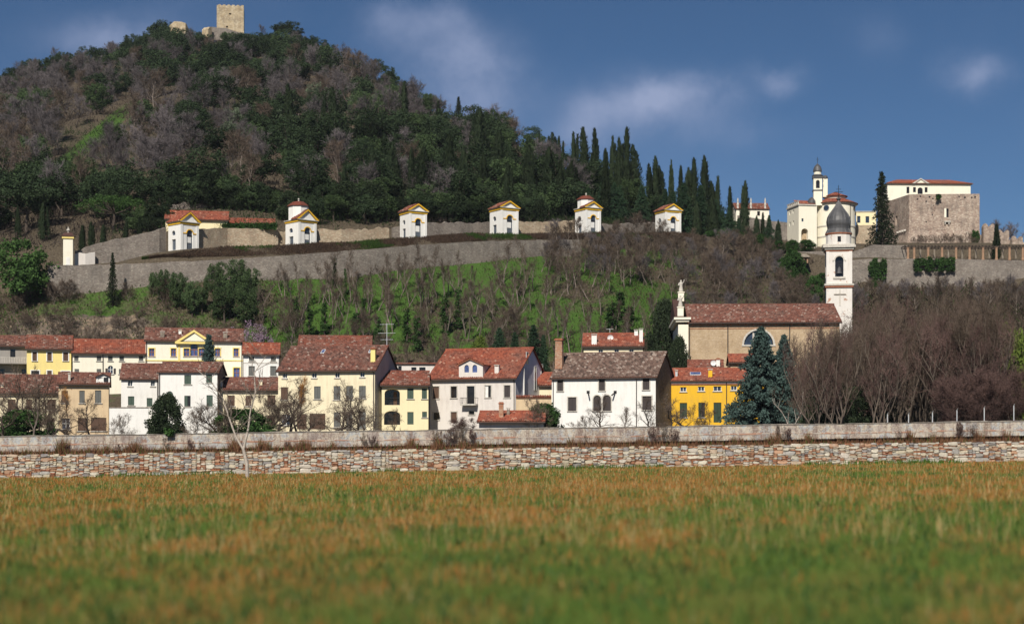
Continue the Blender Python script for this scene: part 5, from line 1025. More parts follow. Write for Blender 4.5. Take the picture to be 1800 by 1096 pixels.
# ---------------------------------------------------------------- castle, palace above it, ruined battlements
f = Front(1598, 1722, 352, -3); f.base = ZA(436, 352)-.6; W = f.W; root = empty('castle', (f.p0[0], f.p0[1], f.base), f.b); tag(root, 'massive square castle tower of pinkish stone with one tall window', 'castle')
z = lambda py: f.hit(1660, py)[1]; X_ = lambda px, py=370: f.hit(px, py)[0]; zt_ = z(341); D = 15; zs = z(405)
hl = [(X_(1660), z(382), X_(1667.5), z(366.5), 0, .5)]; mb = MB(); holed(mb, 0, W, zs, zt_, hl)
tmp = MB(); holed(tmp, 0, D, zs, zt_, [(8.6, z(388), 9.6, z(372), 0, .4)]); SK = 3.2                                # the left face is not square to the front
sk = lambda d: -d*.28
mb.add([(y+sk(D-q), D-q, zz_) for q, y, zz_ in tmp.v], tmp.f); mb.add([(W,0,zs),(W,D,zs),(W,D,zt_),(W,0,zt_)], [(0,1,2,3)]); mb.add([(0,0,zt_-.6),(W,0,zt_-.6),(W,D,zt_-.6),(sk(D),D,zt_-.6)], [(0,1,2,3)])
mb.add([(sk(D),D,zs),(W,D,zs),(W,D,zt_),(sk(D),D,zt_)], [(1,0,3,2)]); mb.build('wall', M['castle'], root)
q = .9; MB().add([(-q,-q,0),(W+.3,-q,0),(W,0,zs),(0,0,zs),(sk(D)-q,D,0),(sk(D),D,zs),(W+.3,D,0),(W,D,zs)], [(0,1,2,3),(4,0,3,5),(1,6,7,2)]).build('scarp', M['castle'], root)
o = MB().box(hl[0][0], hl[0][2], .45, .5, hl[0][1], hl[0][3]).build('window', M['dark'], root); MB().box(hl[0][0]-.02, hl[0][0]+(hl[0][2]-hl[0][0])*.45, -.05, .03, hl[0][1], hl[0][3]).build('shutter', M['cream_pale'], o)
zb = z(388.5); MB().box(hl[0][0]-.1, hl[0][2]+.35, -.55, -.003, zb-.25, zb).build('balcony', M['stone_trim'], o)
for i in range(2): MB().box(hl[0][0]+i*.8, hl[0][0]+i*.8+.2, -.45, -.004, zb-.75, zb-.26).build('corbel', M['stone_trim'], o)
rq = random.Random(5); MB().box(sk(0), W, -.0+.001, .5, zt_, zt_+.02)
for (px, py) in ((1613, 350), (1628, 354), (1618, 345), (1634, 346), (1640, 349), (1646, 346), (1689, 351), (1686, 346), (1696, 347), (1708, 347), (1714, 346), (1642, 370), (1639, 377), (1641, 361), (1628, 390)):
    xx, zz_ = f.hit(px, py); s_ = rq.uniform(.10, .24); mb = MB(); mb.tube((xx, -.02, zz_), (xx, .06, zz_), s_, s_*.8, 5); mb.build('putlog_hole', M['dark'], root)
for i in range(4): xx = sk(3.2)+.0; 
for i in range(4): d_ = 1.5+i*1.1; MB().box(sk(d_)-.5, sk(d_)-.01, d_-.2, d_+.2, z(404), z(401)).build('corbel', M['stone_trim'], root)
f = Front(1560, 1706, 372, 2.5); f.base = ZA(352, 372); W = f.W; root = empty('palace', (f.p0[0], f.p0[1], f.base), f.b); tag(root, 'cream palace with red hipped roof and small pediment above the castle', 'building'); z = lambda py: f.hit(1630, py)[1]; X_ = lambda px: f.hit(px, 330)[0]
ze = z(324.5); hs = [(X_(1593.5), z(340), X_(1598.5), z(328.5), 0, .2), (X_(1605), z(338), X_(1610), z(329), 0, .2), (X_(1625.5), z(338), X_(1630.5), z(329), 0, .2), (X_(1613), z(341), X_(1622), z(329.5), 1.0, .2)]
mb = MB(); holed(mb, 0, W, 0, ze, hs); mb.add([(0,0,0),(0,9,0),(0,9,ze),(0,0,ze)], [(0,3,2,1)]); mb.add([(W,0,0),(W,9,0),(W,9,ze),(W,0,ze)], [(0,1,2,3)]); mb.add([(0,9,0),(W,9,0),(W,9,ze),(0,9,ze)], [(1,0,3,2)]); mb.build('wall', M['cream_pale'], root)
for q_ in hs: MB().box(q_[0], q_[2], .16, .2, q_[1], q_[3]).build('window', M['dark'], root)
MB().box(-.3, W+.3, -.3, 9.3, ze, ze+.2).build('cornice', M['stone_trim'], root); zr = f.hit(1630, 316.5, 4.5)[1]; e = .5
slope_roof(root, (-e,-e,ze+.2), (W+e,-e,ze+.2), (W-3.5,4.5,zr), (3.5,4.5,zr), M['t_red'], 'roof', .06, 61); slope_roof(root, (W+e,9+e,ze+.2), (-e,9+e,ze+.2), (3.5,4.5,zr), (W-3.5,4.5,zr), M['t_red'], 'roof', .06, 62, False)
mb = MB(); mb.add([(-e,9+e,ze+.2),(-e,-e,ze+.2),(3.5,4.5,zr)], [(0,1,2)]); mb.add([(W+e,-e,ze+.2),(W+e,9+e,ze+.2),(W-3.5,4.5,zr)], [(0,1,2)]); mb.build('hip', M['t_red'], root)
xa, xb, xm = X_(1603), X_(1632), X_(1617.5); za = z(313.8); MB().prism([(xa+.3, ze+.2), (xb-.3, ze+.2), (xm, za-.25)], -.35, 1.5).build('tympanum', M['cream_pale'], root); mb = MB(); mb.prism([(xa-.1, ze+.2), (xa+.5, ze+.2), (xm, za-.22), (xm, za)], -.6, 1.5); mb.prism([(xb-.5, ze+.2), (xb+.1, ze+.2), (xm, za), (xm, za-.22)], -.6, 1.5); mb.build('pediment', M['stone_trim'], root)
for i, (p0, p1, pt, Y) in enumerate(((1729, 1748, 393, 352), (1754, 1774, 404, 350), (1779.5, 1798, 415, 348))):
    f = Front(p0, p1, Y, 6); f.base = ZA(440, Y); W = f.W; zt_ = f.hit((p0+p1)/2, pt)[1]; mb = MB()
    mb.prism([(0, 0), (W, 0), (W, zt_-.3), (W*.86, zt_), (W*.74, zt_-.25), (W*.52, zt_-.9), (W*.34, zt_-.2), (W*.18, zt_+.1), (0, zt_-.6)], 0, 1.2)
    tag(mb.build('battlement', M['castle'], None, (f.p0[0], f.p0[1], f.base), f.b), ['tallest ruined swallowtail battlement, next to the castle', 'middle ruined swallowtail battlement right of the castle', 'rightmost ruined swallowtail battlement at the picture edge'][i], 'ruin', 'ruined battlements')
stone_wall('curtain_wall', 'low ruined curtain wall running below the battlements', [(1722, 412, 440, 354), (1760, 418, 440, 352), (1800, 424, 442, 350), (1900, 430, 446, 348)], 1.0, 'castle', 1.5, .5, 25)

# ---------------------------------------------------------------- keep on the summit
f = Front(381, 428.5, 640, 8); f.base = ZA(66, 640)-2; W = f.W; root = empty('keep', (f.p0[0], f.p0[1], f.base), f.b); tag(root, 'square ochre stone keep on the hilltop', 'tower'); z = lambda py: f.hit(405, py)[1]; X_ = lambda px: f.hit(px, 30)[0]
hs = [(X_(402.5), z(26), X_(406.5), z(23.3), 0, .6), (X_(397.5), z(49), X_(400.8), z(46), 0, .6)]; mb = MB(); zt_ = z(10); holed(mb, 0, W, 0, zt_, hs)
mb.add([(W,0,0),(W,W,0),(W,W,zt_),(W,0,zt_)], [(0,1,2,3)]); mb.add([(0,0,0),(0,W,0),(0,W,zt_),(0,0,zt_)], [(0,3,2,1)]); mb.add([(0,W,0),(W,W,0),(W,W,zt_),(0,W,zt_)], [(1,0,3,2)]); mb.add([(0,0,zt_-.4),(W,0,zt_-.4),(W,W,zt_-.4),(0,W,zt_-.4)], [(0,1,2,3)]); mb.build('wall', M['keep'], root)
for q_ in hs: MB().box(q_[0], q_[2], .55, .6, q_[1], q_[3]).build('window', M['dark'], root)
for i in range(6): xx = W*(.06+.17*i); MB().box(xx, xx+W*.09, .0, .8, zt_, zt_+.32).build('parapet_stone', M['keep'], root)
stone_wall('keep_outer_wall', 'grey outer wall at the foot of the hilltop keep', [(372, 47, 66, 628), (385, 48, 66, 628), (398, 50, 66, 628), (412, 54, 68, 629), (428, 58, 70, 631)], 1.4, 'stone_grey', 1.5, .35, 71)
stone_wall('keep_ruin', 'pale ruined wall stub left of the hilltop keep', [(366, 50, 70, 624), (372.5, 47.5, 68, 626)], 3.0, 'keep', 1.2, .5, 72)
stone_wall('summit_ruin', 'broken tower ruin among trees left of the keep', [(298, 44, 72, 622), (306, 38, 74, 622), (326, 39, 76, 622), (331, 50, 78, 624)], 2.5, 'keep', 1.4, .8, 73)

# ---------------------------------------------------------------- plant kit: every plant is 10 m high at scale 1
def seg_mesh(name, segs, n, smooth=True):
    mb = MB()
    for p, q, r0, r1 in segs: mb.tube(p, q, r0, r1, n, False)
    me = mb.mesh(name); me.polygons.foreach_set('use_smooth', np.ones(len(me.polygons), bool)); return me
def rv(q, k=1.0): return Vector((q.gauss(0, k), q.gauss(0, k), q.gauss(0, k)))
def gen_bare(seed, start=.28, nl=11, spread=.75, up=.45, r0=.17, counts=(6, 5, 4), twl=.85, tww=.035, stems=1, reach=.42, curl=.18, grow=1.0):
    q = random.Random(seed); S = []; TW = []
    def limb(p, d, L, r, n, lvl, upk):
        pts = [p.copy()]; d = d.normalized()
        for i in range(n):
            d = (d+rv(q, curl)+Vector((0, 0, upk*.22))).normalized(); p = p+d*(L/n); pts.append(p.copy())
        for i in range(n):
            a = r*(1-.75*i/n); b = r*(1-.75*(i+1)/n); S.append((pts[i], pts[i+1], a, b, lvl))
        return pts
    for s in range(stems):
        a = q.uniform(0, 6.28); lean = .04 if stems == 1 else .30
        trunk = limb(Vector((math.cos(a)*.12*(stems > 1), math.sin(a)*.12*(stems > 1), -.25)), Vector((math.cos(a)*lean, math.sin(a)*lean, 1)), 7.6*grow, r0*(1 if stems == 1 else .65), 7, 0, .6)
        nn = nl if stems == 1 else max(5, nl//2)
        for i in range(nn):
            t = start+(1-start)*(i+q.random())/nn; k = t*7; j = min(6, int(k)); p = trunk[j].lerp(trunk[j+1], k-j)
            a = i*2.4+q.uniform(-.5, .5); sp = spread*(1.15-.6*t); d = Vector((math.cos(a)*sp, math.sin(a)*sp, up+.5*t)); L1 = 10*reach*(1.12-.62*t)*q.uniform(.75, 1.15)
            l1 = limb(p, d, L1, r0*.42*(1.1-.6*t), 4, 1, up)
            for b in range(counts[0]):
                tt = .2+.8*(b+q.random())/counts[0]; kk = tt*4; jj = min(3, int(kk)); p2 = l1[jj].lerp(l1[jj+1], kk-jj); dd = (l1[jj+1]-l1[jj]).normalized()
                d2 = (dd*.7+rv(q, .5)+Vector((0, 0, up*.5))); l2 = limb(p2, d2, L1*.48*(1.15-.5*tt)*q.uniform(.7, 1.2), .035, 3, 2, up)
                for c in range(counts[1]):
                    tt2 = .1+.9*(c+q.random())/counts[1]; kk = tt2*3; jj = min(2, int(kk)); p3 = l2[jj].lerp(l2[jj+1], kk-jj); dd3 = (l2[jj+1]-l2[jj]).normalized()
                    for e in range(counts[2]):
                        d3 = (dd3*.8+rv(q, .55)+Vector((0, 0, up*.35))).normalized(); L3 = twl*q.uniform(.5, 1.2); m_ = p3+d3*L3*.5; d4 = (d3+rv(q, .3)+Vector((0, 0, up*.2))).normalized(); TW.append((p3, m_, tww)); TW.append((m_, m_+d4*L3*.5, tww*.7))
                        TW.append((m_, m_+(d3+rv(q, .5)).normalized()*L3*.4, tww*.6))
    me1 = seg_mesh('trunk', [s[:4] for s in S if s[4] < 2 and s[2] > .02], 5)
    V = []; T = []
    for p, m_, w in [(s[0], s[1], s[2]*1.6) for s in S if s[4] == 2]+TW:
        a = rv(q).normalized()*(w*.5); b = (m_-p).cross(a); b = b.normalized()*(w*.5) if b.length > 1e-6 else a; n0 = len(V)
        V += [p+b, p-b, m_]; T.append((n0, n0+1, n0+2))
    return me1, np_mesh('twigs', np.array([tuple(v) for v in V]), np.array(T))
def leaf_cloud(name, C, Rr, per, size, seed, aspect=.6, upb=0.0, outw=0.0, center=None):
    r = np.random.RandomState(seed); m = len(C)*per; c = np.repeat(C, per, 0); rr_ = np.repeat(Rr, per)
    d = r.normal(size=(m, 3)); d /= np.linalg.norm(d, axis=1)[:, None]; pos = c+d*(rr_*r.rand(m)**.45)[:, None]
    a = r.normal(size=(m, 3)); a[:, 2] += upb
    if outw: a += d*outw
    a /= np.linalg.norm(a, axis=1)[:, None]; b = np.cross(a, r.normal(size=(m, 3))); b /= np.linalg.norm(b, axis=1)[:, None]
    s = size*r.uniform(.6, 1.3, m)[:, None]; a = a*s; b = b*s*aspect*.5
    V = np.stack([pos-a*.5, pos+b, pos+a*.5, pos-b], 1).reshape(-1, 3); return np_mesh(name, V, np.arange(m*4).reshape(m, 4))
def limbs_to(seed, C, base, r0, ztrunk):
    q = random.Random(seed); S = []; top = Vector((q.uniform(-.3, .3), q.uniform(-.3, .3), ztrunk)); mid = Vector((q.uniform(-.15, .15), q.uniform(-.15, .15), ztrunk*.5))
    S += [(Vector((0, 0, -.3)), mid, r0*1.2, r0), (mid, top, r0, r0*.75)]
    for c in C:
        c = Vector(c); m_ = top.lerp(c, .5)+Vector((0, 0, -.3)); S += [(top, m_, r0*.4, r0*.25), (m_, c, r0*.25, .03)]
    return S
def gen_round(seed, rx=4.6, z0=1.2, n=70, per=46, size=.42, flat=1.0, lump_=.95):
    r = np.random.RandomState(seed); K = r.randint(5, 8); ct = np.stack([r.uniform(-.45, .45, K)*rx, r.uniform(-.45, .45, K)*rx, r.uniform(z0+2.0, 7.6, K)*flat], 1); cr = r.uniform(.42, .62, K)*rx
    C = []; Rr = []
    while len(C) < n:
        k = r.randint(K); d = r.normal(size=3); d /= np.linalg.norm(d); p = ct[k]+d*cr[k]*np.array([1, 1, .8])*r.uniform(.72, 1.0)
        if z0 < p[2] < 9.6: C.append(p); Rr.append(r.uniform(.55, 1.15)*lump_)
    C = np.array(C); return seg_mesh('trunk', limbs_to(seed, C[:9], 0, .24, 3.0), 5), leaf_cloud('crown', C, np.array(Rr), per, size, seed+1)
def gen_cypress(seed, w=1.05, n=2800, frac=.04):
    r = np.random.RandomState(seed); cols = [(0, 0, 1.0, .78)]+[(r.normal(0, .42)*w, r.normal(0, .42)*w, r.uniform(.55, .93), r.uniform(.35, .6)) for _ in range(6 if w > 1.6 else 4)]
    wt = np.array([c[2]*c[3] for c in cols]); k = r.choice(len(cols), n, p=wt/wt.sum()); cc = np.array(cols)[k]
    t = r.rand(n)**.85; H = 10*cc[:, 2]; z = frac*10+t*(H-frac*10); prof = w*cc[:, 3]*np.clip(np.minimum((t+.05)*5.5, 1.0), 0, 1)*(1-t)**.6
    a = r.rand(n)*6.283; lob = 1+.28*np.sin(a*3+seed+z*1.3+k)+.22*np.sin(a*5+z*2.7); q = prof*lob*r.uniform(.35, 1.15, n); x, y = cc[:, 0]*(1-.4*t)+np.cos(a)*q, cc[:, 1]*(1-.4*t)+np.sin(a)*q
    d = np.stack([np.cos(a)*.34+r.normal(0, .22, n), np.sin(a)*.34+r.normal(0, .22, n), np.ones(n)], 1)*r.uniform(.22, .62, n)[:, None]; s = np.stack([-np.sin(a), np.cos(a), r.normal(0, .3, n)], 1)*r.uniform(.07, .16, n)[:, None]
    p = np.stack([x, y, z], 1); V = np.stack([p-s, p+s, p+d], 1).reshape(-1, 3); return seg_mesh('trunk', [(Vector((0, 0, -.3)), Vector((0, 0, 5)), .2, .1), (Vector((0, 0, 5)), Vector((0, 0, 9.6)), .1, .02)], 6), np_mesh('crown', V, np.arange(n*3).reshape(n, 3))
def gen_conifer(seed, w=2.2, whorls=26, nb=8, droop=.35, size=.34, z0=.6, power=.85, lv=9, gap=.0, per=7):
    q = random.Random(seed); C = []; S = [(Vector((0, 0, -.3)), Vector((0, 0, 9.7)), .22, .02)]
    for i in range(whorls):
        t = (i+.3)/whorls; z = z0+(9.7-z0)*t; L = w*(1-t)**power*q.uniform(.75, 1.12)+.08
        for k in range(nb):
            if q.random() < gap: continue
            a = 6.283*k/nb+i*.7+q.uniform(-.35, .35); Lb = L*q.uniform(.7, 1.12); tip = Vector((math.cos(a)*Lb, math.sin(a)*Lb, z-droop*Lb+q.uniform(-.1, .12))); st = Vector((0, 0, z)); S.append((st, tip, .035, .012))
            m_ = max(2, int(lv*(.35+.65*Lb/w)))
            for j in range(m_): u_ = .22+.78*(j+q.random()*.6)/m_; p = st.lerp(tip, u_); p.z += .10*math.sin(u_*3.1)*Lb*.4; C.append(tuple(p))
    C = np.array(C); return seg_mesh('trunk', S, 4), leaf_cloud('crown', C, np.full(len(C), size*.85), per, size*.85, seed+1, .5, .1, .6)
def gen_stonepine(seed, rx=5.2):
    r = np.random.RandomState(seed); C = []; Rr = []
    for i in range(95):
        a = r.rand()*6.283; q = math.sqrt(r.rand())*rx; C.append((math.cos(a)*q, math.sin(a)*q, 9.1-(q/rx)**2*2.6+r.uniform(-1.1, .1))); Rr.append(r.uniform(.55, .95))
    C = np.array(C); return seg_mesh('trunk', limbs_to(seed, C[:16], 0, .28, 4.6), 6), leaf_cloud('crown', C, np.array(Rr), 50, .36, seed+1, .35, .8)
def gen_bush(seed, rx=6.0, n=120, per=90, size=.55, z1=8.8):
    r = np.random.RandomState(seed); C = []; Rr = []
    for i in range(n):
        a = r.rand()*6.283; t = r.rand(); z = .8+t*(z1-.8); q = rx*math.sqrt(max(0.02, 1-(t*.97)**2))*r.uniform(.35, .95); C.append((math.cos(a)*q, math.sin(a)*q, z*(1-.0*q))); Rr.append(r.uniform(.8, 1.4))
    C = np.array(C); return seg_mesh('stem', limbs_to(seed, C[:8], 0, .3, 1.5), 5), leaf_cloud('foliage', C, np.array(Rr), per, size, seed+1)
def gen_ivytree(seed):
    r = np.random.RandomState(seed); C = []; Rr = []
    for i in range(46): t = r.rand(); a = r.rand()*6.283; q = .55*(1-.4*t); C.append((math.cos(a)*q, math.sin(a)*q, .3+t*9.2)); Rr.append(r.uniform(.35, .75)*(1.1-.4*t))
    return seg_mesh('trunk', [(Vector((0, 0, -.3)), Vector((.2, 0, 5)), .25, .18), (Vector((.2, 0, 5)), Vector((0, .1, 10)), .18, .05)], 5), leaf_cloud('ivy', np.array(C), np.array(Rr), 34, .36, seed+1)

LIB = {}
def variant(key, pair, m1, m2):
    pair[0].materials.append(m1); pair[1].materials.append(m2); LIB.setdefault(key, []).append(pair)
for s in range(4): variant('oak', gen_round(100+s, 4.6, .8, 110, 62, .37), M['bark_dark'], M['lf_oak'])
for s in range(3): variant('mid', gen_round(120+s, 4.6, .8, 105, 62, .37), M['bark_dark'], M['lf_mid'])
for s in range(2): variant('olive', gen_round(140+s, 4.2, 1.0), M['bark'], M['lf_olive'])
for s in range(5): variant('bare_p', gen_bare(200+s, .25, 13, .8, .45, .17, (6, 5, 4), .95, .055), M['bark_dark'], M['twig_purple'])
for s in range(3): variant('bare_b', gen_bare(220+s, .25, 13, .8, .45, .17, (6, 5, 4), .95, .055), M['bark'], M['twig_brown'])
for s in range(4): variant('slim', gen_bare(240+s, .30, 10, .42, .6, .16, (5, 4, 3), .75, .040, 1, .26), M['bark'], M['twig_brown'])
for s in range(4): variant('thicket', gen_bare(260+s, .15, 16, .55, .6, .17, (6, 5, 4), .7, .026, 3, .36, .17), M['bark_mid'], M['twig_red' if s % 2 else 'twig_brown'])
for s in range(3): variant('gardentree', gen_bare(280+s, .20, 11, .95, .30, .26, (6, 5, 4), .8, .042, 1, .45, .24), M['bark_dark'], M['twig_brown'])
for s in range(3): variant('shrub', gen_bare(300+s, .05, 12, .8, .5, .10, (6, 5, 3), .9, .06, 4, .42, .2), M['bark'], M['twig_brown'])
for s in range(2): variant('redshrub', gen_bare(310+s, .05, 14, .8, .5, .10, (7, 6, 5), .9, .045, 4, .42, .2), M['bark_dark'], M['twig_red'])
for s in range(4): variant('cypress', gen_cypress(320+s, 1.0+.15*s), M['bark_dark'], M['lf_cypress'])
for s in range(3): variant('broadcypress', gen_cypress(330+s, 2.1+.3*s, 4200), M['bark_dark'], M['lf_cypress'])
for s in range(2): variant('cedar', gen_conifer(340+s, 3.4, 20, 9, .22, .34, .4, .75, 12, .12, 10), M['bark_dark'], M['lf_cedar'])
variant('spruce', gen_conifer(350, 2.3, 24, 8, .38, .30, .3, 1.0, 9, .22), M['bark_dark'], M['lf_cypress'])
variant('bluespruce', gen_conifer(352, 2.2, 30, 10, .2, .28, .3, .8, 12, 0, 10), M['bark_dark'], M['lf_spruce'])
variant('blueconifer', gen_conifer(354, 4.3, 28, 11, .12, .34, .2, .85, 15, .15, 13), M['bark_dark'], M['lf_spruce'])
for s in range(2): variant('stonepine', gen_stonepine(360+s), M['bark_dark'], M['lf_pine'])
variant('densepine', gen_round(365, 4.4, .8, 130, 60, .42), M['bark_dark'], M['lf_pine'])
variant('goldpine', gen_round(367, 4.6, .8, 130, 60, .36), M['bark_dark'], M['lf_ygreen'])
for s in range(2): variant('bush', gen_bush(370+s), M['bark_dark'], M['lf_ivy'])
variant('darkbush', gen_bush(374, 4.6, 140, 130, .42), M['bark_dark'], M['lf_cypress'])
variant('yellowbush', gen_bush(376, 4.4, 90, 60, .6), M['bark_dark'], M['lf_ygreen'])
for s in range(3): variant('ivytree', gen_ivytree(380+s), M['bark_dark'], M['lf_ivy'])
variant('blossom', gen_round(390, 3.0, 3.5, 26, 22, .34), M['bark_dark'], M['lf_blossom'])

prng = random.Random(77)
def plant(key, name, label, x, y, h, w=1.0, group=None, cat='tree', z=None, v=None):
    pair = LIB[key][prng.randrange(len(LIB[key])) if v is None else v]; z = G(x, y) if z is None else z
    root = empty(name, (x, y, z), prng.uniform(0, 6.28)); root.scale = (h/10*w, h/10*w, h/10); tag(root, label, cat, group)
    for me in pair:
        o = bpy.data.objects.new(me.name.split('.')[0], me); COL.objects.link(o); o.parent = root
    return root
def ordi(px): return ['first', 'second', 'third', 'fourth', 'fifth', 'last'][int(np.argmin([abs(px-c) for c in (322, 530, 727, 886, 1034, 1175)]))]
def plant_px(key, name, label, px, top, Y, w=1.0, **k):
    x = U(px)*Y; z = G(x, Y); return plant(key, name, label, x, Y, ZA(top, Y)-z, w, z=z, **k)

# ---------------------------------------------------------------- wood on the hill
rs = np.random.RandomState(5); cand = []
step = 9.2; yy = 296.0; cnt = {'oak': 0, 'bare': 0, 'cyp': 0, 'mid': 0, 'olive': 0}
SKYX = [-200, 0, 100, 200, 290, 380, 450, 500, 560, 620, 700, 760, 830, 890, 950, 1000, 1050, 1150, 1250, 1300]
SKYY = [190, 122, 98, 74, 48, 66, 62, 52, 74, 86, 130, 168, 192, 200, 240, 270, 292, 330, 352, 372]
while yy < 648:
    for xx in np.arange(-250, 60, step):
        x = xx+rs.uniform(-.45, .45)*step; y = yy+rs.uniform(-.45, .45)*step; px = CX+F*x/y; z = G(x, y); py = HY-(z-CH)*F/y
        if px < -60 or px > 1290: continue
        ridgeY = np.interp(px, PXS, KY[:, 11])
        if y > ridgeY+4: continue
        yc = np.interp(px, PXS, KY[:, 10])
        if y < yc+4: continue
        if 365 < px < 440 and y > 618 and py < 80: continue
        if -12 < (py-310)+(px-85)*.85 < 34 and 60 < px < 225 and py < 335: continue
        if 290 < px < 490 and y < 302: continue
        cand.append((x, y, z, px, py))
    yy += step*.9; step = 9.2 if yy < 420 else 10.8
for (x, y, z, px, py) in cand:
    where = 'near the summit' if py < 130 else ('on the left flank of the hill' if px < 300 else ('on the middle slope of the hill' if px < 640 else 'on the right shoulder of the hill'))
    u = rs.rand(); big = fbm(np.array([x]), np.array([y]), .035, 51)[0]; hmax = 1e9
    if px > 960: wts = (.22, .18, .52, .06, .02)
    elif py < 175: wts = (.52+.25*big, .34-.25*big, .0, .12, .02)
    elif px < 450 and py < 345: wts = (.16+.25*big, .66-.25*big, .0, .09, .09)
    elif py < 245: wts = (.20+.2*big, .60-.2*big, .01, .09, .10)
    else: wts = (.58, .18, .06, .15, .03)
    ks = ['oak', 'bare', 'cyp', 'mid', 'olive']; acc = 0; k = 'oak'
    for kk, w_ in zip(ks, wts):
        acc += max(0.0, w_)
        if u < acc: k = kk; break
    if k == 'oak' and cnt['oak'] >= 298: k = 'mid'
    if k == 'bare' and cnt['bare'] >= 298: k = 'oak'
    cnt[k] += 1
    h = {'oak': rs.uniform(8, 12), 'bare': rs.uniform(8.5, 13), 'cyp': rs.uniform(11, 17), 'mid': rs.uniform(7, 11), 'olive': rs.uniform(5.5, 8)}[k]
    allow = ZA(np.interp(px, SKYX, SKYY), y)-z
    if k != 'cyp' or px < 900: h = max(4.5, min(h, allow+1.0))
    if k == 'oak': plant('oak', 'evergreen_oak', 'dark rounded evergreen tree in the wood '+where, x, y, h, rs.uniform(1.05, 1.35), 'evergreen trees '+where, z=z)
    elif k == 'bare': plant('bare_p' if rs.rand() < .75 else 'bare_b', 'bare_tree', 'leafless purplish grey tree in the wood '+where, x, y, h, rs.uniform(1.0, 1.3), 'leafless trees '+where, z=z)
    elif k == 'cyp': plant('broadcypress' if rs.rand() < .6 else 'cypress', 'cypress', 'dark cypress within the wood '+where, x, y, h if px < 960 else h*.8, rs.uniform(.85, 1.1), 'cypresses '+where, z=z)
    elif k == 'mid': plant('mid', 'green_tree', 'mid green rounded tree in the wood '+where, x, y, h, rs.uniform(1.0, 1.3), 'mid green trees '+where, z=z)
    else: plant('olive', 'olive_tree', 'pale grey green olive tree in the wood '+where, x, y, h, rs.uniform(1.0, 1.3), 'olive trees '+where, z=z)
# trees that stand out on the skyline and above the chapels
for i, (px, top, Y, w) in enumerate([(1102, 228, 352, .75), (1077, 243, 354, .55), (1088, 245, 355, .55), (1064, 263, 356, .7), (1028, 270, 356, .7), (990, 250, 372, .5), (948, 232, 402, .5), (1152, 277, 345, .75), (1140, 290, 344, .8), (1180, 284, 346, .45), (1220, 281, 342, .8), (1238, 277, 343, .75), (1197, 294, 344, .7), (1262, 312, 343, .7), (1283, 330, 342, .8), (1310, 321, 336, .7), (1341, 375, 330, .85), (1120, 300, 340, 1.0), (1045, 300, 346, 1.0)]):
    nb = ['tallest', 'leftmost of the close pair', 'rightmost of the close pair'][i] if i < 3 else None
    plant_px('cypress', 'cypress', 'slender dark cypress rising against the sky right of the hill', px, top, Y, w*1.25, group='cypresses against the sky', v=i % 4)
for i in range(34):                                # lower fill of the conifer belt
    px = 990+i*8.6+prng.uniform(-6, 6); Y = prng.uniform(332, 344); plant_px(['oak', 'broadcypress', 'cedar'][i % 3], 'belt_conifer', 'dark evergreen in the dense belt behind the right chapels', px, np.interp(px, [980, 1060, 1150, 1240, 1290], [305, 312, 328, 330, 372])+prng.uniform(0, 30), Y, prng.uniform(.8, 1.1), group='evergreen belt behind the right chapels')
for i, (px, top, Y, w) in enumerate([(605, 300, 306, 1.0), (655, 268, 318, 1.0), (690, 255, 330, 1.1), (745, 262, 322, 1.1), (790, 238, 340, 1.0), (815, 262, 326, .8), (850, 275, 330, 1.0), (893, 290, 326, .9), (930, 258, 338, 1.0), (965, 262, 336, 1.05), (1005, 285, 334, 1.0), (985, 300, 328, .9), (890, 310, 322, .6)]):
    plant_px('broadcypress', 'cypress', 'broad dark cypress in the dense row behind the middle chapels', px, top, Y, w, group='cypresses behind the middle chapels')
CED = [(1080, 318, 332, 1.1), (1128, 322, 334, 1.1), (1202, 318, 334, 1.0), (1232, 322, 336, 1.0), (1170, 330, 338, 1.0), (1282, 362, 328, 1.0), (1258, 348, 334, 1.0)]
for (px, top, Y, w) in CED: plant_px('cedar', 'cedar', 'green cedar with layered boughs behind the right hand chapels', px, top, Y, w*.85, group='cedars behind the right chapels')
plant_px('bare_p', 'bare_tree', 'tall round crowned leafless tree on the skyline in mid slope', 895, 187, 446, 1.25, v=1); plant_px('bare_p', 'bare_tree', 'thin leafless tree on the skyline beside the tall conifer', 862, 178, 458, .9, v=2)
plant_px('spruce', 'dark_conifer', 'dark conifer on the skyline halfway down the ridge', 806, 168, 495, 1.3); plant_px('bare_p', 'bare_tree', 'lone leafless tree on the left skyline', 102, 80, 612, 1.0, v=3)
plant_px('oak', 'evergreen_oak', 'dark domed evergreen on the summit right of the keep', 503, 36, 636, 1.6); plant_px('oak', 'evergreen_oak', 'dark evergreen on the summit left of the broken ruin', 287, 33, 628, 1.3)
plant_px('bare_p', 'bare_tree', 'leafless tree on the summit just right of the keep', 462, 42, 636, 1.1, v=0); plant_px('bare_p', 'bare_tree', 'leafless tree in front of the broken summit ruin', 332, 40, 626, 1.1, v=4); plant_px('bare_p', 'bare_tree', 'wide leafless tree left of the summit ruin', 262, 58, 622, 1.3, v=1)
plant_px('mid', 'green_tree', 'green tree just below the keep', 402, 52, 612, 1.5); plant_px('mid', 'green_tree', 'large green tree right below the keep', 440, 55, 606, 1.6)
plant_px('olive', 'pale_tree', 'bright pale green tree amid the dark wood above the second chapel', 541, 248, 372, 1.4, v=0); plant_px('olive', 'pale_tree', 'pale green tree amid leafless wood high on the slope', 492, 193, 470, 1.3, v=1)
plant_px('stonepine', 'stone_pine', 'bright green umbrella pine above the lane wall', 200, 338, 290, 1.7, v=0); plant_px('densepine', 'pine_tree', 'large dark green pine beside the gate pillar at the left edge', 44, 408, 258, 1.0, v=0)
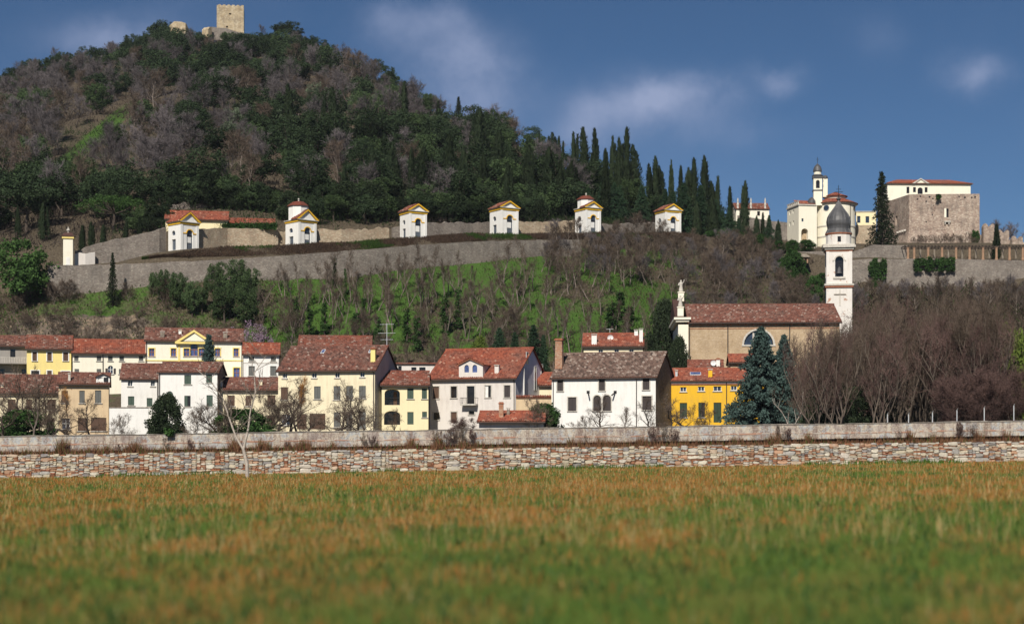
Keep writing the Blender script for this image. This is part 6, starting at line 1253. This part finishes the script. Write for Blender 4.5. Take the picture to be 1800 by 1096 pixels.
plant_px('broadcypress', 'cypress', 'leftmost small dark cypress near the left edge', 31, 362, 292, .7); plant_px('broadcypress', 'cypress', 'small dark cypress left of the gate pillar', 76, 358, 286, .85)
for px, top, w in ((145, 398, .9), (160, 392, .8), (182, 396, .9), (222, 388, .8), (245, 384, .9)): plant_px('cypress', 'cypress', 'low dark cypress in the row behind the lane wall', px, top, 276, w*1.3, group='cypresses behind the lane wall')
for px, top, Y, w in ((630, 384, 300, 1.4), (595, 382, 302, 1.4), (660, 386, 304, 1.2), (840, 364, 314, 1.0), (565, 385, 300, 1.0)): plant_px('mid', 'green_tree', 'rounded dark green shrub tree behind the chapel walls', px, top, Y, w*1.2, group='green shrubs behind the chapel walls')
plant_px('spruce', 'spruce', 'tall dark spruce beside the castle', 1550, 296, 336, 1.05); plant_px('cypress', 'cypress', 'small dark cypress in front of the ruined battlements', 1752, 396, 330, 1.6)
for i, (px, top) in enumerate(((1742, 380), (1782, 384), (1820, 380), (1765, 392))): plant_px('bare_p', 'bare_tree', 'leafless tree behind the ruined battlements', px, top, 372, 1.2, group='leafless trees behind the battlements')

# ---------------------------------------------------------------- slope between the chapels and the houses
rs = np.random.RandomState(8); n = 0
for i in range(620):
    px = rs.uniform(440, 1190); t = rs.rand(); yb = np.interp(px, PXS, KY[:, 6]); Y = 250+t*(yb-4-250); x = U(px)*Y; d_ = fbm(np.array([x]), np.array([Y]), .12, 61)[0]
    if n >= 200 or rs.rand() > .5+.35*d_: continue
    n += 1; plant('slim', 'slender_tree', 'slender leafless tree on the green slope below the '+ordi(px)+' chapel', x, Y, rs.uniform(4.5, 8.5), rs.uniform(.8, 1.2), 'slender trees on the green slope')
n = 0
for i in range(700):
    px = rs.uniform(960, 1420); t = rs.rand(); yb = np.interp(px, PXS, KY[:, 6]); Y = 262+t*(yb+2-262); x = U(px)*Y; py = HY-(G(x, Y)-CH)*F/Y
    if n >= 170 or (px < 1190 and py > 492+rs.uniform(0, 25)) or rs.rand() > .6: continue
    n += 1; plant('bare_b' if rs.rand() < .7 else 'bare_p', 'scrub_tree', 'low leafless brown tree in the thicket '+('below the fifth chapel' if px < 1110 else ('below the last chapel' if px < 1240 else 'left of the villa terrace')), x, Y, rs.uniform(4.0, 6.8), rs.uniform(.9, 1.3), 'leafless thicket below the last chapels')
n = 0
for i in range(400):
    px = rs.uniform(-30, 460); Y = rs.uniform(243, 262); x = U(px)*Y
    if n >= 60 or (300 < px and Y > 250): continue
    n += 1; plant('shrub', 'bare_shrub', 'brown leafless shrub on the rocky bank above the left houses', x, Y, rs.uniform(2.2, 4.2), rs.uniform(1.0, 1.5), 'leafless shrubs on the rocky bank', 'shrub')
n = 0
for i in range(300):
    px = rs.uniform(440, 1190); Y = rs.uniform(240, 256); x = U(px)*Y
    if n >= 62: break
    n += 1; plant('bare_b' if rs.rand() < .5 else 'shrub', 'bare_shrub', 'brown leafless scrub along the foot of the green slope below the '+ordi(px)+' chapel', x, Y, rs.uniform(3.5, 6.0), rs.uniform(.9, 1.3), 'scrub at the foot of the green slope', 'shrub')
for i, (px, top, Y, w) in enumerate([(783, 512, 256, 1.0), (806, 505, 258, .9), (588, 450, 268, .7), (607, 470, 266, .6), (520, 520, 254, .9), (545, 540, 250, 1.0), (570, 530, 252, 1.0), (625, 545, 250, 1.0), (640, 520, 256, .8), (715, 540, 252, 1.0), (733, 555, 249, 1.1), (665, 555, 248, 1.1), (1090, 510, 268, 1.6), (1075, 530, 262, 1.8), (1105, 535, 260, 1.8), (915, 480, 276, 1.5)]):
    plant_px('ivytree', 'ivy_clad_tree', 'ivy covered tree trunk standing on the green slope', px, top, Y, w*1.4, group='ivy covered trunks on the slope')
for i, (px, top, Y, w) in enumerate([(198, 440, 258, 1.0), (290, 466, 259, .9), (318, 470, 257, 1.0), (338, 486, 255, .9), (382, 452, 261, 1.0), (410, 448, 260, 1.1), (442, 462, 259, 1.0), (395, 490, 254, 1.2), (430, 500, 253, 1.1), (355, 490, 256, .8), (270, 470, 260, .7)]):
    plant_px('mid' if i else 'spruce', 'slope_tree' if i else 'dark_conifer', 'small dark evergreen tree on the grassy slope below the first chapel' if i else 'dark conifer in front of the lane wall end', px, top, Y, w*.8, group='evergreens below the first chapel' if i else None)
for px, top, Y in ((445, 552, 243), (466, 560, 243)): plant_px('blossom', 'blossom_tree', 'lilac pink blossoming tree behind the villa roof' if px < 450 else 'smaller lilac blossoming tree right of the larger one', px, top, Y, .8)
plant_px('blossom', 'blossom_tree', 'small pink blossoming shrub showing above the villa roof', 402, 566, 243, .8)
for i, (px, top, w) in enumerate([(878, 572, 1.15), (905, 580, 1.0), (938, 567, 1.1), (955, 585, .8)]): plant_px('cedar', 'cedar', 'dark green cedar with flat layered boughs behind the red pinkish house roof', px, top, 232, w*.8, group='cedars behind the pinkish house')
plant_px('yellowbush', 'yellow_conifer', 'yellowish green bush left of the layered cedars', 843, 585, 234, .5, cat='shrub'); plant_px('darkbush', 'dark_conifer', 'dark bushy conifer left of the church facade', 1193, 586, 221, .42)
plant_px('darkbush', 'dark_bush', 'dark evergreen behind the church facade corner', 1168, 520, 246, .5, cat='shrub')
for px, top, Y, w in ((1395, 440, 312, .8), (1380, 450, 312, .8)): plant_px('bush', 'green_bush', 'green bush on the terrace below the villa wing', px, top, Y, w, group='green bushes below the villa wing', cat='shrub')
plant_px('bush', 'green_bush', 'round green bush at the foot of the terrace wall left of the bell tower', 1432, 482, 300, .7, cat='shrub')

# ---------------------------------------------------------------- gardens in front of the houses
GZ = lambda px, Y: G(U(px)*Y, Y)
for i, (px, top, Y, key, w, lab) in enumerate([
  (38, 655, 166, 'gardentree', .9, 'leafless garden tree at the far left with dark branches'), (70, 640, 172, 'gardentree', .7, 'tall thin leafless tree in front of the low cream house'),
  (8, 660, 160, 'gardentree', .8, 'leafless tree cut by the left picture edge'), (132, 670, 170, 'gardentree', 1.1, 'spreading leafless tree in front of the peeling tan house'),
  (100, 690, 158, 'shrub', 1.0, 'leafless shrub at the left corner of the tan house'), (508, 652, 178, 'gardentree', 1.1, 'dark trunked leafless tree at the left corner of the big cream house'),
  (548, 690, 168, 'gardentree', 1.3, 'low spreading leafless tree before the middle of the big cream house'), (600, 664, 174, 'gardentree', 1.0, 'tall leafless tree before the big cream house'),
  (632, 672, 170, 'gardentree', 1.0, 'leafless tree before the right end of the big cream house'), (655, 705, 164, 'gardentree', .9, 'small leafless tree at the grey gable corner'),
  (690, 712, 162, 'gardentree', .9, 'small leafless tree before the arched loggias'), (1057, 690, 166, 'gardentree', 1.2, 'gnarled leafless tree before the twin arched shutters'),
  (1102, 690, 164, 'slim', 1.3, 'light leafless sapling before the white barn house'), (1138, 692, 166, 'gardentree', 1.1, 'dark leafless tree at the right corner of the white barn house'),
  (1212, 675, 172, 'gardentree', .9, 'leafless tree before the left part of the saffron house'), (1236, 700, 168, 'shrub', 1.0, 'leafless shrub before the saffron house'),
  (938, 692, 176, 'shrub', .9, 'leafless shrub before the courtyard wall'), (470, 680, 168, 'shrub', 1.0, 'twiggy shrub right of the pale meadow tree'), (395, 695, 164, 'shrub', 1.0, 'twiggy shrub left of the pale meadow tree'), (345, 715, 158, 'shrub', 1.2, 'low twiggy shrub before the tall white house'),
  (215, 722, 158, 'shrub', 1.1, 'low twiggy shrub before the white terrace wall'), (820, 728, 150, 'redshrub', 1.6, 'tangled brown creeper heap on the garden wall below the iron balcony'), (1025, 727, 150, 'shrub', 1.2, 'low twiggy shrub along the wall before the white barn house')]):
    plant_px(key, 'bare_shrub' if 'shrub' in key else 'bare_tree', lab, px, top, Y, w, cat='shrub' if 'shrub' in key else 'tree')
for i in range(34):                                # orange willow shoots on two of the trees
    pass
for px, top, lab in ((530, 640, 'leafless tree with orange willow shoots before the big cream house'), (118, 664, 'leafless tree with orange willow shoots before the tan house')):
    me1, me2 = gen_bare(400, .55, 8, .35, .75, .12, (6, 5, 3), .8, .03, 1, .22); me1.materials.append(M['bark_dark']); me2.materials.append(M['twig_orange']); LIB['willow'] = [(me1, me2)]
    plant_px('willow', 'willow', lab, px, top, 176, .8)
plant_px('darkbush', 'dark_shrub', 'dark conical evergreen shrub before the tall white house', 293, 688, 168, .85, cat='shrub')
plant_px('bush', 'laurel', 'broad dark green laurel behind the pale meadow tree', 425, 716, 166, 1.7, cat='shrub'); plant_px('bush', 'laurel', 'broad dark green laurel behind the garden wall at far left', 40, 718, 164, 1.7, cat='shrub')
plant_px('bush', 'laurel', 'green shrub against the left side of the white barn house', 958, 706, 180, 1.0, cat='shrub')
plant_px('bluespruce', 'blue_spruce', 'blue green spruce in front of the villa pediment', 367, 583, 216, 1.0)
plant_px('blueconifer', 'blue_conifer', 'big blue green conifer before the saffron house', 1338, 570, 184, .95, v=0); plant_px('blueconifer', 'blue_conifer', 'second blue green conifer close behind the big one, slightly right', 1378, 584, 190, .72, v=0)
me1, me2 = gen_bare(410, .3, 8, .5, .55, .10, (4, 3, 2), .7, .03, 2, .3); me1.materials.append(M['bark_pale']); me2.materials.append(M['twig_brown']); LIB['birch'] = [(me1, me2)]
plant_px('birch', 'birch', 'white stemmed birch in front of the blue green conifers', 1396, 640, 158, 1.0)
# leafless thicket at the right
rs = np.random.RandomState(12)
for i in range(84):
    px = 1408+i*5.0+rs.uniform(-9, 9); Y = rs.uniform(156, 198); top = np.interp(px, [1400, 1430, 1470, 1520, 1600, 1700, 1760, 1800, 1850], [610, 560, 528, 502, 484, 482, 498, 530, 550])+rs.uniform(0, 60)
    if px > 1752: continue
    plant_px('thicket', 'thicket_tree', 'many stemmed leafless tree in the '+('front' if Y < 172 else 'rear')+' of the thicket '+('beside the blue conifers' if px < 1500 else ('right of the bell tower' if px < 1650 else 'near the right edge')), px, top, Y, rs.uniform(.62, .9), group='leafless thicket right of the church')
for i in range(10):
    px = 1660+i*17+rs.uniform(-6, 6); plant_px('redshrub', 'bare_shrub', 'dense reddish brown bush along the garden wall at the right edge', px, rs.uniform(622, 660), rs.uniform(152, 158), 1.0, group='reddish bushes at the right edge', cat='shrub')
for i, px in enumerate((1470, 1505, 1540, 1440)): plant_px('darkbush', 'dark_shrub', 'dark evergreen shrub inside the right thicket', px, 668+8*(i % 2), 164+i*2, .8, group='evergreen shrubs inside the thicket', cat='shrub')
plant_px('goldpine', 'pine', 'yellow green pine at the right picture edge', 1797, 503, 176, .48, v=0)
# pale tree on the meadow
mb = MB(); q = random.Random(3); Ytr = 121.0; bx = U(435)*Ytr; bz = float(field_z(bx, Ytr)); S = []
root = empty('meadow_tree', (bx, Ytr, bz)); tag(root, 'pale slender leafless tree forking low on the meadow before the wall', 'tree')
w2 = lambda px, py: P(px, py, Ytr)-Vector((bx, Ytr, bz))
main = [w2(435, 841), w2(434, 815), w2(428, 790)]; A = [w2(428, 790), w2(415, 768), w2(403, 735), w2(392, 700), w2(372, 672), w2(345, 648)]; B = [w2(428, 790), w2(436, 755), w2(441, 720), w2(449, 690), w2(447, 655), w2(468, 625)]
def chain(c, r0, r1): 
    for i in range(len(c)-1): S.append((c[i], c[i+1], r0+(r1-r0)*i/(len(c)-1), r0+(r1-r0)*(i+1)/(len(c)-1)))
main[0].z -= .2; chain(main, .15, .12); chain(A, .09, .02); chain(B, .10, .02)
def sub(c, n, L):
    for i in range(n):
        k = q.uniform(.8, len(c)-1.01); j = int(k); p = c[j].lerp(c[j+1], k-j); d = Vector((q.uniform(-1, 1), q.uniform(-.8, .8), q.uniform(.35, 1.1))).normalized(); l = L*q.uniform(.5, 1.2)
        pts = [p]; 
        for s_ in range(4): d = (d+rv(q, .16)+Vector((0, 0, .12))).normalized(); p = p+d*l/4; pts.append(p)
        chain(pts, .033, .016)
        for t in range(5):
            k2 = q.uniform(.8, 3.9); j2 = int(k2); p2 = pts[j2].lerp(pts[j2+1], k2-j2); d2 = (d+rv(q, .5)).normalized(); e = p2+d2*q.uniform(.3, .9); S.append((p2, e, .020, .010))
sub(A, 16, 2.6); sub(B, 18, 2.6)
tr = [s for s in S if s[2] > .033]; tw = [s for s in S if s[2] <= .033]
o = link('trunk', seg_mesh('trunk', tr, 7), M['bark_pale'], root); link('branches', seg_mesh('branches', tw, 4), M['bark'], root)

# ---------------------------------------------------------------- ground cover
def slivers(name, pts, hs, ws, seed, mat, label, cols=None, leaf=False):
    r = np.random.RandomState(seed); m = len(pts); a = r.rand(m)*6.283; d = np.stack([r.normal(0, .5, m), r.normal(0, .5, m), r.uniform(.3, 1.0, m)], 1); d /= np.linalg.norm(d, axis=1)[:, None]; d *= hs[:, None]
    s = np.stack([np.cos(a), np.sin(a), np.zeros(m)], 1)*ws[:, None]; V = np.stack([pts-s, pts+s, pts+d], 1).reshape(-1, 3)
    o = link(name, np_mesh(name, V, np.arange(m*3).reshape(m, 3), cols), mat); kind(o, 'stuff', label); return o
def scatter(n, pxr, yr, seed):
    r = np.random.RandomState(seed); px = r.uniform(pxr[0], pxr[1], n); f0, f1 = yr(px); Y = f0+(f1-f0)*r.rand(n); X = U(px)*Y; return X, Y, px, r
kidx = lambda j: (lambda px: np.interp(px, PXS, KY[:, j]))
# brambles on the terrace strip in front of the chapels and down the slope
X, Y, px, r = scatter(100000, (250, 1230), lambda p: (kidx(7)(p)+.6, kidx(8)(p)-1.2), 91); k = r.rand(len(X)) < .55+.4*fbm(X, Y, .3, 92); X, Y = X[k], Y[k]; Z = GV(X, Y)
p_ = np.stack([X, Y, Z+r.rand(len(X))*.30], 1); c = lerp((0.07, 0.05, 0.04), (0.13, 0.085, 0.06), r.rand(len(X))); g_ = fbm(X, Y, .22, 93)+.25*r.rand(len(X)) > .55; c[g_] = lerp((0.03, 0.06, 0.015), (0.07, 0.13, 0.03), r.rand(g_.sum()))
slivers('brambles', p_, r.uniform(.15, .45, len(X)), r.uniform(.03, .07, len(X)), 94, M['blade'], 'brown and green brambles on the bank in front of the chapels', c)
X, Y, px, r = scatter(90000, (-40, 1420), lambda p: (p*0+243, kidx(6)(p)-.6), 95); Z = GV(X, Y); gm = fbm(X, Y, .16, 9)
k = r.rand(len(X)) < np.clip(.45-.35*gm+.5*(px > 1050), .1, 1); X, Y, px = X[k], Y[k], px[k]; Z = Z[k]; p_ = np.stack([X, Y, Z+r.rand(len(X))*.3], 1); c = lerp((0.06, 0.05, 0.035), (0.14, 0.11, 0.07), r.rand(len(X))); g_ = r.rand(len(X)) < .42; c[g_] = lerp((0.035, 0.09, 0.015), (0.08, 0.18, 0.03), r.rand(g_.sum()))
slivers('slope_undergrowth', p_, r.uniform(.2, .7, len(X)), r.uniform(.04, .10, len(X)), 96, M['blade'], 'tufts of grass and brown undergrowth on the slope behind the houses', c)
X, Y, px, r = scatter(150000, (-60, 1280), lambda p: (kidx(10)(p)-1, kidx(11)(p)), 97); Z = GV(X, Y); p_ = np.stack([X, Y, Z+r.rand(len(X))*1.0], 1); c = lerp((0.05, 0.04, 0.035), (0.10, 0.08, 0.07), r.rand(len(X))); g_ = fbm(X, Y, .06, 98)+.6*r.rand(len(X)) > .5; c[g_] = lerp((0.025, 0.045, 0.018), (0.05, 0.08, 0.03), r.rand(g_.sum()))
slivers('hill_undergrowth', p_, r.uniform(.4, 1.3, len(X)), r.uniform(.04, .13, len(X)), 99, M['blade'], 'low undergrowth between the trees of the hill wood', c)
X, Y, px, r = scatter(26000, (1395, 1850), lambda p: (p*0+206, p*0+312), 101); Z = GV(X, Y); p_ = np.stack([X, Y, Z+r.rand(len(X))*1.6], 1); c = lerp((0.06, 0.045, 0.035), (0.12, 0.09, 0.07), r.rand(len(X))); g_ = r.rand(len(X)) < .2; c[g_] = (0.04, 0.07, 0.02)
slivers('bank_scrub', p_, r.uniform(.5, 1.6, len(X)), r.uniform(.06, .16, len(X)), 102, M['blade'], 'brown scrub on the bank below the bastion wall', c)
# ivy sheets on the bastion walls
def ivy(label, px0, px1, py0, py1, Y, n, seed, ragged=.25):
    r = np.random.RandomState(seed); px = r.uniform(px0, px1, n*2); t = r.rand(n*2); sx = (px-px0)/(px1-px0); edge = fbm(sx*6*max(1, (px1-px0)/30), t*6, 1.0, seed); k = np.minimum(np.minimum(t*1.6, (1-t)*.8), np.minimum(sx, 1-sx)*1.4*(px1-px0)/30)+ragged*.55*edge > .10; px, t = px[k], t[k]; py = py0+(py1-py0)*t; Yv = Y-.15-r.rand(len(px))*.35
    C = np.stack([U(px)*Yv, Yv, CH+(HY-py)*Yv/F], 1); o_ = C.mean(0); me = leaf_cloud('ivy', C-o_, np.full(len(C), .25), 3, .38, seed+1); tag(link('ivy', me, M['lf_ivy'], None, tuple(o_)), label, 'ivy')
ivy('tall sheet of green ivy hanging on the bastion wall below the spruce', 1526, 1558, 454, 510, 316, 800, 111, .6); ivy('wide green ivy hanging over the bastion wall under the left of the pergola', 1606, 1678, 452, 476, 315.5, 800, 112, .8)
ivy('green ivy climbing the right corner of the castle base', 1708, 1722, 405, 432, 351, 260, 113); ivy('green ivy on the terrace edge left of the villa wing', 1383, 1402, 437, 452, 319, 260, 114); ivy('small green fern tuft growing at the top of the castle wall', 1645, 1656, 341, 350, 351, 90, 115)
ivy('green hedge along the top of the wall behind the first chapel', 352, 488, 392, 403, 283, 1100, 116, .15); ivy('green ivy on the garden wall top near the dark conical shrub', 291, 304, 756, 764, 145, 50, 117)
for i in range(26):
    px = 1605+i*4.6+rs.uniform(-3, 3)
    if px < 1722: plant_px('shrub', 'bare_shrub', 'brown shrub growing along the castle base', px, rs.uniform(404, 420), 345, 1.0, group='brown shrubs along the castle base', cat='shrub')
for i in range(24):
    px = 1490+i*14+rs.uniform(-6, 6); plant_px('bare_b' if i % 2 else 'bare_p', 'bare_tree', 'leafless tree on the bank below the bastion wall', px, rs.uniform(474, 498), rs.uniform(285, 306), 1.1, group='leafless trees below the bastion')

# scrub in front of the plaster wall, and cover on the bank left of the villa
for i, (px, h_) in enumerate([(292, 1.5), (335, 1.3), (352, 1.1), (505, 1.0), (640, 1.7), (655, 1.4), (765, 1.8), (790, 2.2), (812, 2.4), (832, 1.9), (1030, 1.2), (1150, 2.0), (1168, 2.3), (1185, 1.6), (1370, 1.9), (1384, 1.6), (1580, 1.2), (1690, 2.0), (1712, 1.7), (118, 1.0), (170, .9), (210, 1.0)]):
    x = U(px)*144.3; plant('redshrub' if i % 2 else 'shrub', 'dry_shrub', 'dry twiggy shrub against the plaster garden wall', x, 144.3, h_, .75, 'dry shrubs against the garden wall', 'shrub', z=wall_top(x)+.03)
for i, (px, py, Y) in enumerate([(1262, 404, 333), (1298, 404, 331), (1330, 402, 328), (1352, 398, 327), (1368, 410, 325), (1322, 425, 322), (1290, 420, 324)]):
    plant_px('cedar' if i % 2 else 'broadcypress', 'dark_conifer', 'dark conifer on the bank left of the villa wing', px, py-22, Y, .8, group='conifers on the bank left of the villa')
for i in range(26):
    px = 1245+i*8.2+prng.uniform(-4, 4); Y = prng.uniform(318, 336); plant_px('shrub' if i % 3 else 'bush', 'bank_shrub', 'low shrub on the bank left of the villa terrace', px, (HY-(GZ(px, Y)-CH)*F/Y)-prng.uniform(14, 26), Y, 1.3, group='low shrubs on the bank left of the villa', cat='shrub')
for i in range(14):
    px = 1520+i*15+prng.uniform(-5, 5); Y = 331; plant_px('shrub', 'bare_shrub', 'brown shrub on the upper terrace behind the pergola', px, (HY-(GZ(px, Y)-CH)*F/Y)-prng.uniform(8, 15), Y, 1.6, group='brown shrubs behind the pergola', cat='shrub')

# more garden trees and the dense edge of the wood behind the chapels
for px, top, Y, key, lab in [(20, 640, 170, 'gardentree', 'leafless tree with many fine branches left of the low cream house windows'), (56, 668, 160, 'slim', 'slim pale leafless tree behind the far left laurel'), (88, 655, 174, 'gardentree', 'leafless tree at the joint of the cream and tan houses'), (158, 688, 162, 'gardentree', 'leafless tree before the lower windows of the tan house'),
  (382, 672, 172, 'gardentree', 'leafless tree at the right corner of the tall white house'), (452, 662, 172, 'gardentree', 'leafless tree before the low brown roofed house'), (484, 650, 174, 'gardentree', 'tall leafless tree beside the brown roofed house'), (522, 676, 164, 'gardentree', 'leafless tree before the left windows of the big cream house'), (572, 678, 170, 'gardentree', 'leafless tree before the double door of the big cream house'), (616, 700, 160, 'gardentree', 'low leafless tree before the right shutters of the big cream house'), (644, 694, 168, 'gardentree', 'leafless tree close to the gable corner of the big cream house'), (1180, 690, 170, 'gardentree', 'leafless tree in the gap between white barn house and saffron house')]:
    plant_px(key, 'bare_tree', lab, px, top, Y, 1.15)
for i in range(62):
    px = 236+i*12+prng.uniform(-5, 5); Y = kidx(10)(px)+prng.uniform(1.5, 9)
    if 292 < px < 486: Y = max(Y, 303.0)
    plant_px(['oak', 'mid', 'oak', 'darkbush'][i % 4], 'edge_tree', 'small dark evergreen at the lower edge of the wood above the '+ordi(px)+' chapel', px, (HY-(GZ(px, Y)-CH)*F/Y)-prng.uniform(38, 68), Y, 1.2, group='evergreens at the lower edge of the wood')
# ---------------------------------------------------------------- thin spring haze over the whole valley
mb = MB(); mb.box(-3200, 3200, -3200, 3200, -4.0, 184.0); hz = mb.mesh('haze'); n = NT('haze_air'); vol = n.N.new('ShaderNodeVolumePrincipled')
vol.inputs['Color'].default_value = (0.80, 0.88, 1.0, 1); vol.inputs['Density'].default_value = 0.00005; vol.inputs['Anisotropy'].default_value = 0.0
n.L.new(vol.outputs[0], n.out.inputs['Volume']); kind(link('haze', hz, n.mat), 'stuff', 'thin bluish haze in the air over the valley')
